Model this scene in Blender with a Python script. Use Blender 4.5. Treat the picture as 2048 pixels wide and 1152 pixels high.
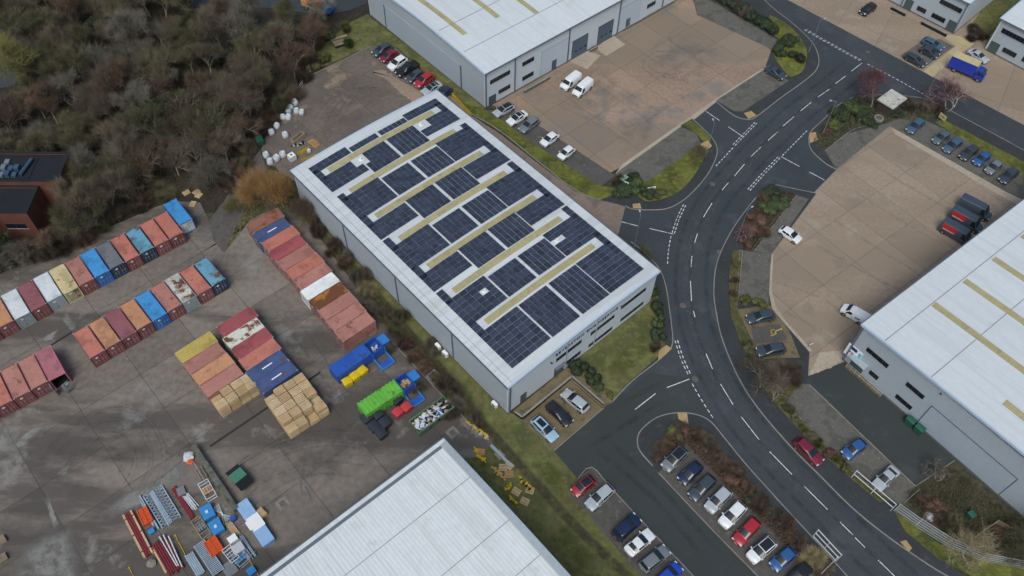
import bpy, bmesh, math, random
from mathutils import Vector, Matrix
R = math.radians
random.seed(7)
for o in list(bpy.data.objects): bpy.data.objects.remove(o, do_unlink=True)
S = bpy.context.scene
COL = S.collection
# ---------------------------------------------------------------- camera
CH = 111.0                      # drone height above the ground, metres
FPX, PITCH, ROLL = 1672.5, 0.93525, 0.0300
cam = bpy.data.cameras.new('camera'); camo = bpy.data.objects.new('camera', cam); COL.objects.link(camo)
cam.sensor_width = 36.0; cam.lens = FPX / 2048 * 36.0; cam.clip_start = 1.0; cam.clip_end = 3000
_f = Vector((0, math.cos(PITCH), -math.sin(PITCH))); _u = Vector((0, math.sin(PITCH), math.cos(PITCH))); _r = Vector((1, 0, 0))
RX = _r * math.cos(ROLL) + _u * math.sin(ROLL); UX = -_r * math.sin(ROLL) + _u * math.cos(ROLL)
camo.matrix_world = Matrix(((RX.x, UX.x, -_f.x, 0), (RX.y, UX.y, -_f.y, 0), (RX.z, UX.z, -_f.z, CH), (0, 0, 0, 1)))
S.camera = camo
# ---------------------------------------------------------------- sky and sun (bright overcast)
SUN_EL, SUN_AZ = 56.0, 192.0     # azimuth clockwise from +Y
W = bpy.data.worlds.new('World'); S.world = W; W.use_nodes = True
nt = W.node_tree; bg = nt.nodes['Background']
sky = nt.nodes.new('ShaderNodeTexSky'); sky.sky_type = 'NISHITA'; sky.sun_disc = False
sky.sun_elevation = R(SUN_EL); sky.sun_rotation = R(SUN_AZ)
sky.air_density = 1.0; sky.dust_density = 6.0; sky.ozone_density = 1.0
hs = nt.nodes.new('ShaderNodeHueSaturation'); hs.inputs['Saturation'].default_value = 1.2
tn = nt.nodes.new('ShaderNodeMix'); tn.data_type = 'RGBA'; tn.blend_type = 'MULTIPLY'; tn.inputs[0].default_value = 1.0; tn.inputs[7].default_value = (.93, 1.04, 1.08, 1)   # cool cloud cover
nt.links.new(sky.outputs[0], hs.inputs['Color']); nt.links.new(hs.outputs[0], tn.inputs[6]); nt.links.new(tn.outputs[2], bg.inputs[0]); bg.inputs[1].default_value = 0.112
sl = bpy.data.lights.new('sun', 'SUN'); sl.energy = 1.15; sl.angle = R(28); sl.color = (0.90, 0.975, 1.0)
so = bpy.data.objects.new('sun', sl); COL.objects.link(so); so.location = (60, 150, 150)
sd = Vector((math.sin(R(SUN_AZ)) * math.cos(R(SUN_EL)), math.cos(R(SUN_AZ)) * math.cos(R(SUN_EL)), math.sin(R(SUN_EL))))
so.rotation_euler = (-sd).to_track_quat('-Z', 'Y').to_euler()
vs = S.view_settings; vs.view_transform = 'Standard'; vs.look = 'None'; vs.gamma = 1.0; vs.use_curve_mapping = False; vs.exposure = 0.10
S.render.engine = 'CYCLES'
# ---------------------------------------------------------------- surveying: photo point -> place on the ground (or at height z)
def pray(px, py):
    return (_f + RX * ((px - 1024) / FPX) - UX * ((py - 576) / FPX))
def G(px, py, z=0.0):
    d = pray(px, py); t = (z - CH) / d.z
    return Vector((d.x * t, d.y * t, z))
TH = R(42.8)
class Frame:
    def __init__(s, o, th):
        s.o = Vector((o[0], o[1])); s.th = th
        s.U = Vector((math.cos(th), math.sin(th))); s.V = Vector((-math.sin(th), math.cos(th)))
    def P(s, u, v, z=0.0):
        p = s.o + s.U * u + s.V * v; return Vector((p.x, p.y, z))
    def inv(s, p):
        d = Vector((p[0], p[1])) - s.o; return d.dot(s.U), d.dot(s.V)
    def g(s, px, py, z=0.0): return s.inv(G(px, py, z))
    def on_v(s, px, py, v=0.0):             # on the wall plane v = const -> (u, z)
        d = pray(px, py); n = s.V; t = (v + s.o.dot(n)) / (d.x * n.x + d.y * n.y)
        p = d * t; return s.inv(p)[0], p.z + CH
    def on_u(s, px, py, u=0.0):             # on the wall plane u = const -> (v, z)
        d = pray(px, py); n = s.U; t = (u + s.o.dot(n)) / (d.x * n.x + d.y * n.y)
        p = d * t; return s.inv(p)[1], p.z + CH
# ---------------------------------------------------------------- materials
def mat(name, col, rough=.85, var=.18, s1=.12, s2=2.2, metal=0.0, spec=.3, stain=None, amt=0.0, ss=.5, bump=0.0, bs=8.0, rnd=0.0, stretch=None, shift=False, stain2=None, amt2=0.0, ss2=.2, hue=0.0):
    m = bpy.data.materials.new(name); m.use_nodes = True; t = m.node_tree; N = t.nodes.new; L = t.links.new
    b = t.nodes['Principled BSDF']; b.inputs['Roughness'].default_value = rough; b.inputs['Metallic'].default_value = metal
    b.inputs['Specular IOR Level'].default_value = spec
    tc = N('ShaderNodeTexCoord'); vec = tc.outputs['Object']
    oi = None
    if rnd or shift or hue: oi = N('ShaderNodeObjectInfo')
    if shift:
        a = N('ShaderNodeVectorMath'); a.operation = 'ADD'; cx = N('ShaderNodeCombineXYZ'); mu = N('ShaderNodeMath'); mu.operation = 'MULTIPLY'; mu.inputs[1].default_value = 137.0
        L(oi.outputs['Random'], mu.inputs[0]); L(mu.outputs[0], cx.inputs[0]); L(mu.outputs[0], cx.inputs[1]); L(vec, a.inputs[0]); L(cx.outputs[0], a.inputs[1]); vec = a.outputs[0]
    def noise(sc, det=5, rg=.6, v=None):
        n = N('ShaderNodeTexNoise'); n.inputs['Scale'].default_value = sc; n.inputs['Detail'].default_value = det; n.inputs['Roughness'].default_value = rg
        L(v if v is not None else vec, n.inputs['Vector']); return n.outputs['Fac']
    def mr(x, a0, a1, b0=0.0, b1=1.0):
        n = N('ShaderNodeMapRange'); n.inputs[1].default_value = a0; n.inputs[2].default_value = a1; n.inputs[3].default_value = b0; n.inputs[4].default_value = b1
        L(x, n.inputs[0]); return n.outputs[0]
    def mix(fac, c1, c2, mode='MIX'):
        n = N('ShaderNodeMix'); n.data_type = 'RGBA'; n.blend_type = mode
        if isinstance(fac, float): n.inputs[0].default_value = fac
        else: L(fac, n.inputs[0])
        for i, c in ((6, c1), (7, c2)):
            if isinstance(c, (tuple, list)): n.inputs[i].default_value = (*c[:3], 1)
            else: L(c, n.inputs[i])
        return n.outputs[2]
    v1 = vec
    if stretch:
        mp = N('ShaderNodeMapping'); mp.inputs['Rotation'].default_value = (0, 0, stretch[0]); mp.inputs['Scale'].default_value = (stretch[1], stretch[2], 1); L(vec, mp.inputs[0]); v1 = mp.outputs[0]
    if var > 0:
        a = N('ShaderNodeMath'); a.operation = 'ADD'; L(noise(s1, 5, .6, v1), a.inputs[0]); L(noise(s2, 5), a.inputs[1])
        f = mr(a.outputs[0], .72, 1.28)
        c = mix(f, tuple(x * (1 - var) for x in col), tuple(min(1, x * (1 + var)) for x in col))
    else: c = col
    if stain2 and amt2 > 0:
        c = mix(mr(noise(ss2, 6, .62, v1), .62 - amt2 * .3, .70 - amt2 * .3), c, stain2)
    if stain and amt > 0:
        c = mix(mr(noise(ss, 8, .68), .66 - amt * .32, .74 - amt * .32), c, stain)
    if rnd:
        c = mix(1.0, c, None or _grey(t, mr(oi.outputs['Random'], 0, 1, 1 - rnd, 1 + rnd)), 'MULTIPLY')
    if hue:
        h = N('ShaderNodeHueSaturation'); L(mr(oi.outputs['Random'], 0, 1, .5 - hue, .5 + hue), h.inputs['Hue']); L(c, h.inputs['Color']) ; c = h.outputs[0]
    if isinstance(c, tuple): b.inputs['Base Color'].default_value = (*c, 1)
    else: L(c, b.inputs['Base Color'])
    if bump:
        bn = N('ShaderNodeBump'); bn.inputs['Strength'].default_value = bump; bn.inputs['Distance'].default_value = .05; L(noise(bs, 6), bn.inputs['Height']); L(bn.outputs[0], b.inputs['Normal'])
    return m
def _grey(t, x):
    n = t.nodes.new('ShaderNodeCombineColor'); 
    for i in range(3): t.links.new(x, n.inputs[i])
    return n.outputs[0]
def srgb(r, g, b):
    f = lambda c: (c / 255 / 12.92) if c / 255 <= .04045 else ((c / 255 + .055) / 1.055) ** 2.4
    return (f(r), f(g), f(b))
# ---------------------------------------------------------------- mesh building
class MB:
    def __init__(s): s.v = []; s.f = []; s.m = []
    def add(s, vs, fs, mi=0):
        n = len(s.v); s.v += [tuple(x) for x in vs]; s.f += [tuple(i + n for i in f) for f in fs]; s.m += [mi] * len(fs); return s
    def box(s, x0, x1, y0, y1, z0, z1, mi=0):
        return s.add([(x0, y0, z0), (x1, y0, z0), (x1, y1, z0), (x0, y1, z0), (x0, y0, z1), (x1, y0, z1), (x1, y1, z1), (x0, y1, z1)],
                     [(0, 3, 2, 1), (4, 5, 6, 7), (0, 1, 5, 4), (1, 2, 6, 5), (2, 3, 7, 6), (3, 0, 4, 7)], mi)
    def bar(s, a, b, w, h=None, mi=0):                 # rectangular bar from a to b
        a = Vector(a); b = Vector(b); d = (b - a).normalized(); h = h or w
        x = d.cross(Vector((0, 0, 1)));
        if x.length < 1e-3: x = Vector((1, 0, 0))
        x.normalize(); y = x.cross(d); x = x * w / 2; y = y * h / 2
        vs = [a - x - y, a + x - y, a + x + y, a - x + y, b - x - y, b + x - y, b + x + y, b - x + y]
        return s.add(vs, [(0, 1, 2, 3), (7, 6, 5, 4), (0, 4, 5, 1), (1, 5, 6, 2), (2, 6, 7, 3), (3, 7, 4, 0)], mi)
    def tube(s, a, b, r0, r1=None, n=6, mi=0, cap=True):
        a = Vector(a); b = Vector(b); r1 = r0 if r1 is None else r1; d = (b - a).normalized()
        x = d.cross(Vector((0, 0, 1)))
        if x.length < 1e-3: x = Vector((1, 0, 0))
        x.normalize(); y = x.cross(d); vs = []
        for p, r in ((a, r0), (b, r1)):
            for k in range(n):
                t = 2 * math.pi * k / n; vs.append(p + x * (math.cos(t) * r) + y * (math.sin(t) * r))
        fs = [(k, (k + 1) % n, n + (k + 1) % n, n + k) for k in range(n)]
        if cap: fs += [tuple(range(n - 1, -1, -1)), tuple(range(n, 2 * n))]
        return s.add(vs, fs, mi)
    def prism(s, pts, z0, z1, mi=0, sides=True):       # polygon in x,y extruded in z (pts anticlockwise)
        n = len(pts); vs = [(p[0], p[1], z0) for p in pts] + [(p[0], p[1], z1) for p in pts]
        fs = [tuple(range(n, 2 * n))]
        if sides: fs += [tuple(range(n - 1, -1, -1))] + [(k, (k + 1) % n, n + (k + 1) % n, n + k) for k in range(n)]
        return s.add(vs, fs, mi)
    def mesh(s, name, mats=(), smooth=None):
        me = bpy.data.meshes.new(name); me.from_pydata(s.v, [], s.f)
        for m in mats: me.materials.append(m)
        if any(s.m): me.polygons.foreach_set('material_index', s.m)
        if smooth is not None:
            me.polygons.foreach_set('use_smooth', [True] * len(s.f)); me.set_sharp_from_angle(angle=R(smooth))
        me.update(); return me
    def build(s, name, mats=(), parent=None, smooth=None, **kw):
        mats = mats if isinstance(mats, (list, tuple)) else [mats]
        return obj(name, s.mesh(name, mats, smooth), parent, **kw)
def obj(name, me, parent=None, loc=None, rz=None, label=None, cat=None, group=None, kind=None):
    o = bpy.data.objects.new(name, me); COL.objects.link(o)
    if parent is not None: o.parent = parent
    if loc is not None: o.location = loc
    if rz is not None: o.rotation_euler = (0, 0, rz)
    return tag(o, label, cat, group, kind)
def tag(o, label=None, cat=None, group=None, kind=None):
    if label: o['label'] = label
    if cat: o['category'] = cat
    if group: o['group'] = group
    if kind: o['kind'] = kind
    return o
def thing(name, label, cat, loc=(0, 0, 0), rz=0.0, group=None):
    return obj(name, None, None, loc, rz, label, cat, group)
def setmat(o, m, slot=0):
    o.material_slots[slot].link = 'OBJECT'; o.material_slots[slot].material = m
def copy_tree(o, parent=None):
    c = o.copy(); COL.objects.link(c); c.parent = parent
    for ch in list(o.children): copy_tree(ch, c)
    return c
def area(p): return sum(p[i][0] * p[(i + 1) % len(p)][1] - p[(i + 1) % len(p)][0] * p[i][1] for i in range(len(p))) / 2
def ccw(p): return p if area(p) > 0 else p[::-1]
def smooth_line(pts, n=5):
    out = []
    for i in range(len(pts) - 1):
        p0 = pts[max(i - 1, 0)]; p1 = pts[i]; p2 = pts[i + 1]; p3 = pts[min(i + 2, len(pts) - 1)]
        for k in range(n):
            t = k / n; out.append(tuple(.5 * ((2 * b) + (-a + c) * t + (2 * a - 5 * b + 4 * c - d) * t * t + (-a + 3 * b - 3 * c + d) * t ** 3) for a, b, c, d in zip(p0, p1, p2, p3)))
    out.append(tuple(pts[-1])); return out
def rough_line(pts, px=3.0, amp=2.2, seed=1):
    rnd = random.Random(seed); out = []
    for i in range(len(pts)):
        a = pts[i - 1]; b = pts[i]; n = max(1, int(math.hypot(b[0] - a[0], b[1] - a[1]) / px))
        for k in range(n): t = k / n; out.append((a[0] + (b[0] - a[0]) * t + rnd.gauss(0, amp) * (.6 if k else .2), a[1] + (b[1] - a[1]) * t + rnd.gauss(0, amp) * .5))
    return out
def GP(pts, z=0.0): return [(lambda g: (g.x, g.y))(G(x, y, z)) for x, y in pts]
def dedupe(p, e=.01):
    out = []
    for a in p:
        if not out or (a[0] - out[-1][0]) ** 2 + (a[1] - out[-1][1]) ** 2 > e * e: out.append(a)
    if len(out) > 2 and (out[0][0] - out[-1][0]) ** 2 + (out[0][1] - out[-1][1]) ** 2 < e * e: out.pop()
    return out
def ribbon(pts, w, z0, z1, mb=None, off=0.0):          # strip of width w along ground polyline pts, left edge at off
    mb = mb or MB(); n = len(pts); L = []
    for i in range(n):
        a = Vector(pts[max(i - 1, 0)]); b = Vector(pts[min(i + 1, n - 1)]); d = (b - a).normalized(); nn = Vector((-d.y, d.x)); p = Vector(pts[i])
        L.append((p + nn * off, p + nn * (off + w)))
    vs = [];
    for a, b in L: vs += [(a.x, a.y, z1), (b.x, b.y, z1), (a.x, a.y, z0), (b.x, b.y, z0)]
    fs = []
    for i in range(n - 1):
        k = 4 * i; fs += [(k, k + 4, k + 5, k + 1), (k + 2, k + 6, k + 4, k), (k + 1, k + 5, k + 7, k + 3)]
    fs += [(0, 1, 3, 2), (4 * n - 2, 4 * n - 1, 4 * n - 3, 4 * n - 4)]
    return mb.add(vs, fs)
def clip_cell(poly, c):                                # clip polygon by axis-aligned cell (x0,x1,y0,y1)
    for ax, lim, keep in ((0, c[0], 1), (0, c[1], -1), (1, c[2], 1), (1, c[3], -1)):
        out = []
        for i in range(len(poly)):
            a = poly[i - 1]; b = poly[i]; ia = (a[ax] - lim) * keep >= 0; ib = (b[ax] - lim) * keep >= 0
            if ia != ib:
                t = (lim - a[ax]) / (b[ax] - a[ax]); out.append((a[0] + (b[0] - a[0]) * t, a[1] + (b[1] - a[1]) * t))
            if ib: out.append(b)
        poly = out
        if len(poly) < 3: return []
    return poly
def inside(p, poly):
    r = False
    for i in range(len(poly)):
        a = poly[i - 1]; b = poly[i]
        if (a[1] > p[1]) != (b[1] > p[1]) and p[0] < (b[0] - a[0]) * (p[1] - a[1]) / (b[1] - a[1]) + a[0]: r = not r
    return r
def sheet(name, pts, z, m, zb=None, kind='structure', parent=None, world=False):
    w = ccw(dedupe(pts if world else GP(pts, z))); mb = MB()
    mb.prism(w, z - .3 if zb is None else zb, z, 0, sides=zb is not None)
    return mb.build(name, m, parent, kind=kind if parent is None else None)
def slabs(name, pts, z, m, th, cell, joint=.04, ox=0.0, oy=0.0, bed=None):
    """a paved area laid in separate slabs with open joints; each slab is a part of the paved area"""
    base = sheet(name, pts, z - .02, bed or m)
    w = GP(pts, z); c, s = math.cos(-th), math.sin(-th)
    loc = ccw(dedupe([(x * c - y * s, x * s + y * c) for x, y in w]))
    xs = [p[0] for p in loc]; ys = [p[1] for p in loc]
    i0 = math.floor((min(xs) - ox) / cell[0]); i1 = math.ceil((max(xs) - ox) / cell[0]); j0 = math.floor((min(ys) - oy) / cell[1]); j1 = math.ceil((max(ys) - oy) / cell[1])
    c, s = math.cos(th), math.sin(th)
    for i in range(i0, i1):
        for j in range(j0, j1):
            cx = ox + i * cell[0]; cy = oy + j * cell[1]
            p = dedupe(clip_cell(loc, (cx + joint / 2, cx + cell[0] - joint / 2, cy + joint / 2, cy + cell[1] - joint / 2)))
            if len(p) < 3 or abs(area(p)) < .3: continue
            q = [(x * c - y * s, x * s + y * c) for x, y in p]
            MB().prism(ccw(q), z - .018, z + random.uniform(-.003, .003), 0).build('slab', m, base)
    return base
# ================================================================ materials of the setting
M = {}
M['soil'] = mat('soil', (.062, .054, .036), .95, .45, .10, 1.6, stain=(.028, .034, .014), amt=.55, ss=.35, bump=.6, bs=5)
M['litter'] = mat('leaf_litter', (.042, .032, .024), .95, .45, .12, 2.5, stain=(.018, .022, .012), amt=.5, ss=.3, bump=.6, bs=5)
M['grass'] = mat('grass', (.112, .115, .040), .95, .5, .16, 1.1, stain=(.13, .11, .05), amt=.42, ss=.5, bump=.8, bs=9, stain2=(.070, .080, .030), amt2=.4, ss2=.25)
M['lawn'] = mat('mossy_lawn', (.120, .128, .026), .95, .45, .2, 1.3, stain=(.12, .105, .028), amt=.45, ss=.6, bump=.8, bs=9, stain2=(.052, .066, .016), amt2=.45, ss2=.3)
M['asphalt'] = mat('asphalt', (.046, .052, .058), .62, .2, .05, 3.5, stain=(.062, .068, .073), amt=.34, ss=.16, bump=.25, bs=30, stain2=(.040, .046, .053), amt2=.35, ss2=.07)
M['asphalt_new'] = mat('new_asphalt', (.040, .046, .046), .9, .15, .05, 4, stain=(.053, .058, .056), amt=.25, ss=.2, bump=.25, bs=30)
M['footway'] = mat('footway_asphalt', (.037, .041, .045), .92, .2, .15, 3, stain=(.052, .054, .048), amt=.3, ss=.5, bump=.3, bs=25)
M['kerb'] = mat('kerb_concrete', (.22, .205, .185), .9, .25, .3, 3)
M['joint'] = mat('slab_joint', (.055, .045, .036), .95, .2)
M['yard'] = mat('worn_yard_concrete', (.166, .141, .121), .82, .28, .045, 1.1, stain=(.19, .178, .165), amt=.27, ss=.12, bump=.2, bs=12, rnd=.13, stretch=(R(-40), .35, 1.6), stain2=(.088, .076, .067), amt2=.45, ss2=.06)
M['yard_dark'] = mat('dark_yard_surface', (.108, .096, .088), .85, .3, .05, 1.2, stain=(.17, .158, .145), amt=.34, ss=.10, bump=.2, bs=12, rnd=.14, stain2=(.072, .066, .062), amt2=.5, ss2=.05)
M['yard_top'] = mat('brown_yard_concrete', (.155, .125, .104), .82, .24, .05, 1.3, stain=(.26, .20, .14), amt=.26, ss=.10, bump=.2, bs=12, rnd=.08, stain2=(.115, .096, .083), amt2=.5, ss2=.05)
M['tan'] = mat('tan_yard_concrete', (.275, .194, .142), .85, .2, .06, 1.5, stain=(.195, .165, .142), amt=.46, ss=.07, bump=.15, bs=14, rnd=.07, stain2=(.225, .172, .128), amt2=.5, ss2=.05, stretch=(R(-43), .5, 1.3))
M['tan2'] = mat('buff_yard_concrete', (.275, .211, .157), .85, .18, .05, 1.5, stain=(.30, .25, .195), amt=.22, ss=.13, bump=.15, bs=14, rnd=.06, stain2=(.250, .192, .142), amt2=.5, ss2=.06, stretch=(R(50), .5, 1.8))
M['pale'] = mat('pale_concrete_strip', (.36, .30, .235), .85, .2, .2, 2)
M['lane'] = mat('pinkish_concrete', (.215, .160, .130), .85, .22, .08, 1.6, stain=(.14, .115, .095), amt=.35, ss=.2, rnd=.06)
M['pavers'] = mat('grey_block_paving', (.118, .110, .098), .9, .32, .3, 6, stain=(.19, .18, .16), amt=.22, ss=1.4, bump=.4, bs=10, stain2=(.085, .082, .07), amt2=.4, ss2=.3)
M['pavers_tan'] = mat('brown_block_paving', (.150, .118, .070), .9, .3, .3, 5, stain=(.085, .078, .04), amt=.35, ss=.8, bump=.4, bs=10)
M['pavers_dark'] = mat('dark_block_paving', (.085, .078, .072), .9, .28, .3, 5, stain=(.13, .12, .105), amt=.3, ss=.8, bump=.4, bs=10)
M['paint'] = mat('road_paint', (.62, .63, .63), .8, .16, .6, 6, stain=(.13, .14, .15), amt=.40, ss=2.0)
M['paint_y'] = mat('yellow_paint', (.42, .30, .06), .8, .15, .6, 6, stain=(.16, .12, .05), amt=.3, ss=3)
M['tactile'] = mat('tactile_paving', (.36, .25, .125), .9, .2, .5, 6)
M['path'] = mat('buff_path_blocks', (.40, .32, .19), .9, .2, .4, 5)
M['darkjoint'] = mat('drain_channel', (.03, .028, .026), .95, .1)
# ================================================================ ground, roads, yards
gm = MB(); gm.add([(-900, -300, -.06), (900, -300, -.06), (900, 1500, -.06), (-900, 1500, -.06)], [(0, 1, 2, 3)]); gm.build('ground', M['soil'], kind='structure')
sheet('woodland_floor', [(-300, -120), (760, -120), (742, 30), (690, 60), (622, 150), (595, 187), (530, 262), (520, 330), (470, 390), (440, 430), (340, 405), (0, 548), (-300, 640)], -.045, M['litter'])
sheet('road', [(1385, 236), (1440, 195), (1520, 100), (1480, -80), (1640, -80), (2300, 330), (2300, 1300), (1330, 1300), (1107, 901), (1215, 800), (1290, 740), (1237, 470), (1250, 412), (1300, 380)], 0.0, M['asphalt'])
sheet('woodland_road', [(330, -80), (720, -80), (735, 5), (700, 20), (640, 30), (560, 18), (480, 10), (380, 14)], -.035, M['asphalt'])
sheet('woodland_road', [(-200, 30), (40, 20), (45, 90), (30, 170), (-200, 220)], -.035, M['asphalt'])
# left yard, in three surfaces
slabs('storage_yard', [(-260, 640), (0, 548), (340, 402), (400, 405), (432, 470), (448, 505), (500, 440), (545, 415), (605, 430), (762, 640), (800, 688), (888, 794), (967, 875), (985, 884), (955, 915), (930, 915), (560, 1420), (-260, 1420)], .012, M['yard'], TH, (9.4, 7.6), .07, 2.0, 1.0, M['joint'])
sheet('service_track', rough_line([(418, 440), (425, 480), (448, 506), (474, 455), (508, 385), (535, 338), (520, 300), (490, 340), (446, 405)], 4, 1.6), .016, M['yard_dark'])
sheet('verge', rough_line([(448, 506), (474, 455), (508, 385), (535, 338), (560, 345), (600, 385), (606, 432), (545, 415), (500, 440)], 4, 1.6, 2), .009, M['grass'])
slabs('rear_yard', [(742, 92), (622, 150), (595, 187), (560, 230), (535, 262), (522, 300), (560, 345), (620, 380), (900, 250), (945, 235), (905, 195), (790, 95)], .012, M['yard_top'], TH, (12, 14), .05, 3, 0, M['joint'])
sheet('tan_apron', rough_line([(742, 142), (770, 158), (800, 185), (830, 208), (860, 200), (835, 180), (800, 160), (770, 140)], 3, 2.5), .022, M['tan'])
slabs('side_lane', [(905, 195), (945, 232), (1000, 268), (1080, 330), (1147, 381), (1200, 402), (1251, 412), (1237, 468), (1200, 480), (850, 280)], .016, M['lane'], TH, (8, 9), .04, 0, 0, M['joint'])
sheet('grass_bank', [(590, 350), (1023, 826), (1050, 838), (1107, 901), (1156, 958), (1140, 995), (1172, 1023), (1225, 1087), (1285, 1155), (1330, 1210), (1150, 1210), (887, 900), (955, 915), (985, 884), (967, 875), (888, 794), (800, 688), (640, 470)], .006, M['grass'])
sheet('verge', [(735, 28), (700, 45), (640, 95), (618, 145), (742, 92), (795, 95), (905, 195), (968, 226), (968, 208), (742, 36)], -.02, M['grass'])
# units behind: tan yard of the far units
slabs('far_yard', [(1576, 0), (1853, 147), (2048, 250), (2300, 386), (2300, -100), (1440, -100)], .012, M['tan2'], R(-30), (9, 9), .05, 0, 0, M['joint'])
sheet('buff_path', [(1847, 143), (1865, 154), (1920, 108), (1950, 87), (1924, 73), (1896, 69), (1889, 76), (1912, 92)], .022, M['path'])
sheet('parking_bays', [(1800, 112), (1845, 138), (1908, 93), (1880, 78), (1843, 82)], .020, M['pavers'])
sheet('side_lawn', [(1935, 62), (1965, 85), (2035, 20), (2050, -20), (1990, -20)], .022, M['grass'])
# yard of the upper unit
slabs('loading_yard', [(1221, 345), (1244, 333), (1362, 249), (1391, 233), (1432, 200), (1531, 133), (1543, 98), (1394, 30), (1380, -30), (1340, -30), (965, 205), (1000, 215), (1084, 255)], .014, M['tan'], R(42.4), (7.2, 7.2), .05, 1, 2, M['joint'])
sheet('pale_strip', [(1230, 349), (1244, 337), (1362, 253), (1391, 237), (1432, 204), (1531, 137), (1533, 132), (1432, 197), (1362, 246), (1244, 329)], .024, M['pale'])
sheet('parking_bays', [(1221, 345), (1084, 255), (1030, 222), (990, 222), (968, 220), (1004, 240), (1039, 268), (1120, 322), (1203, 372), (1232, 350)], .020, M['pavers_dark'])
sheet('parking_bays', [(1362, 253), (1244, 337), (1230, 349), (1262, 374), (1301, 358), (1402, 288), (1394, 268)], .020, M['pavers'])
sheet('parking_bays', [(1394, 30), (1543, 98), (1556, 80), (1410, -5), (1385, -20)], .020, M['pavers'])
for q in ([(610, 540), (770, 612), (893, 490), (740, 440)], [(850, 430), (940, 495), (1110, 395), (985, 300)]):
    sheet('loading_ramp', [(1000 + x / 4.43, y / 4.43) for x, y in q], .05, M['pale'], zb=0)
# yard of the right unit
slabs('right_yard', [(1781, 250), (1672, 340), (1629, 384), (1588, 447), (1543, 507), (1537, 580), (1544, 617), (1563, 640), (1619, 704), (1616, 752), (1692, 722), (1760, 690), (2110, 440), (2110, 425), (2013, 383)], .016, M['tan2'], R(38.5), (8.2, 8.2), .05, 3, 1, M['joint'])
sheet('pale_strip', [(1781, 250), (2013, 383), (2060, 408), (2040, 412), (2003, 392), (1790, 268)], .026, M['pale'])
sheet('pale_strip', [(1543, 507), (1537, 580), (1544, 617), (1563, 640), (1619, 704), (1624, 700), (1570, 640), (1552, 614), (1543, 580), (1547, 510)], .026, M['pale'])
sheet('concrete_patch', rough_line([(1617, 751), (1640, 705), (1690, 700), (1688, 718), (1660, 736)], 3, 1.5), .026, M['pale'])
sheet('forecourt', [(1616, 755), (1692, 723), (1750, 778), (1909, 921), (1832, 972), (1735, 882)], .006, M['asphalt_new'])
sheet('parking_bays', [(1618, 768), (1831, 972), (1803, 1010), (1786, 1002), (1696, 935), (1572, 805), (1596, 768)], .03, M['pavers'], zb=-.05)
sheet('rough_ground', [(1831, 972), (1909, 921), (2048, 1038), (2200, 1165), (2200, 1300), (1980, 1200), (1900, 1130), (1800, 1045), (1786, 1010)], .02, M['soil'], zb=-.05)
# car park in front of the main unit
sheet('car_park', [(1107, 901), (1225, 803), (1300, 745), (1385, 757), (1445, 870), (1300, 930), (1520, 1160), (1600, 1260), (1430, 1260), (1184, 935), (1156, 958)], .005, M['asphalt_new'])
sheet('parking_bays', [(1156, 958), (1184, 934), (1230, 984), (1387, 1152), (1440, 1210), (1335, 1215), (1285, 1155), (1225, 1087), (1172, 1023), (1140, 995)], .022, M['pavers_dark'])
sheet('parking_bays', [(1045, 842), (1143, 755), (1160, 752), (1208, 815), (1108, 901)], .022, M['pavers_tan'])
# ---------------------------------------------------------------- raised islands with kerbs
def island(name, kerb, rest, z=.11, m='footway', n=4):
    k = smooth_line(kerb, n); poly = k + rest
    sheet(name, poly, z, M[m], zb=-.05)
    w = dedupe(GP(k, z)); s = 1 if area(dedupe(GP(poly, z))) > 0 else -1
    ribbon(w, .16, -.05, z + .006, off=-.02 if s > 0 else -.14).build('kerb', M['kerb'], kind='structure')
island('footway', [(1432, 203), (1468, 231), (1497, 239), (1515, 232), (1560, 197), (1605, 165), (1633, 140), (1638, 115), (1625, 85), (1590, 50), (1540, 10), (1480, -50)], [(1420, -50), (1415, -8), (1558, 78), (1545, 100), (1531, 137)])
sheet('parking_bays', [(1432, 201), (1531, 137), (1578, 161), (1485, 223), (1468, 222)], .118, M['pavers'])
sheet('lawn', smooth_line([(1540, 30), (1575, 48), (1603, 78), (1614, 105), (1608, 138), (1592, 150), (1575, 150), (1545, 105), (1556, 78), (1530, 55), (1540, 30)], 3), .122, M['lawn'])
sheet('tactile_pad', [(1488, 226), (1503, 222), (1513, 231), (1497, 238)], .122, M['tactile'])
island('footway', [(1385, 237), (1408, 258), (1428, 280), (1435, 300), (1430, 322), (1415, 350), (1390, 380), (1365, 402), (1335, 417), (1300, 420), (1265, 418), (1251, 412)], [(1200, 400), (1262, 374), (1301, 358), (1402, 288), (1394, 268), (1362, 250)])
sheet('lawn', [(1364, 249), (1383, 240), (1405, 258), (1422, 277), (1410, 288), (1394, 268)], .122, M['lawn'])
sheet('lawn', smooth_line([(1301, 358), (1350, 324), (1400, 290), (1412, 300), (1404, 325), (1385, 355), (1362, 380), (1330, 396), (1290, 402), (1262, 374)], 3), .122, M['lawn'])
sheet('tactile_pad', [(1400, 288), (1416, 280), (1424, 292), (1412, 302)], .126, M['tactile']); sheet('tactile_pad', [(1265, 408), (1280, 406), (1283, 417), (1266, 416)], .126, M['tactile'])
island('lawn_strip', [(1249, 411), (1200, 400), (1147, 378), (1080, 326), (1000, 262), (940, 226), (912, 203)], [(960, 215), (1004, 240), (1039, 268), (1120, 322), (1203, 372), (1258, 380)], m='lawn', z=.102)
island('footway', [(1262, 483), (1290, 505), (1318, 535), (1332, 570), (1340, 620), (1345, 660), (1346, 685), (1338, 702), (1310, 727), (1265, 762), (1226, 803)], [(1190, 765), (1150, 720), (1290, 600), (1200, 500)], z=.10)
sheet('front_lawn', [(1226, 800), (1262, 760), (1322, 708), (1330, 690), (1320, 610), (1308, 560), (1285, 590), (1150, 720), (1168, 745)], .112, M['grass'])
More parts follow.
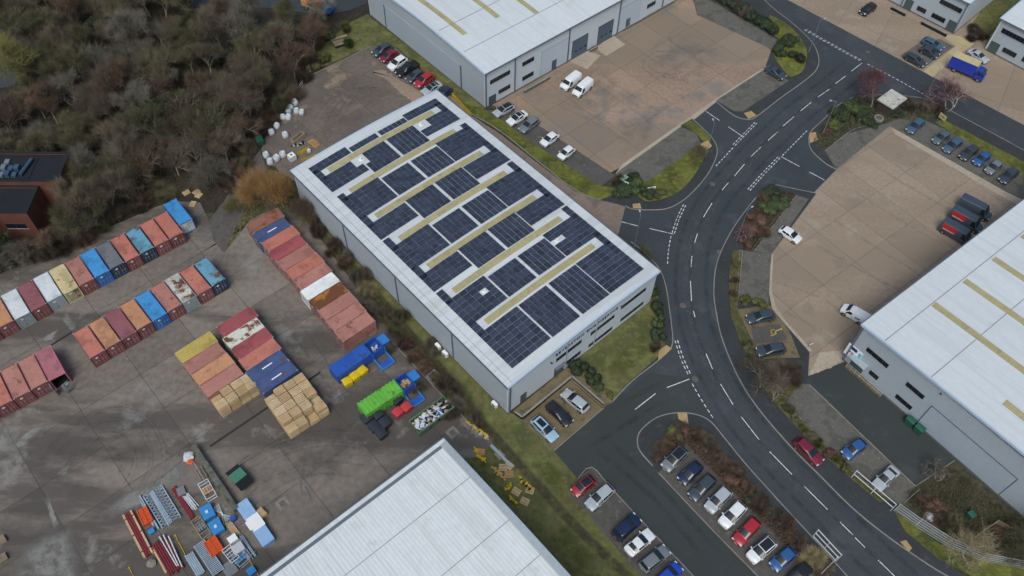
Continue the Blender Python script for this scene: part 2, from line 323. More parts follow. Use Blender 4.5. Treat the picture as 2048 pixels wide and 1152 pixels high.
sheet('tactile_pad', [(1318, 700), (1333, 690), (1344, 697), (1316, 722)], .118, M['tactile'])
island('footway', [(1305, 932), (1280, 903), (1274, 882), (1281, 860), (1312, 835), (1350, 825), (1388, 827), (1420, 841), (1447, 872), (1490, 925), (1560, 1003), (1640, 1090), (1720, 1180)], [(1650, 1180), (1640, 1160), (1372, 887), (1317, 945)])
sheet('shrub_bed', [(1300, 915), (1330, 882), (1360, 868), (1395, 862), (1425, 885), (1470, 940), (1560, 1035), (1670, 1160), (1640, 1162), (1372, 889), (1312, 930)], .118, M['litter'])
sheet('tactile_pad', [(1355, 826), (1374, 826), (1377, 848), (1370, 846), (1357, 838)], .118, M['tactile'])
sheet('parking_bays', [(1317, 945), (1372, 886), (1536, 1050), (1645, 1165), (1600, 1230), (1530, 1165)], .124, M['pavers_dark'], zb=-.05)
island('footway', [(1673, 339), (1650, 326), (1624, 302), (1617, 282), (1622, 262), (1645, 240), (1672, 213), (1700, 197), (1735, 190), (1790, 190), (1850, 197), (1895, 217), (1920, 231), (2048, 300), (2200, 388)], [(2200, 480), (2110, 425), (2013, 383), (1781, 250)])
sheet('planting_bed', [(1624, 285), (1650, 245), (1690, 205), (1760, 196), (1850, 204), (1890, 222), (1850, 240), (1790, 240), (1775, 245), (1700, 262), (1650, 300)], .118, M['soil'])
sheet('parking_bays', [(1650, 302), (1690, 268), (1775, 246), (1800, 236), (1830, 232), (1890, 258), (2060, 352), (2120, 400), (2110, 425), (2013, 383), (1781, 252), (1673, 338)], .124, M['pavers'], zb=-.05)
sheet('lawn', [(1870, 245), (1885, 238), (2060, 330), (2120, 368), (2120, 392), (2060, 356)], .130, M['lawn'])
sheet('tactile_pad', [(1618, 266), (1632, 264), (1636, 280), (1620, 286)], .126, M['tactile'])
island('footway', [(1633, 386), (1605, 380), (1575, 374), (1548, 370), (1520, 386), (1482, 432), (1452, 480), (1432, 530), (1427, 580), (1431, 620), (1445, 682), (1480, 762), (1520, 822), (1580, 892), (1640, 952), (1700, 1012), (1760, 1062), (1830, 1112), (1890, 1150), (2000, 1210)], [(2060, 1210), (1900, 1135), (1800, 1048), (1786, 1010), (1790, 1002), (1696, 935), (1572, 805), (1596, 768), (1616, 755), (1619, 704), (1563, 640), (1544, 617), (1537, 580), (1543, 507), (1588, 447)])
sheet('shrub_bed', [(1488, 445), (1520, 400), (1560, 382), (1593, 388), (1508, 502), (1485, 500)], .118, M['litter'])
sheet('shrub_bed', [(1466, 500), (1484, 500), (1477, 598), (1475, 620), (1500, 680), (1530, 725), (1600, 768), (1572, 805), (1690, 932), (1780, 1000), (1760, 1005), (1640, 905), (1540, 795), (1490, 710), (1462, 630), (1458, 560)], .118, M['grass'])
sheet('parking_bays', [(1485, 501), (1542, 508), (1537, 610), (1478, 596)], .122, M['pavers'])
sheet('parking_bays', [(1593, 390), (1617, 398), (1542, 508), (1508, 502)], .1215, M['pavers'])
sheet('parking_bays', [(1475, 619), (1539, 610), (1579, 662), (1600, 715), (1520, 718)], .122, M['pavers_tan'])
sheet('tactile_pad', [(1800, 1083), (1812, 1080), (1824, 1096), (1818, 1104)], .118, M['tactile'])
sheet('verge', [(1788, 1022), (1800, 1030), (1880, 1088), (1960, 1120), (2060, 1140), (2200, 1170), (2200, 1215), (2060, 1190), (1960, 1160), (1880, 1120), (1810, 1062)], .125, M['lawn'])
# edging rows of pale concrete beside the bays
def edging(pts, w=.12, z=.15, name='kerb'):
    ribbon(dedupe(GP(smooth_line(pts, 3), z)), w, -.05, z, off=-w / 2).build(name, M['kerb'], kind='structure')
for e in ([(1156, 957), (1184, 934), (1230, 984), (1387, 1152), (1420, 1188)], [(1317, 945), (1420, 1054), (1520, 1156)], [(1108, 901), (1208, 815)],
          [(1618, 768), (1735, 880), (1831, 972)], [(1831, 972), (1909, 921)], [(1572, 805), (1696, 935), (1786, 1002)], [(1673, 339), (1781, 251)],
          [(1593, 389), (1508, 502)], [(1485, 500), (1477, 597)], [(1590, 385), (1503, 500)], [(786, 685), (888, 794), (968, 876)], [(622, 150), (742, 92)],
          [(1650, 302), (1700, 262), (1730, 252)]):
    edging(e)
edging([(1480, 500), (1472, 597)], .10)
# drainage channel across the storage yard, and pale repair patches
for a, b in (((420, 893), (540, 812)), ((540, 812), (640, 745)), ((100, 692), (148, 662))):
    ribbon(GP([a, b], .02), .35, .0, .02, off=-.17).build('drain_channel', M['darkjoint'], kind='structure')
M['patch'] = mat('pale_patch', (.205, .192, .175), .85, .22, .2, 2, stain=(.13, .11, .095), amt=.4, ss=.3)
def stain_mat(name, col, amt, sc=.8, rough=.8, lo=.38, hi=.68):
    m = mat(name, col, rough, .2, .3, 3); t = m.node_tree; N = t.nodes.new; L = t.links.new
    at = N('ShaderNodeAttribute'); at.attribute_name = 'fade'; tc = N('ShaderNodeTexCoord'); n = N('ShaderNodeTexNoise'); n.inputs['Scale'].default_value = sc; n.inputs['Detail'].default_value = 8; n.inputs['Roughness'].default_value = .65
    L(tc.outputs['Object'], n.inputs['Vector']); mr = N('ShaderNodeMapRange'); mr.inputs[1].default_value = lo; mr.inputs[2].default_value = hi; mr.inputs[4].default_value = amt; L(n.outputs['Fac'], mr.inputs[0])
    mu = N('ShaderNodeMath'); mu.operation = 'MULTIPLY'; L(at.outputs['Fac'], mu.inputs[0]); L(mr.outputs[0], mu.inputs[1]); L(mu.outputs[0], t.nodes['Principled BSDF'].inputs['Alpha']); return m
_sz = [0, 0]
def _zz(z):
    if z < .01: _sz[1] += 1; return .0022 + _sz[1] * .0005
    _sz[0] += 1; return (.020 if z < .05 else .132) + _sz[0] * .0003
def _stain(name, vs, fs, fade, m):
    mb = MB().add(vs, fs); me = mb.mesh(name, [m]); a = me.attributes.new('fade', 'FLOAT', 'POINT'); a.data.foreach_set('value', fade); obj(name, me, kind='structure')
def streak(pts, w, m, z=.028, off=0.0, name='surface_wear', sm=4):
    p = [Vector(q) for q in dedupe(GP(smooth_line(pts, sm), z))]; z = _zz(z); vs = []; fd = []; fs = []; n = len(p)
    for i in range(n):
        d = (p[min(i + 1, n - 1)] - p[max(i - 1, 0)]).normalized(); nn = Vector((-d.y, d.x)); e = min(1, i / 2, (n - 1 - i) / 2)
        for c, f in ((-.5, 0), (-.22, 1), (.22, 1), (.5, 0)): q = p[i] + nn * (off + c * w); vs.append((q.x, q.y, z)); fd.append(f * e)
    for i in range(n - 1):
        for k in range(3): a = 4 * i + k; fs.append((a + 1, a, a + 4, a + 5))
    _stain(name, vs, fs, fd, m)
def blot(pts, m, z=.028, name='surface_stain', soft=.45):
    w = dedupe(GP(rough_line(pts, 6, 1.5, len(pts)), z)); w = ccw(w); z = _zz(z); c = Vector((sum(p[0] for p in w) / len(w), sum(p[1] for p in w) / len(w))); n = len(w)
    vs = [(p[0], p[1], z) for p in w] + [(c.x + (p[0] - c.x) * (1 - soft), c.y + (p[1] - c.y) * (1 - soft), z) for p in w]; fd = [0] * n + [1] * n
    fs = [(k, (k + 1) % n, n + (k + 1) % n, n + k) for k in range(n)] + [tuple(range(n, 2 * n))]; _stain(name, vs, fs, fd, m)
WEAR = stain_mat('pale_road_wear', (.105, .11, .116), .50, .9); DARKW = stain_mat('dark_road_wear', (.030, .034, .038), .35, .7); TYRE = stain_mat('tyre_marks', (.085, .074, .066), .20, 1.2); PALE = stain_mat('pale_yard_patch', (.225, .215, .197), .9, .4, .8, .28, .55); DAMP = stain_mat('damp_patch', (.105, .093, .083), .28, .35, .45); OIL = stain_mat('oil_stain', (.025, .023, .022), .8, .9); LIME = stain_mat('pale_tan_stain', (.33, .28, .215), .6, .5); GREYT = stain_mat('grey_tan_stain', (.185, .160, .138), .34, .3, .8, .42, .66)
CENTRE = [(1830, 1192), (1790, 1152), (1718, 1082), (1632, 996), (1560, 925), (1500, 856), (1453, 788), (1418, 722), (1392, 650), (1382, 580), (1383, 530), (1392, 476), (1415, 420), (1450, 372), (1480, 340), (1512, 303), (1546, 272), (1577, 242), (1612, 213), (1648, 186), (1681, 159), (1715, 132)]
for o_, w_, m_ in ((.75, 1.1, WEAR), (-.8, 1.0, WEAR), (2.5, .9, DARKW), (-2.5, .9, DARKW), (.1, .5, DARKW)): streak(CENTRE, w_, m_, .0035 if m_ is DARKW else .003, o_, 'road_wear')
streak([(1392, 476), (1375, 560), (1384, 620), (1410, 720), (1440, 790)], 1.5, WEAR, .0045, -.4, 'road_wear')
for q in ([(1600, 30), (1700, 85), (1850, 165), (2040, 265)], [(1620, 60), (1720, 115), (1850, 190), (2040, 290)]): streak(q, 1.0, WEAR, .004, 0, 'road_wear')
for q in ([(1230, 815), (1330, 760)], [(1190, 900), (1300, 990), (1420, 1130)], [(1215, 880), (1330, 985), (1450, 1120)], [(1160, 905), (1250, 850), (1330, 800)]): streak(q, 1.0, DARKW, .0085, 0, 'road_wear')
for q in ([(378, 908), (345, 935), (300, 965), (240, 990), (195, 1030), (205, 1050), (255, 1030), (325, 990), (380, 945), (395, 915)], [(10, 1165), (40, 1095), (95, 1060), (145, 1050), (160, 1095), (170, 1170)], [(-5, 870), (10, 840), (32, 880), (42, 912), (15, 920), (-15, 905)], [(25, 885), (60, 855), (100, 846), (75, 872), (45, 886)],
          [(95, 985), (120, 1055), (108, 1062), (88, 1000)], [(105, 950), (145, 925), (135, 950)], [(130, 620), (155, 650), (150, 672), (120, 640)], [(598, 955), (628, 1000), (620, 1008), (602, 980)], [(240, 640), (260, 600), (285, 625), (262, 660)], [(440, 1000), (470, 1030), (455, 1045)], [(60, 690), (120, 655), (110, 680)]): blot(q, PALE, .024)
for q in ([(130, 850), (240, 800), (300, 765), (345, 840), (372, 900), (300, 945), (200, 990), (110, 1040), (60, 960), (45, 905)], [(410, 930), (560, 850), (700, 800), (780, 860), (640, 980), (520, 1060)], [(200, 1060), (330, 1010), (420, 960), (450, 1060), (360, 1140), (240, 1150)], [(560, 720), (640, 640), (700, 690), (640, 760)], [(320, 560), (470, 500), (520, 560), (420, 600)], [(560, 900), (720, 820), (820, 880), (700, 960), (600, 1010)]): blot(q, DAMP, .020)
for k in (0, .5, 1.8, 2.3, 4.0, 4.6, 6.2): streak([(70, 930), (130, 860), (215, 815), (290, 830), (330, 890), (325, 950), (290, 1010)], .4, TYRE, .027, -k)
for k in (0, .6, 1.9, 2.5, 5.0, 6.8): streak([(400, 1000), (470, 930), (560, 880), (660, 860), (760, 870)], .4, TYRE, .027, -k)
for k in (0, 1.8, 4.1, 5.9): streak([(470, 600), (530, 680), (590, 770), (640, 850)], .45, TYRE, .027, k)
for k in (0, 1.8): streak([(60, 720), (180, 650), (330, 570), (440, 500)], .45, TYRE, .027, k - 1)
for cx, cy, rx, ry in ((1340, 128, 52, 26), (1338, 130, 38, 18), (1400, 75, 60, 26)):
    for o_ in (0, .35): streak([(cx + rx * math.cos(t), cy + ry * math.sin(t)) for t in [k * .55 + .5 for k in range(9)]], .3, TYRE, .026, o_)
for q in ([(1090, 200), (1180, 240), (1260, 290)], [(1250, 110), (1330, 170), (1390, 215)], [(1180, 150), (1290, 220), (1340, 245)], [(1060, 190), (1120, 170), (1200, 110), (1290, 60)]):
    for o_ in (0, 1.6): streak(q, .4, TYRE, .026, o_)
for q in ([(1100, 150), (1200, 120), (1280, 190), (1200, 250), (1110, 210)], [(1290, 80), (1400, 60), (1460, 120), (1400, 190), (1300, 170)], [(1230, 240), (1330, 210), (1300, 290), (1240, 320)]): blot(q, GREYT, .022)
for q in ([(1540, 560), (1650, 600), (1700, 650)], [(1600, 470), (1720, 540), (1840, 600)], [(1640, 420), (1760, 500), (1860, 560)], [(1690, 370), (1800, 440), (1890, 490)], [(1560, 620), (1640, 660), (1680, 700)], [(1730, 320), (1830, 380), (1900, 420)]):
    streak(q, .8, LIME, .030)
for q in ([(1600, 610), (1618, 598), (1634, 624), (1628, 638), (1606, 626)], [(1660, 520), (1690, 510), (1700, 535), (1670, 540)], [(1790, 300), (1850, 330), (1830, 345), (1780, 318)], [(1560, 540), (1590, 560), (1570, 575)]): blot(q, LIME, .033)
for q in ([(640, 160), (740, 130), (800, 190), (720, 260), (640, 290), (580, 240)],): blot(q, DAMP, .024)
for k in range(5): streak([(620 + 14 * k, 250), (660 + 14 * k, 200 - 3 * k), (720 + 12 * k, 175), (770 + 8 * k, 200)], .35, TYRE, .027)
SOILW = stain_mat('trodden_soil', (.060, .052, .034), .7, .8, .9, .3, .6); MOSS = stain_mat('moss_patch', (.085, .10, .022), .8, .5, .9)
streak([(930, 815), (985, 868), (1030, 920), (1090, 985), (1150, 1052), (1230, 1130), (1280, 1180)], 1.7, SOILW, .02, 0, 'bare_soil'); streak([(700, 545), (780, 640), (870, 740), (960, 840)], 4.0, SOILW, .02, 0, 'bare_soil')
for q in ([(1080, 900), (1130, 950), (1120, 1000), (1060, 930)], [(1120, 1040), (1200, 1120), (1170, 1150), (1110, 1080)], [(1200, 740), (1290, 660), (1310, 690), (1250, 760)]): blot(q, MOSS, .02 if q[0][0] < 1190 else .06)
for k, (x, y) in enumerate(((1195, 1000), (1215, 985), (1250, 1050), (1340, 915), (1385, 960), (1430, 1000), (1480, 1060), (1090, 860), (1060, 245), (1100, 280), (1900, 290), (1510, 650), (1700, 900), (1770, 960))):
    blot([(x - 9, y - 4), (x + 7, y - 6), (x + 10, y + 4), (x - 6, y + 7)], OIL, .14 if x > 1300 and y > 620 or x > 1850 else .03)
# ---------------------------------------------------------------- painted markings (each line a painted piece on the road)
RM = 0
def line(a, b, w=.12, z=.018, m='paint', name='road_marking'):
    pa, pb = GP([a, b], z); ribbon([pa, pb], w, z - .004, z, off=-w / 2).build(name, M[m], kind='structure')
for a, b in (((1703, 142), (1724, 126)), ((1671, 167), (1691, 152)), ((1636, 194), (1659, 178)), ((1601, 222), (1623, 204)), ((1566, 252), (1588, 233)), ((1536, 281), (1556, 263)), ((1502, 313), (1522, 294)),
             ((1469, 352), (1489, 328)), ((1444, 380), (1457, 365)), ((1407, 434), (1424, 406)), ((1389, 486), (1395, 467)), ((1382, 534), (1384, 512)), ((1381, 562), (1383, 602)), ((1412, 707), (1425, 738)), ((1441, 768), (1466, 809)),
             ((1482, 833), (1518, 879)), ((1539, 903), (1584, 949)), ((1608, 972), (1655, 1019)), ((1680, 1044), (1706, 1070)), ((1710, 1075), (1730, 1095)), ((1756, 1120), (1789, 1152)), ((1387, 622), (1390, 634)),
             ((1411, 222), (1439, 241)), ((1456, 253), (1487, 274)), ((1562, 313), (1599, 333)), ((1619, 344), (1649, 360)), ((1242, 443), (1276, 452)), ((1299, 457), (1347, 468)), ((1334, 775), (1379, 758)), ((1270, 819), (1311, 787))):
    line(a, b)
def dashes(pts, sp, duty=.55, w=.14, off=0.0):
    w_ = [Vector(p) for p in dedupe(GP(smooth_line(pts, 4), .018))]; acc = 0.0; start = 0.0
    tot = sum((w_[i + 1] - w_[i]).length for i in range(len(w_) - 1))
    def at(s):
        for i in range(len(w_) - 1):
            l = (w_[i + 1] - w_[i]).length
            if s <= l or i == len(w_) - 2:
                d = (w_[i + 1] - w_[i]) / l; return w_[i] + d * s + Vector((-d.y, d.x)) * off
            s -= l
    s = 0.0
    while s + sp * duty < tot:
        a = at(s); b = at(s + sp * duty); ribbon([tuple(a), tuple(b)], w, .014, .018, off=-w / 2).build('road_marking', M['paint'], kind='structure'); s += sp
for pts, dbl in (([(1609, 60), (1668, 93), (1727, 125)], 1), ([(1735, 128), (1800, 162), (1870, 202)], 0), ([(1432, 332), (1470, 291)], 0), ([(1470, 291), (1515, 245)], 1), ([(1500, 381), (1530, 347), (1562, 314)], 1), ([(1565, 311), (1616, 259)], 0),
                 ([(1367, 409), (1354, 436), (1344, 466)], 1), ([(1342, 472), (1337, 500), (1335, 528)], 0), ([(1350, 681), (1362, 718), (1380, 757)], 1), ([(1384, 767), (1405, 803), (1430, 842)], 0)):
    dashes(pts, .95, .6)
    if dbl: dashes(pts, .95, .6, off=.42)
# disabled bay outline and symbol in yellow
sheet('disabled_bay', [(1502, 655), (1560, 648), (1575, 680), (1508, 688)], .1235, M['pavers_dark'])
sy = MB(); c = G(1549, 664, .128)
def arc(cx, cy, r, a0, a1, w, n=10): ribbon([(cx + r * math.cos(R(a0 + (a1 - a0) * k / n)), cy + r * math.sin(R(a0 + (a1 - a0) * k / n))) for k in range(n + 1)], w, .124, .130, sy, off=-w / 2)
arc(c.x - .1, c.y, .45, 60, 330, .13); ribbon([(c.x + .9, c.y + .5), (c.x + .3, c.y + .25), (c.x, c.y - .45), (c.x - .7, c.y - .75)], .2, .124, .1305, sy, off=-.1); arc(c.x + 1.15, c.y + .6, .12, 0, 360, .2)
sy.build('wheelchair_symbol', M['paint_y'], kind='structure')
# manhole covers on the road and yards
M['iron'] = mat('iron_cover', (.12, .11, .10), .7, .3, 2, 9, metal=.2)
for i, (x, y, d) in enumerate(((1366, 611, .55), (1439, 504, .5), (1736, 104, .45), (1425, 368, .5), (80, 869, .5), (415, 873, .5), (1390, 758, .5))):
    c = G(x, y, .02); mb = MB(); mb.tube((0, 0, 0), (0, 0, .012), d, d, 16); mb.tube((0, 0, .012), (0, 0, .018), d * .7, d * .7, 16)
    mb.build('manhole_cover', M['iron'], loc=(c.x, c.y, .012), label=('round manhole cover ' + ['in the road bend beside the lettered warehouse', 'in the footway left of the shrub bed', 'in the far road near its give way line', 'in the main road by the lawn corner', 'in the storage yard below the lower left containers', 'beside the yard drainage channel', 'at the mouth of the front car park'][i]), cat='manhole cover')
# ================================================================ buildings
def ribbed(name, col, axis, pitch, strength=.35, rough=.45, var=.05, stain=None, amt=0.0, ss=.4):
    m = mat(name, col, rough, var, .08, 1.5, metal=0.0, spec=.4, stain=stain, amt=amt, ss=ss)
    t = m.node_tree; N = t.nodes.new; L = t.links.new
    tc = N('ShaderNodeTexCoord'); w = N('ShaderNodeTexWave'); w.wave_type = 'BANDS'; w.bands_direction = axis; w.inputs['Scale'].default_value = 2 * math.pi / (20 * pitch) * 1.0
    b = N('ShaderNodeBump'); b.inputs['Strength'].default_value = strength; b.inputs['Distance'].default_value = .04
    L(tc.outputs['Object'], w.inputs[0]); L(w.outputs['Fac'], b.inputs['Height']); L(b.outputs[0], t.nodes['Principled BSDF'].inputs['Normal']); return m
M['roof'] = mat('white_roof_sheet', (.545, .57, .585), .5, .06, .06, 1.2, spec=.4, stain=(.48, .49, .47), amt=.15, ss=.25, stretch=(0, .07, 1.3), stain2=(.49, .51, .52), amt2=.42, ss2=.8)
M['roof_c'] = mat('pale_roof_sheet', (.56, .59, .61), .5, .05, .06, 1.2, spec=.4, stain=(.52, .53, .51), amt=.2, ss=.12, stretch=(0, 1.3, .07), stain2=(.53, .556, .57), amt2=.4, ss2=.8)
M['roof_d'] = mat('weathered_roof_sheet', (.62, .64, .65), .55, .07, .1, 1.5, spec=.35, stain=(.55, .565, .56), amt=.28, ss=.3, stretch=(0, 1.3, .07), stain2=(.575, .59, .59), amt2=.4, ss2=.9)
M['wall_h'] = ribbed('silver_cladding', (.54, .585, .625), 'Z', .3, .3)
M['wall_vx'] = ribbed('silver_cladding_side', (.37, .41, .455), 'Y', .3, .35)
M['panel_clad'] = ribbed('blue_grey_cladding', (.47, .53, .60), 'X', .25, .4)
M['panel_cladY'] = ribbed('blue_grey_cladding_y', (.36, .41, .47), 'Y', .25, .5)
M['trim'] = mat('pale_blue_flashing', (.42, .50, .60), .4, .06)
M['gutter'] = mat('grey_gutter', (.12, .14, .165), .5, .1)
M['flash'] = mat('grey_flashing', (.33, .37, .40), .45, .12)
M['pipe'] = mat('blue_grey_downpipe', (.10, .13, .165), .5, .1)
M['skylight'] = mat('yellowed_rooflight', (.37, .325, .17), .55, .14, .5, 3, spec=.35, stain=(.31, .25, .15), amt=.35, ss=.6)
M['glass'] = mat('dark_glass', (.012, .016, .022), .08, 0, spec=.6)
M['frame'] = mat('dark_window_frame', (.05, .055, .06), .5, 0)
M['door'] = mat('blue_grey_door', (.085, .12, .165), .5, .08)
M['doorg'] = mat('grey_green_door', (.07, .10, .10), .4, .1)
M['seam'] = mat('roof_seam', (.20, .20, .20), .7, .2)
M['white'] = mat('white_paint', (.75, .75, .74), .5, .04)
M['solar'] = mat('solar_cells', (.038, .047, .072), .3, .25, .6, 2.5, spec=.3, rnd=.28, hue=.012)
M['alum'] = mat('aluminium', (.55, .56, .58), .4, .05, metal=.3)
M['brick'] = mat('red_brick', (.125, .048, .035), .9, .25, .4, 5, stain=(.10, .045, .035), amt=.35, ss=.7)
M['felt'] = mat('dark_roof_felt', (.014, .016, .020), .9, .2, .2, 2)
M['letter'] = mat('navy_lettering', (.02, .03, .16), .4, 0)
M['plinth'] = mat('concrete_plinth', (.14, .13, .115), .9, .2)
def bx(mb, ax, c, a0, a1, d0, d1, z0, z1, mi=0):      # box on a wall plane, d outward (towards the negative side)
    if ax == 'v': mb.box(min(a0, a1), max(a0, a1), c - d1, c - d0, z0, z1, mi)
    else: mb.box(c - d1, c - d0, min(a0, a1), max(a0, a1), z0, z1, mi)
    return mb
def window(par, ax, c, a0, a1, z0, z1, n):
    a0, a1 = min(a0, a1), max(a0, a1); mb = MB(); t = .06
    bx(mb, ax, c, a0, a1, -.02, .05, z0, z0 + t); bx(mb, ax, c, a0, a1, -.02, .05, z1 - t, z1)
    w = (a1 - a0) / n
    for k in range(n + 1):
        x = a0 + k * w; bx(mb, ax, c, max(a0, x - t / 2), min(a1, x + t / 2), -.02, .046, z0 + t, z1 - t)
    f = mb.build('window', M['frame'], par)
    for k in range(n): bx(MB(), ax, c, a0 + k * w + t / 2, a0 + (k + 1) * w - t / 2, -.02, .02, z0 + t, z1 - t).build('pane', M['glass'], f)
    bx(MB(), ax, c, a0 - .08, a1 + .08, 0, .09, z0 - .07, z0 - .003).build('sill', M['alum'], f)
    return f
def doorway(par, ax, c, a0, a1, z0, z1, m='doorg', name='door'):
    a0, a1 = min(a0, a1), max(a0, a1); mb = MB(); bx(mb, ax, c, a0, a1, 0, .05, z0, z1); d = mb.build(name, M[m], par)
    e = MB(); bx(e, ax, c, a0 - .08, a0, 0, .08, z0, z1 + .08); bx(e, ax, c, a1, a1 + .08, 0, .08, z0, z1 + .08); bx(e, ax, c, a0, a1, 0, .082, z1, z1 + .08); e.build('door_frame', M['frame'], d)
    if z1 - z0 < 2.6: bx(MB(), ax, c, a1 - .2, a1 - .12, .05, .1, z0 + 1.0, z0 + 1.08).build('handle', M['alum'], d)
    else:
        for k in range(1, int((z1 - z0) / .55)): bx(MB(), ax, c, a0 + .02, a1 - .02, .05, .062, z0 + k * .55, z0 + k * .55 + .05).build('slat', M['pipe'], d)
        for k in range(3): bx(MB(), ax, c, a0 + (a1 - a0) * (k + .6) / 3.2, a0 + (a1 - a0) * (k + 1.1) / 3.2, .05, .07, z0 + 1.45, z0 + 1.8).build('vision_panel', M['glass'], d)
    return d
def unit(name, label, fr, u0, u1, v0, v1, h, slope, rise, roofm, wallm=None, over=.3, rib=1.0, ribh=.009, oned=False):
    t = thing(name, label, 'warehouse', fr.P(0, 0, 0), fr.th)
    wm, ws = wallm or (M['wall_h'], M['wall_vx'])
    i = over; hh = h - .12
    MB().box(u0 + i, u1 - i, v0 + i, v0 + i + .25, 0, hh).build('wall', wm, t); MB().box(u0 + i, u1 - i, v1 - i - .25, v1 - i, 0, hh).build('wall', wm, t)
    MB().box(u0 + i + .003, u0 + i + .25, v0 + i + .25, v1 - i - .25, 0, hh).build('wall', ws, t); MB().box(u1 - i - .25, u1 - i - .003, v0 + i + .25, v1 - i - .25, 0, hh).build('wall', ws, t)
    p = MB(); p.box(u0 + i - .03, u1 - i + .03, v0 + i - .03, v0 + i, 0, .35); p.box(u0 + i - .03, u0 + i, v0 + i, v1 - i, 0, .35); p.build('plinth', M['plinth'], t)
    s0, s1 = (u0, u1) if slope == 'u' else (v0, v1)
    def zf(s):
        q = (s - s0) / (s1 - s0); 
        if oned: return h + rise * (q if oned > 0 else 1 - q)
        a = abs(q - .5) * 2; return h + rise * (1 - (a ** 1.7))
    o0, o1 = (v0, v1) if slope == 'u' else (u0, u1)
    N = 14; SS = [s0 + (s1 - s0) * k / N for k in range(N + 1)]; OO = []
    x = o0
    while x < o1 - rib:
        OO += [(x, 0), (x + rib * .62, 0), (x + rib * .72, ribh), (x + rib * .90, ribh)]; x += rib
    OO += [(x, 0), (o1, 0)]
    vs = []
    for s in SS:
        for o, dz in OO: vs.append((s, o, zf(s) + dz) if slope == 'u' else (o, s, zf(s) + dz))
    n = len(OO); fs = []
    for a in range(N):
        for b in range(n - 1):
            q = (a * n + b, (a + 1) * n + b, (a + 1) * n + b + 1, a * n + b + 1); fs.append(q if slope == 'u' else q[::-1])
    roof = MB().add(vs, fs).build('roof', roofm, t)
    # soffit and flashings follow the roof edge
    for o in (o0, o1):
        mb = MB()
        for a in range(N):
            A, B = SS[a], SS[a + 1]; za, zb = zf(A), zf(B); e0, e1 = (o - .06, o + .22) if o == o0 else (o - .22, o + .06)
            P = lambda s, oo, z: (s, oo, z) if slope == 'u' else (oo, s, z)
            mb.add([P(A, e0, za - .35), P(B, e0, zb - .35), P(B, e1, zb - .35), P(A, e1, za - .35), P(A, e0, za + .05), P(B, e0, zb + .05), P(B, e1, zb + .05), P(A, e1, za + .05)],
                   [(0, 3, 2, 1), (4, 5, 6, 7), (0, 1, 5, 4), (2, 3, 7, 6)] + ([(3, 0, 4, 7)] if a == 0 else []) + ([(1, 2, 6, 5)] if a == N - 1 else []))
        mb.build('verge_flashing', M['trim'], t)
    for s, sg in ((s0, -1), (s1, 1)):
        mb = MB(); z = zf(s); a, b = (s - .16, s - .003) if sg < 0 else (s + .003, s + .16)
        if slope == 'u': mb.box(a, b, o0, o1, z - .22, z - .03); mb.box(a - .02 if sg < 0 else b, a if sg < 0 else b + .02, o0, o1, z - .22, z + .02)
        else: mb.box(o0, o1, a, b, z - .22, z - .03); mb.box(o0, o1, a - .02 if sg < 0 else b, a if sg < 0 else b + .02, z - .22, z + .02)
        mb.build('gutter', M['gutter'], t)
    return t, roof, zf
def roof_strip(roof, zf, slope, a0, a1, c, w, m, name, lift=.05, n=10):   # strip running along the slope direction
    vs = []; fs = []
    for k in range(n + 1):
        s = a0 + (a1 - a0) * k / n; z = zf(s)
        for o, dz in ((c - w / 2, 0), (c - w / 2, lift), (c + w / 2, lift), (c + w / 2, 0)): vs.append((s, o, z + dz) if slope == 'u' else (o, s, z + dz))
    for k in range(n):
        for j in range(3): q = (4 * k + j, 4 * k + 4 + j, 4 * k + 5 + j, 4 * k + 1 + j); fs.append(q[::-1] if slope == 'u' else q)
    fs += [(0, 1, 2, 3), (4 * n + 3, 4 * n + 2, 4 * n + 1, 4 * n)]
    return MB().add(vs, fs).build(name, m, roof)
def seam(roof, zf, slope, s, o0, o1, w=.09):
    z = zf(s); mb = MB(); (mb.box(s - w / 2, s + w / 2, o0, o1, z, z + .045) if slope == 'u' else mb.box(o0, o1, s - w / 2, s + w / 2, z, z + .045)); mb.build('roof_joint', M['seam'], roof)
def downpipe(t, ax, c, a, h, d=.14): bx(MB(), ax, c, a - d / 2, a + d / 2, .003, d, .1, h).build('downpipe', M['pipe'], t)
# ---------------------------------------------------------------- A: the warehouse with solar panels
FA = Frame((-0.12, 58.19), R(43.0)); AW, AL, AH = 31.6, 55.6, 8.45
A, roofA, zA = unit('solar_warehouse', 'silver warehouse with white roof covered in dark blue solar panels', FA, 0, AW, 0, AL, AH, 'u', .5, M['roof'])
SKY = [10.4, 17.9, 24.1, 31.4, 37.7, 44.9, 51.2]
for v in SKY: roof_strip(roofA, zA, 'u', 4.8, 27.2, v, 1.15, M['skylight'], 'rooflight')
seam(roofA, zA, 'u', 1.0, .3, AL - .3, .03)
PL, PW = 1.215, .887
pan = MB(); pan.box(-PL / 2, PL / 2, -PW / 2, PW / 2, .0, .035, 0); pan.box(-PL / 2 - .006, PL / 2 + .006, -PW / 2 - .006, PW / 2 + .006, -.02, -.002, 1)
pan_me = pan.mesh('solar_panel', [M['solar'], M['alum']])
cells = []                                              # (u, v, turned)
def block(u0, u1, v0, nrow, portrait):
    pu, pv = (.95, 1.255) if portrait else (1.255, .945); n = int(round((u1 - u0) / pu)); pu = (u1 - u0) / n
    for a in range(n):
        for b in range(nrow): cells.append((u0 + (a + .5) * pu, v0 + (b + .5) * pv, portrait))
LO, LI, MI, RI, RO = 2.45, 10.0, 16.15, 22.3, 29.85
def strip_(v0o, no, v0m, nm):
    block(LO, LI, v0o, no, False); block(RI, RO, v0o, no, False); block(LI + .3, MI - .25, v0m, nm, True); block(MI + .25, RI - .15, v0m, nm, True)
strip_(1.9, 8, 1.85, 6)
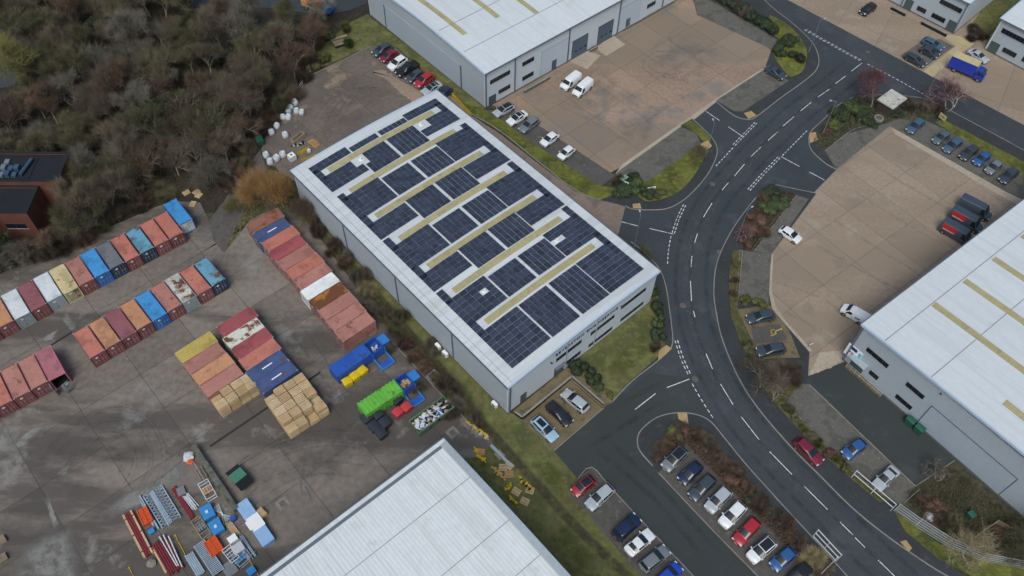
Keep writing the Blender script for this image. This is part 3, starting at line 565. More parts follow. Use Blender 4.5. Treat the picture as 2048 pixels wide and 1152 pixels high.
for i in range(6):
    g = SKY[i + 1] - SKY[i]
    if g > 7: strip_(SKY[i] + 1.0, 6, SKY[i] + 1.0, 4)
    else: strip_(SKY[i] + 1.75, 4, SKY[i] + .68, 4)
strip_(SKY[6] + .75, 2, SKY[6] + .72, 1); 
for v in SKY:
    for b in (-1, 0, 1):
        if abs(v - 44.9) < .1 and b == 1: continue
        cells.append((LO + .63, v + b * .945, False)); cells.append((RO - .63, v + b * .945, False))
HATCH = [FA.g(969, 585, AH + .2), FA.g(1114, 484, AH + .2), FA.g(722, 322, AH + .2), FA.g(842, 252, AH + .2)]
cells = [c for c in cells if all(abs(c[0] - h[0]) > 1.05 or abs(c[1] - h[1]) > .9 for h in HATCH)]
cells.sort(key=lambda c: c[1])
rest = MB()
for i, (u, v, p) in enumerate(cells):
    sl = (zA(u + .3) - zA(u - .3)) / .6
    if i < 300:
        o = obj('solar_panel', pan_me, roofA, (u, v, zA(u) + .10)); o.rotation_euler = (0, -math.atan(sl), 0)
        if p: o.rotation_euler = Matrix.Rotation(-math.atan(sl), 3, 'Y').__matmul__(Matrix.Rotation(R(90), 3, 'Z')).to_euler()
    else:
        a, b = (PW, PL) if p else (PL, PW)
        for z0, z1, e, mi in ((.10, .135, 0, 0), (.08, .098, .006, 1)):
            x0, x1, y0, y1 = u - a / 2 - e, u + a / 2 + e, v - b / 2 - e, v + b / 2 + e; zl, zr = zA(x0), zA(x1); zl, zr = zA(u) - sl * (u - x0), zA(u) + sl * (x1 - u)
            rest.add([(x0, y0, zl + z0), (x1, y0, zr + z0), (x1, y1, zr + z0), (x0, y1, zl + z0), (x0, y0, zl + z1), (x1, y0, zr + z1), (x1, y1, zr + z1), (x0, y1, zl + z1)], [(4, 5, 6, 7), (0, 1, 5, 4), (1, 2, 6, 5), (2, 3, 7, 6), (3, 0, 4, 7)], mi)
M['solar_far'] = mat('solar_cells_far', (.038, .047, .072), .3, .42, .75, 1.4, spec=.3)
ro = rest.build('solar_panel_array', [M['solar_far'], M['alum']], roofA); ro['kind'] = 'stuff'
for u, v in HATCH:
    z = zA(u); mb = MB(); mb.box(u - .35, u + .35, v - .35, v + .35, z, z + .12); mb.tube((u, v, z + .12), (u, v, z + .5), .12, .12, 8); mb.tube((u, v, z + .5), (u, v, z + .6), .2, .16, 8); mb.build('roof_vent', M['white'], roofA)
vf = .3
for a, b, n in (((1112, 721), (1163, 682), 8), ((1181, 669), (1229, 631), 8), ((1243, 613), (1291, 580), 8)):
    p, q = FA.on_v(*a, vf), FA.on_v(*b, vf); z = (p[1] + q[1]) / 2; window(A, 'v', vf, p[0], q[0], z - .45, z + .45, n)
for a, b, n in (((1131, 727), (1161, 704), 5), ((1177, 692), (1224, 656), 8), ((1241, 640), (1286, 606), 8)):
    p, q = FA.on_v(*a, vf), FA.on_v(*b, vf); z = (p[1] + q[1]) / 2; window(A, 'v', vf, p[0], q[0], z - .45, z + .45, n)
p = FA.on_v(1116, 752, vf); doorway(A, 'v', vf, p[0] - .9, p[0] + .9, .35, 2.5); bx(MB(), 'v', vf, p[0] - 1.0, p[0] + 1.0, 0, .5, 2.7, 2.8).build('canopy', M['gutter'], A)
p = FA.on_v(1046, 803, vf); doorway(A, 'v', vf, p[0] - .5, p[0] + .5, .35, 2.4)
p = FA.on_v(1044, 790, vf)
for u in (.42, 12.0, 18.2): bx(MB(), 'v', vf, u - .08, u + .08, .003, .12, .3, AH - .35).build('cladding_joint', M['flash'], A)
downpipe(A, 'v', vf, .62, AH - .3, .2)
for x, y in ((688, 460), (792, 565), (905, 680)): v, z = FA.on_u(x, y, vf); downpipe(A, 'u', vf, v, AH - .3, .16)
for x, y in ((1102, 725), (1242, 612)): u, z = FA.on_v(x, y, vf); m_ = MB(); bx(m_, 'v', vf, u - .12, u + .12, 0, .3, z - .1, z + .1); m_.build('floodlight', M['frame'], A)
def wall_text(s, par, fr, a, b, v, zoff, size=None):
    cu = bpy.data.curves.new('lettering', 'FONT'); cu.body = s; cu.size = 1.0; cu.extrude = .03; cu.space_character = 1.25
    to = bpy.data.objects.new('lettering_tmp', cu); COL.objects.link(to); dg = bpy.context.evaluated_depsgraph_get(); me = bpy.data.meshes.new_from_object(to.evaluated_get(dg)); bpy.data.objects.remove(to)
    xs = [q.co.x for q in me.vertices]; ys = [q.co.y for q in me.vertices]; k = (b[0] - a[0]) / (max(xs) - min(xs))
    kz = size / (max(ys) - min(ys))
    for q in me.vertices: q.co = (a[0] + (q.co.x - min(xs)) * k, v - .05 - q.co.z, zoff + (q.co.y - min(ys)) * kz)
    if not me.materials: me.materials.append(M['letter'])
    me.materials[0] = M['letter']; return obj('lettering', me, par)
for s, a, b in (('BEVERSTON', (1112, 705), (1168, 664)), ('ENGINEERING', (1174, 660), (1236, 613))):
    p, q = FA.on_v(*a, vf), FA.on_v(*b, vf); wall_text(s, A, FA, p, q, vf, 6.35, .62)
# access ramp wall and pavement in front of the warehouse
rw = thing('ramp_wall', 'low dark brick ramp wall with pale coping below the lettered front', 'wall', FA.P(0, 0, 0), FA.th)
pts = [FA.g(*p) for p in ((1030, 828), (1044, 838), (1143, 757), (1207, 812))]
for a, b in zip(pts[:-1], pts[1:]):
    MB().bar((a[0], a[1], .35), (b[0], b[1], .35), .24, .7).build('wall', M['felt'], rw); MB().bar((a[0], a[1], .74), (b[0], b[1], .74), .32, .08).build('coping', M['kerb'], rw)
sheet('ramp_path', [(1026, 822), (1044, 836), (1140, 758), (1205, 815), (1226, 803), (1165, 742), (1150, 722)], .3, M['pavers_tan'], zb=-.05)
# ---------------------------------------------------------------- B: upper unit
FB = Frame((-6.25, 125.28), R(42.4)); BH = 8.8
B, roofB, zB = unit('loading_warehouse', 'long silver warehouse with blue loading doors at top centre', FB, -.3, 96, -.3, 39, BH, 'v', .9, M['roof_c'])
for a, b in (((834, 0), (930, 70)), ((945, 0), (996, 36)), ((1034, 0), (1073, 26))):
    q = FB.g(*b, BH + .5); roof_strip(roofB, zB, 'v', q[1], 37, q[0], 1.1, M['skylight'], 'rooflight')
for k in range(3): roof_strip(roofB, zB, 'v', 11.5, 37, 49 + k * 12.6, 1.1, M['skylight'], 'rooflight')
for x, y in ((935, 100), (882, 62)): seam(roofB, zB, 'v', FB.g(x, y, BH + .5)[1], .5, 95)
for a, b, n in (((980, 166), (1020, 143), 6), ((997, 185), (1020.5, 171.5), 4), ((1044.5, 131), (1068, 115), 4), ((1044.5, 159), (1067, 145), 4)):
    p, q = FB.on_v(*a), FB.on_v(*b); z = (p[1] + q[1]) / 2; window(B, 'v', 0, p[0], q[0], z - .5, z + .5, n)
p, q = FB.on_v(1294, 14), FB.on_v(1311, 4); window(B, 'v', 0, p[0], q[0], (p[1] + q[1]) / 2 - .5, (p[1] + q[1]) / 2 + .5, 4)
p = FB.on_v(984.6, 196); doorway(B, 'v', 0, p[0] - .8, p[0] + .8, .1, 2.3)
p = FB.on_v(1108, 126); doorway(B, 'v', 0, p[0] - .55, p[0] + .55, .35, 2.5, 'door'); p = FB.on_v(1256, 42); doorway(B, 'v', 0, p[0] - .55, p[0] + .55, .35, 2.5, 'door')
for a, b in (((1145, 92), (1175, 75)), ((1197, 62), (1226, 46))):
    p, q = FB.on_v(*a), FB.on_v(*b); doorway(B, 'v', 0, p[0], q[0], .15, 4.6, 'door', 'loading_door')
for a, b in (((1083, 120), (1135, 90)), ((1237, 40), (1281, 18))):
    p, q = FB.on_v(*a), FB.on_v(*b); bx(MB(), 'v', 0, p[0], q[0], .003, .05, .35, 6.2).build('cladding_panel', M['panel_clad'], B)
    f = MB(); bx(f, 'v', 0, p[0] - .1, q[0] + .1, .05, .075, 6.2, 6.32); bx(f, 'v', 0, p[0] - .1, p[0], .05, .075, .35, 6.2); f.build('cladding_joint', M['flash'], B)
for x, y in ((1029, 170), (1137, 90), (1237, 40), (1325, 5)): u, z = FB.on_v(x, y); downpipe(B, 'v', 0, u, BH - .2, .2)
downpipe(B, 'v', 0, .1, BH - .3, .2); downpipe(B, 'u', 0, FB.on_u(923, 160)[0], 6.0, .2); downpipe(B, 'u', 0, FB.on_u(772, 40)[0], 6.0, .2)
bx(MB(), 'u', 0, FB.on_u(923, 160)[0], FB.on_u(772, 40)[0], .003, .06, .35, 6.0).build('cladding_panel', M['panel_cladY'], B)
for x0, y0, x1, y1, h in ((1048, 187, 1100, 158, .7), (1180, 105, 1196, 98, .6), (1246, 62, 1345, 3, .5)):   # low planter walls at its foot
    a, b = FB.g(x0, y0), FB.g(x1, y1); t = thing('planter_wall', 'low dark planter wall at the foot of the upper warehouse, ' + {1048: 'by the windows', 1180: 'between the loading doors', 1246: 'right of the loading doors'}[x0], 'wall', FB.P(a[0], a[1], 0), FB.th)
    l = b[0] - a[0]; MB().box(0, l, -.15, .15, 0, h).build('wall', M['plinth'], t); MB().box(-.03, l + .03, -.2, .2, h, h + .06).build('coping', M['kerb'], t)
# ---------------------------------------------------------------- C: right unit
FC = Frame((51.96, 69.96), R(38.45)); CHh = 9.7
C, roofC, zC = unit('right_warehouse', 'silver warehouse with pale roof and big ribbed shutter at lower right', FC, -.3, 75, -60, .3, CHh, 'v', 1.1, M['roof_c'])
for a, e in (((1868, 607), -31), ((1930, 560), -31), ((1988, 516), -31), ((2045, 470), -31)):
    q = FC.g(*a, CHh + .4); roof_strip(roofC, zC, 'v', e, q[1], q[0], 1.15, M['skylight'], 'rooflight')
q = FC.g(2008, 805, CHh + .8); roof_strip(roofC, zC, 'v', -31, q[1], q[0], 1.15, M['skylight'], 'rooflight')
for x, y in ((1776, 676), (1868, 750)): seam(roofC, zC, 'v', FC.g(x, y, CHh + .5)[1], 0, 74)
Zc = lambda x, y: (1660 + x / 5.01, 640 + y / 5.01)
for a, b, n, hh in (((370, 285), (580, 470), 4, .5), ((395, 515), (480, 590), 2, .5), ((765, 635), (940, 780), 3, .5), ((660, 755), (815, 890), 3, .5)):
    p, q = FC.on_u(*Zc(*a)), FC.on_u(*Zc(*b)); z = (p[1] + q[1]) / 2; window(C, 'u', 0, p[0], q[0], z - hh, z + hh, n)
p = FC.on_u(*Zc(290, 430)); doorway(C, 'u', 0, p[0] - 1.0, p[0] + 1.0, .35, 2.7); bx(MB(), 'u', 0, p[0] - 1.4, p[0] + 1.4, 0, 1.1, 2.85, 2.98).build('canopy', M['flash'], C)
p = FC.on_u(*Zc(225, 345)); bx(MB(), 'u', 0, p[0] - 1.3, p[0] + 1.3, .003, .06, 1.6, 4.4).build('sign', M['white'], C)
M['skyblue'] = mat('sky_blue_print', (.10, .42, .68), .4, 0); M['black'] = mat('black_plastic', (.012, .012, .014), .45, .1)
bx(MB(), 'u', 0, p[0] - 1.25, p[0] - .75, .06, .07, 1.65, 4.0).build('sign_print', M['skyblue'], C); bx(MB(), 'u', 0, p[0] - .4, p[0] + .9, .06, .07, 3.5, 4.2).build('sign_print', M['letter'], C)
for k in range(3): bx(MB(), 'u', 0, p[0] - .5 + k * .45, p[0] - .2 + k * .45, .06, .07, 2.7, 3.0).build('sign_print', M['letter'], C)
p, q = FC.on_u(1835, 842), FC.on_u(2040, 962)
a0 = FC.on_u(1835, 846)[0]; a1 = FC.on_u(1995, 990)[0]
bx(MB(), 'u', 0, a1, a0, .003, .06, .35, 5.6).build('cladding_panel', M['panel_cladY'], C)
f = MB(); bx(f, 'u', 0, a1 - .12, a0 + .12, .06, .09, 5.6, 5.75); bx(f, 'u', 0, a0, a0 + .12, .06, .09, .35, 5.6); bx(f, 'u', 0, a1 - .12, a1, .06, .09, .35, 5.6); f.build('panel_edge', M['pipe'], C)
downpipe(C, 'u', 0, -.2, CHh - .3, .2)
for x, y in ((1010, 590), (1117, 735)): v, z = FC.on_u(*Zc(x, y)); m_ = MB(); bx(m_, 'u', 0, v - .1, v + .1, 0, .25, z - .1, z + .1); m_.build('floodlight', M['frame'], C)
# handrail ramp at its door
hr = thing('entrance_ramp', 'entrance ramp with metal handrails at right warehouse door', 'ramp', FC.P(0, 0, 0), FC.th)
a, b = FC.g(*Zc(150, 470)), FC.g(*Zc(480, 790))
MB().box(a[0] - .1, 0, b[1], a[1], 0, .28).build('ramp_slab', M['pavers_tan'], hr)
for u in (a[0], a[0] + 1.3):
    r_ = MB(); n = 9
    for k in range(n): v = a[1] + (b[1] - a[1]) * k / (n - 1); r_.tube((u, v, .2), (u, v, 1.2), .025)
    for z in (.7, 1.2): r_.bar((u, a[1], z), (u, b[1], z), .05)
    r_.build('handrail', M['alum'], hr)
# ---------------------------------------------------------------- D: near roof
DHh = 9.5; g = G(886.9, 876.8, DHh); FD = Frame((g.x, g.y), R(42.3))
D, roofD, zD = unit('ribbed_roof_warehouse', 'warehouse with ribbed white roof at bottom centre', FD, -62, 0, -48, 0, DHh, 'v', 1.4, M['roof_d'], rib=.5, ribh=.032)
for x, y in ((945, 952), (1023, 1040), (1085, 1110)): seam(roofD, zD, 'v', FD.g(x, y, DHh + .4)[1], -61.7, -.3, .07)
MB().box(-61.5, -1.0, -1.05, -.6, zD(-.6) + .0, zD(-.6) + .10).build('valley_gutter', M['gutter'], D)
MB().box(-.85, -.25, -47.5, -.3, DHh + .4, DHh + .44).build('parapet_capping', M['flash'], D) if False else None
fl = MB()
for k in range(14):
    v0, v1 = -.5 - k * 3.35, -.5 - (k + 1) * 3.35
    fl.add([(-.95, v0, zD(v0) + .07), (-.95, v1, zD(v1) + .07), (.02, v1, zD(v1) + .10), (.02, v0, zD(v0) + .10)], [(0, 1, 2, 3)])
fl.build('edge_flashing', M['flash'], D)
# ---------------------------------------------------------------- E, F: far units
g = G(1906.6, 67.8); h_ = G(1817, 22); ang = math.atan2(h_.y - g.y, h_.x - g.x) - math.pi / 2
FE = Frame((g.x, g.y), ang); EH = max(6.5, min(9, FE.on_u(1944, 7.6)[1]))
E, roofE, zE = unit('far_office_unit', 'far silver unit with two rows of dark windows at top right', FE, -.3, 30, -.3, 45, EH, 'u', .8, M['roof_c'])
Ze = lambda x, y: (1750 + x / 5.235, y / 5.235)
for a, b, n in (((680, 15), (910, 115), 6), ((440, 85), (535, 120), 3), ((592, 160), (735, 215), 4)):
    p, q = FE.on_u(*Ze(*a)), FE.on_u(*Ze(*b)); z = (p[1] + q[1]) / 2; window(E, 'u', 0, p[0], q[0], z - .55, z + .55, n)
for a in ((790, 285), (345, 60)): p = FE.on_u(*Ze(*a)); doorway(E, 'u', 0, p[0] - .8, p[0] + .8, .1, 2.5)
downpipe(E, 'u', 0, .1, EH - .3, .2); p = FE.on_u(*Ze(280, 40)); downpipe(E, 'u', 0, p[0], EH - .3, .2)
for (x0, y0), (x1, y1), nm in (((165, 95), (320, 165), 'left'), ((480, 250), (750, 380), 'right')):
    a, b = FE.g(*Ze(x0, y0)), FE.g(*Ze(x1, y1)); t = thing('planter_wall', 'low dark wall in front of the far unit, %s of the two' % nm, 'wall', FE.P(a[0], a[1], 0), FE.th); l = b[1] - a[1]
    MB().box(-.2, .2, min(0, l), max(0, l), 0, .7).build('wall', M['felt'], t); MB().box(-.26, .26, min(0, l) - .05, max(0, l) + .05, .7, .77).build('coping', M['kerb'], t)
g = G(1968.7, 99.3); h_ = G(2048, 141); ang = math.atan2(g.y - h_.y, g.x - h_.x) - math.pi / 2
FF = Frame((g.x, g.y), ang); FH = max(6.5, min(9, FF.on_u(2004, 36)[1]))
F_, roofF, zF = unit('corner_office_unit', 'silver unit with white roof in the top right corner', FF, -.3, 40, -50, .3, FH, 'u', .8, M['roof_c'])
for a, b, n in (((1325, 320), (1600, 445), 7), ((1335, 520), (1480, 580), 4), ((1540, 615), (1620, 650), 3)):
    p, q = FF.on_u(*Ze(*a)), FF.on_u(*Ze(*b)); z = (p[1] + q[1]) / 2; window(F_, 'u', 0, p[0], q[0], z - .55, z + .55, n)
p = FF.on_u(*Ze(1245, 490)); doorway(F_, 'u', 0, p[0] - .9, p[0] + .9, .1, 2.5)
# ---------------------------------------------------------------- brick building on the left, mostly behind trees
g = G(52, 478); FG = Frame((g.x, g.y), R(2.0)); LB = thing('brick_building', 'red brick building with flat dark roofs on the left edge', 'building', FG.P(0, 0, 0), FG.th)
def brickbox(u0, u1, v0, v1, h, win=0):
    mb = MB(); mb.box(u0, u1, v0, v0 + .3, 0, h); mb.box(u0, u1, v1 - .3, v1, 0, h); mb.box(u0, u0 + .3, v0 + .3, v1 - .3, 0, h); mb.box(u1 - .3, u1, v0 + .3, v1 - .3, 0, h); mb.build('wall', M['brick'], LB)
    r_ = MB().box(u0 + .3, u1 - .3, v0 + .3, v1 - .3, h - .5, h - .3).build('roof', M['felt'], LB)
    c_ = MB(); c_.box(u0 - .05, u1 + .05, v0 - .05, v0 + .35, h, h + .08); c_.box(u0 - .05, u1 + .05, v1 - .35, v1 + .05, h, h + .08); c_.box(u0 - .05, u0 + .35, v0 + .35, v1 - .35, h, h + .08); c_.box(u1 - .35, u1 + .05, v0 + .35, v1 - .35, h, h + .08); c_.build('parapet_coping', M['felt'], LB)
    return r_
brickbox(-16, 2.6, .5, 6.7, 6.0); brickbox(-14, 6.1, 6.75, 13.7, 7.0)
window(LB, 'v', .5, -2.2, 1.2, 2.2, 3.4, 2); window(LB, 'v', .5, -9, -6, 2.2, 3.4, 2)
pl = MB(); pl.box(-6.0, 1.0, 7.6, 12.6, 6.72, 6.8); pl.build('plant_deck', M['felt'], LB)
M['greyplant'] = mat('grey_plant', (.14, .17, .20), .6, .2); M['plantblue'] = mat('blue_plant_paint', (.04, .075, .12), .5, .15)
duct = MB(); duct.tube((-.4, 8.0, 7.3), (.3, 11.8, 7.3), .28, .28, 10); duct.build('duct', M['plantblue'], LB)
for i in range(7):
    x = -4.2 + (i % 3) * 1.1; y = 7.8 + (i // 3) * 1.5; MB().box(x, x + .8, y, y + 1.0, 6.8, 7.2 + .3 * (i % 2)).build('plant_unit', M['plantblue'] if i % 3 else M['greyplant'], LB)
wl = thing('boundary_wall', 'long dark boundary wall behind the brick building', 'wall', FG.P(-20, 20.5, 0), FG.th)
MB().box(0, 26, 0, .35, 0, 2.6).build('wall', M['felt'], wl); MB().box(-.05, 26.05, -.06, .41, 2.6, 2.72).build('coping', M['gutter'], wl)
# ---------------------------------------------------------------- small substation with white roof
g = G(1752, 228); FS = Frame((g.x, g.y), R(42)); 
c0 = [FS.g(x, y, 2.8) for x, y in ((1783, 178), (1812, 197), (1788, 217), (1762, 203))]
u0, u1 = min(c[0] for c in c0) , max(c[0] for c in c0); v0, v1 = min(c[1] for c in c0), max(c[1] for c in c0)
SB = thing('substation', 'small brick substation with lichen-white flat roof by the red-twigged trees', 'hut', FS.P(0, 0, 0), FS.th)
M['lichen'] = mat('lichen_roof', (.46, .45, .40), .9, .2, .4, 5, stain=(.22, .21, .19), amt=.4, ss=1.5)
MB().box(u0 + .3, u1 - .3, v0 + .3, v1 - .3, 0, 2.6).build('wall', mat('dark_brick', (.055, .042, .038), .9, .25), SB); MB().box(u0, u1, v0, v1, 2.6, 2.85).build('roof', M['lichen'], SB); bx(MB(), 'v', v0 + .3, (u0 + u1) / 2 - .8, (u0 + u1) / 2 + .8, 0, .05, .05, 2.2).build('door', M['doorg'], SB)
# ================================================================ vehicles
def paint(name, col, rough=.28, metal=.0):
    m = mat('paint_' + name, col, rough, .06, .8, 6, metal=metal, spec=.5); m.node_tree.nodes['Principled BSDF'].inputs['Coat Weight'].default_value = .35; return m
PAINT = {k: paint(k, c) for k, c in dict(white=(.70, .71, .72), silver=(.36, .39, .42), grey=(.16, .175, .19), dark_grey=(.040, .046, .052), black=(.014, .015, .018), navy=(.012, .022, .06), blue=(.025, .09, .25), bright_blue=(.02, .06, .42),
         red=(.36, .018, .03), maroon=(.17, .015, .03), light_blue=(.30, .44, .56), teal_grey=(.07, .11, .13), slate=(.042, .056, .070), royal=(.015, .04, .34), vangrey=(.05, .066, .088), steel_blue=(.055, .10, .155)).items()}
M['tyre'] = mat('tyre_rubber', (.014, .014, .014), .9, .1); M['rim'] = mat('alloy_rim', (.30, .31, .32), .35, .05, metal=.6); M['trimblack'] = mat('black_trim', (.014, .015, .016), .5, .05)
M['headlamp'] = mat('headlamp_glass', (.62, .66, .70), .1, 0, spec=.6); M['taillamp'] = mat('tail_lamp', (.30, .012, .012), .2, 0, spec=.5); M['plate'] = mat('number_plate', (.65, .65, .58), .5, 0); M['platey'] = mat('rear_number_plate', (.62, .46, .06), .5, 0)
M['carglass'] = mat('car_glass', (.016, .022, .027), .12, 0, spec=.45)
KIND = dict(  # L, W, H, hood z, windscreen base, roof front, roof rear, rear base (fractions of L from centre), rear base z
    hatch=(4.1, 1.78, 1.48, .96, .265, .045, -.32, -.475, 1.02), small=(3.7, 1.68, 1.50, .97, .29, .075, -.34, -.48, 1.0), saloon=(4.6, 1.82, 1.45, .93, .225, .015, -.20, -.375, 1.02),
    suv=(4.5, 1.88, 1.67, 1.08, .265, .055, -.36, -.48, 1.12), estate=(4.65, 1.82, 1.48, .95, .24, .03, -.37, -.475, 1.0), pickup=(5.2, 1.9, 1.78, 1.12, .24, .10, -.10, -.16, 1.12))
def loft(mb, rings, mi=0, cap=True):
    n = len(rings[0]); vs = [p for r in rings for p in r]; fs = []
    for i in range(len(rings) - 1):
        for k in range(n - 1): a = i * n + k; fs.append((a, a + 1, a + n + 1, a + n))
    if cap: fs += [tuple(range(n - 1, -1, -1)), tuple((len(rings) - 1) * n + k for k in range(n))]
    return mb.add(vs, fs, mi)
def inset_quad(A, B, C_, D_, mu, mv0, mv1, off, nrm, mv2=None):
    A, B, C_, D_ = map(Vector, (A, B, C_, D_))
    f = lambda u, v: (A * (1 - u) + B * u) * (1 - v) + (D_ * (1 - u) + C_ * u) * v
    N = (B - A).cross(D_ - A).normalized()
    if N.dot(Vector(nrm)) < 0: N = -N
    q = [f(mu, mv0) + N * off, f(1 - mu, mv0) + N * off, f(1 - mu, 1 - mv1) + N * off, f(mu, 1 - mv1) + N * off]
    b = [p - N * (off + .02) for p in q]; return q + b
def slab8(mb, p, mi=0):
    N = (Vector(p[1]) - Vector(p[0])).cross(Vector(p[3]) - Vector(p[0])); flip = N.dot(Vector(p[0]) - Vector(p[4])) < 0
    fs = [(0, 1, 2, 3), (7, 6, 5, 4), (4, 5, 1, 0), (5, 6, 2, 1), (6, 7, 3, 2), (7, 4, 0, 3)]
    return mb.add(p, [f[::-1] for f in fs] if flip else fs, mi)
def wheel(par, x, y, r, w=.2):
    s = 1 if y > 0 else -1
    t = MB(); t.tube((0, -w / 2, 0), (0, w / 2, 0), r, r, 16); o = obj('wheel', t.mesh('wheel', [M['tyre']], 40), par, (x, y - s * w / 2, r))
    k = MB(); k.tube((0, s * (w / 2), 0), (0, s * (w / 2 + .012), 0), r * .66, r * .6, 14); 
    obj('rim', k.mesh('rim', [M['rim']]), o); return o
def make_car(kind):
    L, Wd, H, hz, wf, rf, rr, rb, rz = KIND[kind]; w = Wd / 2; h2 = L / 2
    t = thing('car_proto_' + kind, 'x', 'car')
    def ring(x, zl, zt, ww, crown=.03):
        y = [(0, zl), (.82 * ww, zl), (.97 * ww, zl + .12), (ww, (zl + zt) * .52), (.985 * ww, zt - .14), (.93 * ww, zt - .03), (.80 * ww, zt + crown * .4), (0, zt + crown)]
        return [(x, -a, b) for a, b in y[::-1]][:-1] + [(x, a, b) for a, b in y]
    bz = hz; tz = rz if kind in ('saloon',) else hz + .04
    st = [(h2, .38, .62, .62 * w), (h2 - .06, .26, .72, .80 * w), (h2 - .22, .20, hz - .16, .92 * w), (h2 - .5, .19, hz - .08, .98 * w), (wf * L + .1, .19, hz - .005, 1.0 * w), (0, .19, hz + .01, w), (rr * L, .19, hz + .03, w), (-h2 + .5, .20, tz, .985 * w), (-h2 + .15, .24, tz - .01, .93 * w), (-h2 + .03, .32, tz - .10, .86 * w), (-h2, .42, tz - .25, .78 * w)]
    loft(MB(), [ring(*s) for s in st]).build('body', PAINT['grey'], t, smooth=40)
    # cabin
    zb = hz - .02; rbz = rz - .02; wb, wt = .93 * w, .74 * w
    def cr(x, zlo, zhi, wlo, whi):
        y = [(wlo, zlo), (whi + .03, zhi - .07), (whi - .06, zhi - .005), (whi * .5, zhi + .02), (0, zhi + .03)]
        return [(x, -a, b) for a, b in y] + [(x, a, b) for a, b in y[::-1]][1:]
    xs = [(wf * L, zb - .03, zb + .03, wb * .96, wb * .9), (rf * L, zb, H - .03, wb, wt), ((rf + rr) / 2 * L, zb, H, wb, wt + .01), (rr * L, rbz - .02, H - .04, wb * .97, wt - .03), (rb * L, rbz - .06, rbz + .04, wb * .93, wb * .84)]
    if kind == 'estate' or kind == 'suv': xs[3] = (rr * L, rbz - .02, H - .02, wb * .97, wt - .01)
    rings = [cr(*x) for x in xs]
    cab = loft(MB(), rings).build('cabin', PAINT['grey'], t, smooth=35)
    n = len(rings[0])
    def pane(i, nm, a, b, mu, m0, m1, nrm):
        p = inset_quad(rings[i][a], rings[i][b], rings[i + 1][b], rings[i + 1][a], mu, m0, m1, .012, nrm); slab8(MB(), p).build(nm, M['carglass'], t)
    def screen(i, nm, m0, m1, sx, ys=.93):
        r0, r1 = rings[i], rings[i + 1]; A0, A1 = Vector(r0[n // 2]), Vector(r1[n // 2]); d = A1 - A0; N = Vector((d.z, 0, -d.x)).normalized(); N = N if N.z > 0 else -N
        vs = []; K = list(range(1, n - 1))
        for m in (m0, .5, 1 - m1):
            for k in K: p = Vector(r0[k]).lerp(Vector(r1[k]), m); p.y *= ys; vs.append(p + N * .022)
        nk = len(K); q = [v - N * .03 for v in vs]; fs = []
        for a in (0, 1):
            for k in range(nk - 1): b = a * nk + k; fs.append((b, b + 1, b + nk + 1, b + nk))
        MB().add(vs, [f[::-1] for f in fs] if sx < 0 else fs).add(q, fs if sx < 0 else [f[::-1] for f in fs]).build(nm, M['carglass'], t, smooth=60)
    screen(0, 'windscreen', .08, .04, 1, .96); screen(3, 'rear_window', .08, .2, 1, .95)
    for s in (0, 1):
        a, b = (0, 1) if s == 0 else (n - 1, n - 2); nr = (0, -1, .3) if s == 0 else (0, 1, .3)
        # front quarter + front door + rear door glass
        for i, x0, x1 in ((1, 0.04, .96), (2, .04, .93)):
            p = inset_quad(rings[i][a], rings[i][b], rings[i + 1][b], rings[i + 1][a], .10, x0, 1 - x1, .032, nr); slab8(MB(), p).build('side_window', M['carglass'], t)
        q = [Vector(rings[0][a]), Vector(rings[1][a]), Vector(rings[1][b])]; c_ = (q[0] + q[1] + q[2]) / 3; q = [c_ + (x - c_) * .72 for x in q]; N = Vector((.2, -1 if s == 0 else 1, .3)).normalized() * .014
        mb = MB(); mb.add([x + N for x in q] + [x - N for x in q], [(0, 1, 2), (5, 4, 3), (0, 3, 4, 1), (1, 4, 5, 2), (2, 5, 3, 0)]); mb.build('quarter_window', M['carglass'], t)
    # roof skin (so that contrasting roofs can be told apart)
    mb = MB(); k0, k1 = 2, n - 3; vs = []; fs = []
    for i in (1, 2, 3):
        for k in range(k0, k1 + 1):
            v = Vector(rings[i][k]); v.z += .012; v.y *= .97; v.x += (-.05 if i == 1 else .05 if i == 3 else 0); vs.append(v)
    nn = k1 - k0 + 1
    for i in (0, 1):
        for k in range(nn - 1): a = i * nn + k; fs.append((a, a + 1, a + nn + 1, a + nn))
    mb.add(vs, fs).build('roof', PAINT['grey'], t, smooth=50)
    r = .33 if kind not in ('suv', 'pickup') else .37
    if kind == 'small': r = .30
    for x in (h2 - .82, -h2 + .80):
        for s in (-1, 1):
            a = MB(); a.tube((x, s * (w - .09), r + .02), (x, s * (w + .004), r + .02), r * 1.17, r * 1.17, 16); a.build('wheel_arch', M['trimblack'], t)
            wheel(t, x, s * (w + .012), r)
    for s in (-1, 1):
        mb = MB(); y0, y1 = sorted((s * .50 * w, s * .88 * w)); slab8(mb, [Vector(p) for p in ((h2 - .03, y0, .60), (h2 - .03 - .10 * (abs(y0) > abs(y1)), y0, .62), (h2 - .26, y0, hz - .13), (h2 - .2, y0, hz - .13), (h2 - .02, y1, .6), (h2 - .13, y1, .62), (h2 - .26, y1, hz - .13), (h2 - .2, y1, hz - .13))])
        mb = MB(); mb.box(h2 - .24, h2 - .06, min(y0, y1), max(y0, y1), hz - .36, hz - .17); mb.build('headlight', M['headlamp'], t)
        mb = MB(); y0, y1 = sorted((s * .56 * w, s * .90 * w)); mb.box(-h2 - .005, -h2 + .12, y0, y1, tz - .30, tz - .12); mb.build('tail_light', M['taillamp'], t)
        mb = MB(); x = wf * L - .12; mb.box(x - .08, x + .06, *sorted((s * (w - .04), s * (w + .17))), hz + .02, hz + .16); mb.build('mirror', PAINT['grey'], t)
        mb = MB(); 
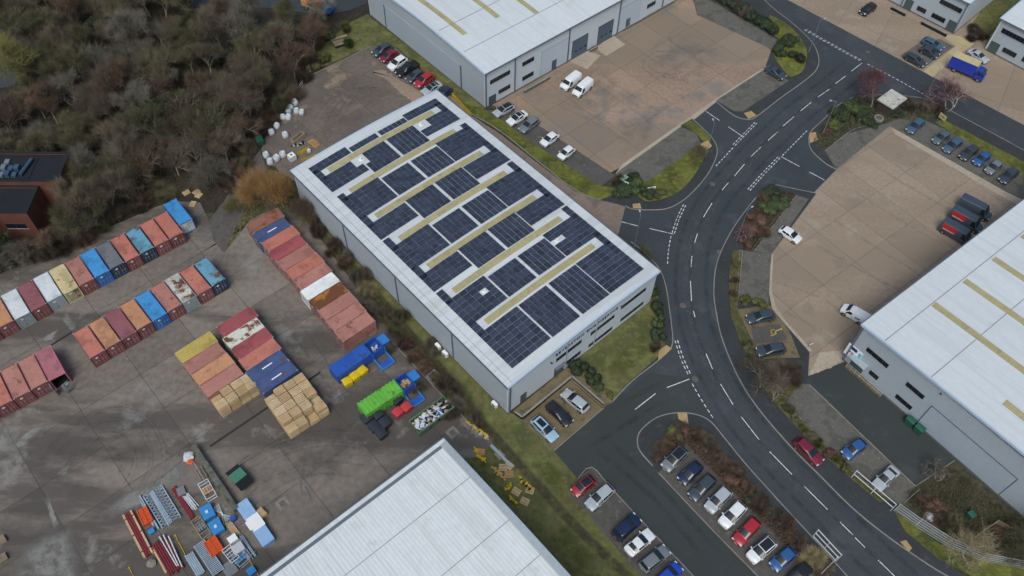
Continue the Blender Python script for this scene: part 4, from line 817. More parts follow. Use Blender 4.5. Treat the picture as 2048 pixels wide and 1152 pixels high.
        for x in (.06 * L, -.17 * L): mb.box(x - .09, x + .09, *sorted((s * (w - .02), s * (w + .012))), hz - .16, hz - .13)
        mb.build('door_handle', M['trimblack'], t)
    MB().box(h2 - .04, h2 + .012, -.26, .26, .44, .55).build('number_plate', M['plate'], t); MB().box(-h2 - .012, -h2 + .05, -.26, .26, tz - .36, tz - .25).build('number_plate', M['platey'], t)
    MB().box(h2 - .08, h2 + .006, -.55 * w, .55 * w, .56, .66).build('grille', M['trimblack'], t)
    if kind == 'pickup':
        mb = MB(); x0, x1 = -h2 + .08, rb * L - .05; mb.box(x0, x1, -w * .86, w * .86, hz + .075, hz + .09); mb.build('load_bed', M['trimblack'], t)
        rl = MB(); rl.box(x0, x1, -w * .95, -w * .86, hz + .06, hz + .16); rl.box(x0, x1, w * .86, w * .95, hz + .06, hz + .16); rl.box(x0 - .05, x0, -w * .9, w * .9, hz + .02, hz + .16); rl.build('bed_rail', PAINT['grey'], t)
    return t
PROTO = {k: make_car(k) for k in KIND}
USED = set()
def car(kind, rear, front, col, label, roof=None, group=None, z=.02, cat='car', sunroof=False):
    a = G(*rear, .75); b = G(*front, .75); d = b - a; c = (a + b) / 2
    o = PROTO[kind] if kind not in USED else copy_tree(PROTO[kind])
    USED.add(kind)
    o.name = 'parked_car'; o.location = (c.x, c.y, z); o.rotation_euler = (0, 0, math.atan2(d.y, d.x)); o['label'] = label; o['category'] = cat
    if group: o['group'] = group
    kids = list(o.children)
    for k in kids:
        bn = k.name.split('.')[0]
        if bn in ('body', 'cabin', 'mirror', 'bed_rail'): setmat(k, PAINT[col])
        if bn == 'roof': setmat(k, PAINT[roof or col])
    if sunroof:
        rk = [k for k in kids if k.name.split('.')[0] == 'roof'][0]; H = KIND[kind][2]; L = KIND[kind][0]; w = KIND[kind][1] / 2 * .48
        MB().box((KIND[kind][6] + .06) * L, (KIND[kind][5] - .04) * L, -w, w, H + .03, H + .055).build('sunroof', M['carglass'], rk)
    return o
CARS = [
 # rear, front
 ('suv', (780, 92), (749, 108), 'slate', 'dark blue-grey car at the upper end of the rear row', None), ('hatch', (795, 101), (760, 122), 'maroon', 'dark red car between the slate and white cars in the rear row', None), ('suv', (811, 116), (779, 137), 'white', 'white car third in the rear row', None),
 ('pickup', (833, 128), (796, 149), 'black', 'black pickup truck in the rear row', None), ('hatch', (845, 142), (815, 161), 'slate', 'slate car between the black pickup and the red car', None), ('suv', (866, 149), (831, 172), 'red', 'bright red car in the rear row', None),
 ('saloon', (880, 167), (846, 186), 'silver', 'silver car with black roof beside the warehouse rear corner', 'black'), ('hatch', (899, 177), (874, 196), 'navy', 'dark navy car half hidden behind the solar roof corner', None),
 ('estate', (1027, 209), (988, 230), 'silver', 'silver estate with black roof nearest the upper warehouse corner', 'black'), ('saloon', (1054, 224), (1014, 248), 'white', 'white car with black glass roof in the side bays', 'black'), ('estate', (1077, 236), (1039, 263), 'grey', 'grey car in the side bays beside the white black-roofed one', None),
 ('hatch', (1117, 265), (1081, 291), 'white', 'white hatchback, fourth in the side bays', None), ('small', (1149, 293), (1116, 318), 'white', 'small white car last in the side bays nearest the paving', None), ('saloon', (1531, 134), (1571, 157), 'slate', 'dark car in the lone bay by the mossy mound', None),
 ('suv', (1753, 7), (1718, 30), 'black', 'black car alone in front of the far unit', None), ('estate', (1808, 107), (1854, 132), 'dark_grey', 'dark grey car nearest the road by the buff path', None), ('hatch', (1838, 93), (1881, 115), 'dark_grey', 'dark car in the middle of three by the buff path', None), ('estate', (1846, 78), (1886, 98), 'steel_blue', 'steel blue car nearest the far unit by the buff path', None),
 ('saloon', (1938, 100), (1976, 123), 'silver', 'silver car behind the blue box lorry', None),
 ('estate', (1848, 238), (1813, 267), 'steel_blue', 'blue-grey car parked alone at the head of the right yard bays', None), ('hatch', (1901, 263), (1864, 288), 'teal_grey', 'teal grey car, first of the row of six', None), ('estate', (1924, 278), (1886, 305), 'steel_blue', 'steel blue car, second of the row of six', None), ('estate', (1956, 292), (1919, 320), 'dark_grey', 'dark grey car, third of the row of six', None),
 ('hatch', (1983, 303), (1944, 333), 'blue', 'bright blue car in the row of six', None), ('hatch', (2004, 322), (1971, 348), 'grey', 'grey car, fifth of the row of six', None), ('estate', (2036, 337), (1998, 367), 'slate', 'slate car at the right end of the row of six', None),
 ('hatch', (1558, 454), (1604, 484), 'white', 'white hatchback on the buff yard edge', None), ('estate', (1553, 628), (1489, 640), 'slate', 'dark blue-grey car above the disabled bay', None), ('estate', (1576, 694), (1507, 706), 'slate', 'dark car below the disabled bay', None),
 ('estate', (1067, 835), (1112, 880), 'light_blue', 'pale blue car with glass sunroof beside the ramp wall', None), ('saloon', (1099, 808), (1139, 846), 'black', 'black saloon between two cars at the warehouse front', None), ('estate', (1174, 820), (1127, 783), 'silver', 'silver grey car nearest the lawn at the warehouse front', None),
 ('suv', (1372, 896), (1326, 941), 'grey', 'grey car with black glass roof, top of the right bays', 'black'), ('hatch', (1404, 925), (1357, 968), 'navy', 'dark navy car second in the right bays', None), ('estate', (1431, 950), (1377, 1001), 'slate', 'slate green car third in the right bays', None), ('suv', (1461, 975), (1411, 1026), 'silver', 'silver white car fourth in the right bays', None),
 ('suv', (1492, 1003), (1437, 1058), 'white', 'white car above the red one in the right bays', None), ('estate', (1519, 1036), (1467, 1091), 'red', 'red car in the right bays of the car park', None), ('suv', (1553, 1075), (1492, 1126), 'white', 'white car with black glass roof in the right bays', 'black'), ('hatch', (1591, 1096), (1541, 1140), 'blue', 'blue car near the spiky yellow shrub', None), ('hatch', (1620, 1128), (1574, 1172), 'black', 'black car cut by the bottom edge by the spiky shrub', None),
 ('small', (1191, 953), (1142, 991), 'red', 'small red car with black roof at the grass edge', 'black'), ('estate', (1227, 970), (1172, 1018), 'silver', 'silver grey estate beside the small red car', None), ('suv', (1227, 1078), (1279, 1031), 'navy', 'dark blue SUV in the left bays', None), ('saloon', (1256, 1105), (1302, 1066), 'white', 'white saloon with black boot in the left bays', None),
 ('estate', (1286, 1136), (1332, 1100), 'grey', 'grey estate in the left bays near the bottom edge', None), ('hatch', (1318, 1168), (1357, 1133), 'bright_blue', 'bright blue car cut by the bottom edge', None),
 ('estate', (1591, 878), (1644, 928), 'maroon', 'red car half on the footway beside the main road', None), ('hatch', (1733, 880), (1684, 915), 'blue', 'blue hatchback in the bays beside the road hedge', None), ('saloon', (1794, 935), (1749, 978), 'silver', 'silver saloon beside the open white gate', None)]
for i, (k, r_, f_, c, lab, roof) in enumerate(CARS):
    o = car(k, r_, f_, c, lab, roof, sunroof=(c == 'light_blue'), z=.06 if 'half on' in lab else .13 if (1300 < f_[0] < 1600 and f_[1] > 600) or (f_[0] > 1800 and 230 < f_[1] < 380) or f_ == (1571, 157) else .03)
    o['group'] = 'cars parked on the estate' if 'half on' not in lab else 'cars on the road'
# ---------------------------------------------------------------- panel vans
def van(label, rear, front, col, L=5.0, Wd=1.98, H=1.98, graphics=None, z=.03, group=None, roofline=.8, text=False):
    a = G(*rear, 1.0); b = G(*front, 1.0); d = b - a; c = (a + b) / 2; w = Wd / 2; h2 = L / 2
    t = thing('panel_van', label, 'van', (c.x, c.y, z), math.atan2(d.y, d.x), group)
    def ring(x, zl, zt, ww, wt):
        y = [(0, zl), (.85 * ww, zl), (.98 * ww, zl + .12), (ww, zl + .5), (.985 * ww, min(zt - .1, 1.1)), (wt + .02, zt - .16), (wt - .10, zt - .02), (0, zt + .03)]
        return [(x, -p, q) for p, q in y[::-1]][:-1] + [(x, p, q) for p, q in y]
    st = [(h2, .4, .80, .66 * w, .6 * w), (h2 - .08, .26, .95, .86 * w, .8 * w), (h2 - .5, .22, 1.12, .97 * w, .86 * w), (h2 - .85, .22, 1.20, w, .88 * w), (h2 - 1.45, .22, H - .06, w, .80 * w), (h2 - 1.9, .22, H, w, .83 * w), (-h2 + .3, .22, H, w, .84 * w), (-h2 + .04, .26, H - .03, .98 * w, .82 * w), (-h2, .30, H - .12, .95 * w, .80 * w)]
    R_ = [ring(*s) for s in st]; loft(MB(), R_).build('body', PAINT[col], t, smooth=38); n = len(R_[0])
    p = inset_quad(R_[3][2], R_[3][n - 9 + 0], R_[4][n - 9 + 0], R_[4][2], 0, 0, 0, 0, (1, 0, 1)) if False else None
    zs = lambda x: 1.20 + (H - .06 - 1.20) * (h2 - .85 - x) / .6
    A_ = [Vector((h2 - .88, -.78 * w, 1.26)), Vector((h2 - .88, .78 * w, 1.26)), Vector((h2 - 1.40, .70 * w, H - .16)), Vector((h2 - 1.40, -.70 * w, H - .16))]
    N = (A_[1] - A_[0]).cross(A_[3] - A_[0]).normalized(); N = N if N.x > 0 else -N
    slab8(MB(), [p + N * .09 for p in A_] + [p - N * .05 for p in A_]).build('windscreen', M['carglass'], t)
    for s in (-1, 1):
        q = [(h2 - 1.02, s * (w * .985), 1.16), (h2 - 1.95, s * (w * .985), 1.16), (h2 - 1.95, s * (w * .88), H - .24), (h2 - 1.42, s * (w * .875), H - .24)]
        N = Vector((0, s, .25)).normalized(); slab8(MB(), [Vector(p) + N * .03 for p in q] + [Vector(p) - N * .05 for p in q]).build('side_window', M['carglass'], t)
        for x in (h2 - .85, -h2 + 1.0):
            a_ = MB(); a_.tube((x, s * (w - .1), .36), (x, s * (w + .004), .36), .42, .42, 16); a_.build('wheel_arch', M['trimblack'], t); wheel(t, x, s * (w + .012), .34, .22)
        MB().box(h2 - .28, h2 - .06, *sorted((s * .5 * w, s * .86 * w)), .72, .92).build('headlight', M['headlamp'], t)
        MB().box(-h2 - .012, -h2 + .08, *sorted((s * .78 * w, s * .93 * w)), .9, 1.35).build('tail_light', M['taillamp'], t)
        MB().box(h2 - 1.22, h2 - 1.08, *sorted((s * (w - .02), s * (w + .24))), 1.12, 1.42).build('mirror', M['trimblack'], t)
    MB().box(h2 - .06, h2 + .012, -.6 * w, .6 * w, .48, .70).build('grille', M['trimblack'], t); MB().box(-h2 - .014, -h2 + .05, -.26, .26, .62, .73).build('number_plate', M['platey'], t)
    for x in (-h2 + .5, -h2 + 1.5, -h2 + 2.5): MB().box(x - .04, x + .04, -.62 * w, .62 * w, H + .015, H + .04).build('roof_rib', PAINT[col], t)
    if graphics:
        M.setdefault('vanred', mat('red_print', (.42, .03, .035), .5, .12)); M.setdefault('vanpink', mat('pale_print', (.55, .35, .33), .5, .2))
        q = [(-h2 + .5, -w - .004, 1.15), (-h2 + 2.9, -w - .004, 1.15), (-h2 + 2.9, -w * .875, H - .12), (-h2 + .5, -w * .875, H - .12)]; N = Vector((0, -1, .2)).normalized()
        g_ = slab8(MB(), [Vector(p) + N * .035 for p in q] + [Vector(p) - N * .05 for p in q]).build('side_graphic', M['vanred'], t)
        q = [(-h2 + .7, -w - .004, 1.2), (-h2 + 2.7, -w - .004, 1.2), (-h2 + 2.7, -w * .975, 1.38), (-h2 + .7, -w * .975, 1.38)]
        slab8(MB(), [Vector(p) + N * .05 for p in q] + [Vector(p) for p in q]).build('print_stripe', M['vanpink'], g_)
    if text:
        for k in range(3): MB().box(-h2 + 1.2 + k * .28, -h2 + 1.42 + k * .28, w - .01, w + .012, 1.0, 1.3).build('printed_mark', M['letter'], t)
        MB().box(-h2 + 1.2, -h2 + 2.6, w - .01, w + .011, .75, .82).build('printed_stripe', M['skyblue'], t)
    return t
van('white panel van nearer the upper warehouse', (1161, 147), (1121, 178), 'white', group='white vans in the loading yard')
van('white panel van, the lower of two in the loading yard', (1186, 158), (1144, 193), 'white', group='white vans in the loading yard')
van('white van with blue markings at the right warehouse corner', (1741, 644), (1681, 610), 'white', L=4.6, Wd=1.85, H=1.86, text=True)
van('dark grey van with red side panel, nearest the camera of three', (1878, 445), (1950, 487), 'vangrey', L=5.9, Wd=2.05, H=2.45, graphics=True, group='dark vans')
van('dark grey van with red side panel, middle of three', (1896, 420), (1970, 461), 'vangrey', L=5.9, Wd=2.05, H=2.45, graphics=True, group='dark vans')
van('dark grey van without red, farthest of three', (1914, 398), (1988, 436), 'vangrey', L=5.9, Wd=2.05, H=2.45, group='dark vans')
# ---------------------------------------------------------------- blue box lorry
a = G(1897, 134); b = G(1962, 162); d = b - a; c = (a + b) / 2
BL = thing('box_lorry', 'royal blue box lorry with pale yellow roof beside the buff path', 'lorry', (c.x, c.y, .03), math.atan2(d.y, d.x)); LL = 7.4; h2 = LL / 2
M['cream'] = mat('cream_roof', (.48, .40, .20), .6, .1)
MB().box(-h2, h2 - 2.0, -1.15, 1.15, .85, 3.3).build('box_body', PAINT['royal'], BL); MB().box(-h2 + .02, h2 - 2.02, -1.13, 1.13, 3.3, 3.34).build('box_roof', M['cream'], BL)
for k in range(1, 5): MB().box(-h2 + k * 1.08 - .04, -h2 + k * 1.08 + .04, -1.12, 1.12, 3.34, 3.355).build('roof_rib', M['alum'], BL)
cabr = []
for x, zl, zt, w in ((h2 - 1.85, .5, 2.5, 1.05), (h2 - .75, .5, 2.45, 1.05), (h2 - .2, .45, 1.45, 1.03), (h2, .5, 1.3, .95)):
    cabr.append([(x, -w, zl), (x, -w, (zl + zt) / 2), (x, -w * .9, zt), (x, 0, zt + .04), (x, w * .9, zt), (x, w, (zl + zt) / 2), (x, w, zl)])
loft(MB(), [r[::-1] for r in cabr]).build('cab', PAINT['royal'], BL, smooth=35)
q = [Vector(p) for p in ((h2 - .22, -.86, 1.52), (h2 - .22, .86, 1.52), (h2 - .70, .82, 2.38), (h2 - .70, -.82, 2.38))]; N = Vector((.85, 0, .5)).normalized(); slab8(MB(), [p + N * .04 for p in q] + [p - N * .06 for p in q]).build('windscreen', M['carglass'], BL)
for s in (-1, 1):
    MB().box(h2 - 1.6, h2 - .75, *sorted((s * .95, s * 1.065)), 1.55, 2.15).build('side_window', M['carglass'], BL)
    for x in (h2 - .9, -h2 + 1.6): wheel(BL, x, s * 1.1, .45, .3)
    MB().box(h2 - .5, h2 - .35, *sorted((s * 1.05, s * 1.3)), 1.6, 2.1).build('mirror', M['trimblack'], BL); MB().box(h2 - .06, h2 + .02, *sorted((s * .55, s * .85)), .7, .9).build('headlight', M['headlamp'], BL)
MB().box(-h2 + .2, h2 - .4, -.45, .45, .55, .85).build('chassis', M['trimblack'], BL)
# ================================================================ shipping containers
RUST = (.13, .05, .022)
def cpaint(name, c, amt=.25, top=False): return mat('container_' + name, c, .7, .16, .25, 2.2, spec=.3, stain=RUST, amt=amt, ss=.45, shift=True, rnd=.08, stain2=tuple(x * .72 for x in c), amt2=.3, ss2=.3)
CP = {k: cpaint(k, c, a) for k, c, a in (('coral', (.43, .155, .115), .15), ('salmon', (.37, .165, .135), .22), ('orange', (.46, .225, .12), .15), ('maroon', (.25, .090, .105), .18), ('crimson', (.32, .080, .088), .15), ('pink', (.37, .135, .16), .08), ('blue', (.05, .24, .50), .15), ('pale_blue', (.13, .31, .42), .45), ('grey', (.13, .135, .15), .3),
      ('white', (.58, .60, .61), .12), ('cream', (.55, .45, .245), .15), ('off_white', (.55, .54, .47), .5), ('navy', (.055, .085, .19), .15), ('yellow', (.48, .36, .10), .15), ('rust', (.36, .15, .04), .75), ('brown', (.24, .105, .075), .35), ('door_maroon', (.21, .072, .075), .3), ('door_blue', (.035, .14, .40), .15), ('door_dark', (.035, .05, .085), .2), ('door_grey', (.27, .31, .33), .25), ('door_cream', (.36, .32, .19), .3), ('silver', (.68, .69, .68), .05))}
CLn, CWd, CHt = 6.06, 2.44, 2.59
M['bar'] = mat('galvanised_bar', (.34, .34, .34), .5, .1, metal=.3)
def make_container():
    t = thing('container_proto', 'x', 'container'); L, W_, H = CLn, CWd, CHt
    f = MB()
    for x in (0, L - .15):
        for y in (0, W_ - .15): f.box(x, x + .15, y, y + .15, 0, H)
    for y in (0, W_ - .1): f.box(.15, L - .15, y, y + .1, 0, .16); f.box(.15, L - .15, y, y + .1, H - .10, H)
    for x in (0, L - .1): f.box(x, x + .1, .15, W_ - .15, 0, .16); f.box(x, x + .1, .15, W_ - .15, H - .12, H)
    f.build('frame', CP['coral'], t)
    def corr(n, length, depth):
        pts = []; p = length / n
        for k in range(n): pts += [(k * p, 0), (k * p + p * .32, 0), (k * p + p * .5, depth), (k * p + p * .82, depth)]
        return pts + [(length, 0)]
    for y, s in ((.03, 1), (W_ - .03, -1)):
        c = corr(20, L - .3, .036); mb = MB(); vs = [(.15 + a, y + s * b, z) for z in (.16, H - .1) for a, b in c]; n = len(c)
        mb.add(vs, [(k, k + 1, n + k + 1, n + k) if s > 0 else (n + k, n + k + 1, k + 1, k) for k in range(n - 1)]); mb.build('side_panel', CP['coral'], t)
    c = corr(18, L - .2, .02); n = len(c); mb = MB(); mb.add([(.1 + a, y, H - .035 + b) for y in (.1, W_ - .1) for a, b in c], [(k, k + 1, n + k + 1, n + k) for k in range(n - 1)]); mb.build('roof_panel', CP['coral'], t)
    c = corr(8, W_ - .3, .036); n = len(c); mb = MB(); mb.add([(L - .03 - b, .15 + a, z) for z in (.16, H - .12) for a, b in c], [(k, k + 1, n + k + 1, n + k) for k in range(n - 1)]); mb.build('end_panel', CP['coral'], t)
    for k in (0, 1):
        y0 = .16 + k * (W_ - .32) / 2; y1 = y0 + (W_ - .32) / 2 - .02
        d = MB().box(.02, .07, y0, y1, .17, H - .13).build('door', CP['door_maroon'], t)
        for q in (.28, .72):
            y = y0 + (y1 - y0) * q; b = MB(); b.tube((-.01, y, .2), (-.01, y, H - .16), .022, .022, 6); b.box(-.04, .02, y - .05, y + .05, 1.05, 1.12); b.box(-.035, .02, y - .18, y + .02, 1.15, 1.19); b.build('locking_bar', M['bar'], d)
        p = MB(); p.box(.012, .02, y0 + .12, y0 + .5, H - .75, H - .45); p.build('stencil', M['white'], d) if k else None
    o = MB()
    for x in (0, L - .178):
        for y in (0, W_ - .162): o.box(x - .004, x + .182, y - .004, y + .166, H - .02, H + .006)
    o.build('corner_casting', M['bar'], t)
    return t
CPROTO = make_container(); _cu = [False]
def container(p, ang, roofc, side=None, doorc=None, label='', group=None, z=0.0):
    o = copy_tree(CPROTO) if _cu[0] else CPROTO; _cu[0] = True; o.name = 'shipping_container'
    o.location = (p[0], p[1], .015 + z); o.rotation_euler = (0, 0, ang); o['label'] = label; o['category'] = 'container'; o['group'] = group or 'shipping containers'
    for k in list(o.children):
        b = k.name.split('.')[0]
        if b == 'roof_panel': setmat(k, CP[roofc])
        elif b in ('frame', 'side_panel', 'end_panel'): setmat(k, CP[side or roofc])
        elif b == 'door':
            setmat(k, CP[doorc or side or roofc])
    return o
ORD = ['first', 'second', 'third', 'fourth', 'fifth', 'sixth', 'seventh', 'eighth', 'ninth', 'tenth', 'eleventh', 'twelfth', 'thirteenth', 'fourteenth']
# rows along U whose door ends face the lower right; P0,P1 = near roof edge of n containers
def row(P0, P1, cols, first, n, rowname, back=0.0):
    a = G(*P0, CHt); b = G(*P1, CHt); d = (b - a) / n; ang = math.atan2(d.y, d.x) + math.pi / 2; out = []; tot = len(cols)
    for i, (c, dc) in enumerate(cols):
        p = a + d * (i + first); w = d.length; off = d.normalized() * ((w - CWd) / 2 + CWd)
        j = random.uniform(-.12, .12); q = Vector((math.cos(ang), math.sin(ang), 0)) * (j + back)
        nm = {'door_x': ''}.get(c, c.replace('_', ' '))
        out.append(container(p + off + q, ang, c, dc if dc and not dc.startswith('door_cream') else None, dc, '%s shipping container, %s from the right in the %s' % (nm, ORD[tot - 1 - i], rowname), rowname))
    return out
DM = 'door_maroon'
row((28, 641), (367, 464), [('maroon', DM), ('orange', DM), ('white', 'door_grey'), ('maroon', DM), ('white', 'door_grey'), ('cream', 'door_cream'), ('salmon', DM), ('blue', 'door_blue'), ('grey', 'door_dark'), ('coral', DM), ('pale_blue', 'door_dark'), ('coral', DM), ('coral', DM)], -2, 11, 'upper row of containers')
row((28, 641), (367, 464), [('blue', 'door_blue')], 11, 11, 'upper row end', back=1.7)[0]['label'] = 'blue-roofed container with white doors at the right end of the upper row'
for _d in [c for c in bpy.data.objects if c.name.startswith('door') and c.parent and c.parent.get('label', '').startswith('blue-roofed')]: setmat(_d, CP['white'])
row((178.3, 719), (451.7, 557.3), [('coral', DM), ('orange', DM), ('maroon', DM), ('orange', DM), ('blue', 'door_blue'), ('salmon', DM), ('off_white', 'door_grey'), ('coral', DM), ('pale_blue', 'door_dark')], 0, 9, 'middle row of containers')
r3 = row((25.5, 799.5), (131, 744), [('coral', DM), ('coral', DM), ('coral', DM), ('salmon', DM), ('salmon', DM), ('pink', 'pink')], -3, 3, 'lower left row of containers')
o = r3[-1]; o['label'] = 'pink shipping container with open doors at the right end of the lower left row'
for k, dd in enumerate([c for c in o.children if c.name.startswith('door')]):
    dd.location = (-.02, .05 if k == 0 else CWd - .05, 0); dd.rotation_euler = (0, 0, R(150) if k == 0 else R(-185))
    dd.location = (.0, .16, 0) if k == 0 else (.1, CWd + .1, 0)
    dd.rotation_euler = (0, 0, R(118)) if k == 0 else (0, 0, R(-120))
    if k == 0: dd.location = (-.1, CWd + .15, 0); dd.rotation_euler = (0, 0, R(95))
    else: dd.location = (-1.15, -.9, 0); dd.rotation_euler = (0, 0, R(15))
    setmat(dd, CP['door_grey'])
bi = MB(); bi.box(.3, CLn - .3, .12, CWd - .12, .05, .12); bi.build('floor', M['felt'], o)
# stacks lying along U
def column(P0, P1, n, cols, name, ends, door=DM):
    """P0->P1: lower-left roof corners running along the column, one container per step, long axis along U"""
    a = G(*P0, CHt); b = G(*P1, CHt); d = (b - a) / n; e = G(*ends[1], CHt) - G(*ends[0], CHt); ang = math.atan2(e.y, e.x)
    for i, c in enumerate(cols):
        p = a + d * i; col, dc, lab = c if isinstance(c, tuple) else (c, DM, None)
        j = random.uniform(-.15, .15); p = p + Vector((math.cos(ang), math.sin(ang), 0)) * j - Vector((-math.sin(ang), math.cos(ang), 0)) * CWd
        o = container(p, ang, col, None, dc, lab or '%s container, %s from the top in the %s' % (col.replace('_', ' '), ORD[i], name), name); CONT.append(o)
CONT = []
Zb = lambda x, y: (330 + x / 4.43, 590 + y / 4.43)
E1 = (Zb(140, 590), Zb(470, 380))
column(Zb(85, 515), Zb(370, 915 + 5), 4, ['yellow', 'salmon', 'orange', 'salmon'], 'left half of the central block', E1)
column(Zb(445, 290), Zb(858, 890), 6, ['crimson', ('off_white', 'door_grey', None), 'crimson', 'coral', ('navy', 'door_dark', 'navy container with white mark beside the coral one'), ('navy', 'door_dark', 'navy container with white mark nearest the stacked timber')], 'right half of the central block', E1)
for o in CONT[-2:]: MB().box(2.2, 3.9, 1.12, 1.32, CHt + .006, CHt + .012).build('white_mark', M['white'], o)
Zr = lambda x, y: (480 + x / 3.717, 400 + y / 3.717)
column(Zr(40, 190), Zr(770, 1060), 12, ['brown', ('navy', 'door_dark', 'navy container with white mark near the top of the long column'), 'coral', 'crimson', 'salmon', 'coral', 'salmon', ('silver', 'white', 'white container in the middle of the long column'), ('rust', DM, 'heavily rusted orange container below the white one'), 'salmon', 'salmon', 'salmon'], 'long column beside the warehouse', (Zr(760, 1055), Zr(1010, 890)))
MB().box(2.2, 3.9, 1.12, 1.32, CHt + .006, CHt + .012).build('white_mark', M['white'], CONT[-11])
# ================================================================ timber packs
WOOD = [mat('sawn_timber_%d' % k, c, .85, .22, .8, 6, shift=True, rnd=.10) for k, c in enumerate(((.50, .36, .205), (.46, .31, .17), (.54, .40, .24)))]
M['wood_old'] = mat('weathered_wood', (.27, .215, .145), .9, .25, .8, 6, shift=True, rnd=.15); M['wood_orange'] = mat('fresh_wood', (.44, .25, .11), .85, .2, .8, 6, shift=True)
def pack_mesh(l, w, h, nl, nb, mats):
    mb = MB()
    for j in range(nl):
        z0 = h * j / nl; z1 = h * (j + 1) / nl - .05
        if j % 4 == 3:
            for k in range(3): x = l * (.06 + .4 * k); mb.box(x, x + .12, .02, w - .02, z0, z0 + .05)
            z0 += .05
        for b in range(nb):
            e = random.uniform(-.03, .03); mb.box(0 + e, l + e, w * b / nb + .034, w * (b + 1) / nb - .034, z0, z1 + random.uniform(-.004, .004))
    return mb.mesh('timber_pack', mats)
PACKS = [pack_mesh(1.55, 1.35, .86, 5, 5, [WOOD[k % 3]]) for k in range(3)]
def packs(P0, Pu, nu, nv, heights, lab, grp, ang=None, zt=2.58):
    a = G(*P0, zt); b = G(*Pu, zt); d = b - a; an = math.atan2(d.y, d.x); U = Vector((math.cos(an), math.sin(an), 0)); V = Vector((-math.sin(an), math.cos(an), 0))
    k = 0
    for i in range(nu):
        for j in range(nv):
            for lv in range(heights[j][i]):
                p = a + U * (i * 1.66) - V * ((j + 1) * 1.47) + U * random.uniform(-.04, .04) + V * random.uniform(-.04, .04); p.z = .015 + lv * .862
                o = obj('timber_pack', PACKS[random.randrange(3)], None, p, an + R(random.uniform(-1, 1)), '%s, %s along and %s row down, %s layer up' % (lab, ORD[i], ORD[j], ORD[lv]), 'timber pack', grp); setmat(o, WOOD[random.randrange(3)])
packs(Zb(385, 895), Zb(700, 695), 4, 2, [(2, 3, 3, 3), (3, 3, 3, 3)], 'timber pack in the left stack', 'timber packs')
packs(Zb(862, 890), Zb(1190, 690), 4, 5, [(2, 3, 3, 3), (3, 3, 3, 3), (3, 3, 3, 3), (3, 3, 3, 2), (2, 2, 1, 3)], 'timber pack in the right stack', 'timber packs')
# ================================================================ waste compactors, bins and skips
M['cblue'] = mat('blue_steel', (.022, .085, .36), .5, .14, .4, 3, stain=(.05, .06, .11), amt=.34, ss=.9); M['cblue2'] = mat('bright_blue_steel', (.03, .17, .46), .5, .12, .4, 3)
M['cgreen'] = mat('lime_green_steel', (.13, .42, .055), .5, .12, .4, 3, stain=(.09, .17, .05), amt=.36, ss=.9); M['yplastic'] = mat('yellow_plastic', (.62, .44, .012), .45, .08); M['rplastic'] = mat('red_plastic', (.48, .045, .05), .45, .08); M['bplastic'] = mat('black_bin_plastic', (.03, .035, .045), .5, .15)
M['skipgreen'] = mat('faded_green_steel', (.10, .155, .10), .7, .25, .5, 3, stain=RUST, amt=.35, ss=.8); M['rubber'] = M['bplastic']; M['dullgreen'] = mat('green_plastic', (.02, .10, .065), .5, .15)
M['bag'] = mat('white_woven_bag', (.52, .55, .58), .85, .12, 1, 6, shift=True); M['card'] = mat('cardboard', (.36, .24, .14), .9, .15)
Zk = lambda x, y: (640 + x / 4.8, 650 + y / 4.8)
def placed(name, label, cat, P0, P1, z=0.0, group=None):   # thing whose local x runs from P0 to P1
    a = G(*P0, z); b = G(*P1, z); d = b - a; return thing(name, label, cat, (a.x, a.y, .015), math.atan2(d.y, d.x), group), d.length
t, L = placed('waste_compactor', 'royal blue waste compactor container beside the yellow bins', 'compactor', Zk(165, 500), Zk(495, 275), 2.35)
mb = MB(); mb.box(0, L, 0, 2.3, .25, 2.35); mb.build('container_body', M['cblue'], t)
for k in range(9): MB().box(k * L / 9 + .1, k * L / 9 + .18, -.05, -.002, .3, 2.25).build('stiffener', M['cblue'], t)
MB().box(-.003, L, -.02, 2.32, 2.35, 2.40).build('roof', M['cblue'], t); MB().box(.2, L - .2, .5, 1.8, .0, .25).build('skid', M['trimblack'], t)
def hopper(t, x0, w, wid=2.3, rub='bag'):
    m = 'cblue'; mb = MB(); mb.box(x0, x0 + w, 0, .1, .2, 2.0); mb.box(x0, x0 + w, wid - .1, wid, .2, 2.3); mb.box(x0, x0 + .1, .1, wid - .1, .2, 2.3); mb.box(x0 + w - .1, x0 + w, .1, wid - .1, .2, 2.0); mb.box(x0 + .1, x0 + w - .1, .1, wid - .1, .2, 1.0); mb.build('hopper', M[m], t)
    MB().box(x0 + w + .05, x0 + w + 1.5, .5, wid - .1, .2, 1.75).build('power_pack', M['cblue2'], t)
    fr = MB(); a = x0 + .1; b = x0 + w + .1
    for x in (a, b): fr.bar((x, -.05, .45), (x, -2.3, .28), .24); fr.bar((x, -.05, .45), (x, -.05, 1.9), .16)
    fr.bar((a, -2.3, .28), (b, -2.3, .28), .24); fr.build('bin_lift_frame', M['cblue2'], t)
    pl = MB(); pl.box(a + .1, b - .1, -2.2, -1.2, .3, .4); pl.build('lift_plate', M['cblue'], t)
hopper(t, L + .05, 2.2)
rb = MB()
for k in range(10): x = L + .5 + random.random() * 1.2; y = .6 + random.random() * 1.0; s_ = random.uniform(.15, .3); rb.box(x, x + s_, y, y + s_, 1.0, 1.2 + random.random() * .5)
rb.build('loose_rubbish', M['bag'], None, loc=t.location, rz=t.rotation_euler.z, label='white rubbish lying in the blue compactor hopper', kind='stuff')
t, L = placed('waste_compactor', 'lime green ribbed compactor container with blue press', 'compactor', Zk(440, 862), Zk(795, 625), 2.3)
MB().box(0, L, 0, 2.35, .2, 2.2).build('container_body', M['cgreen'], t)
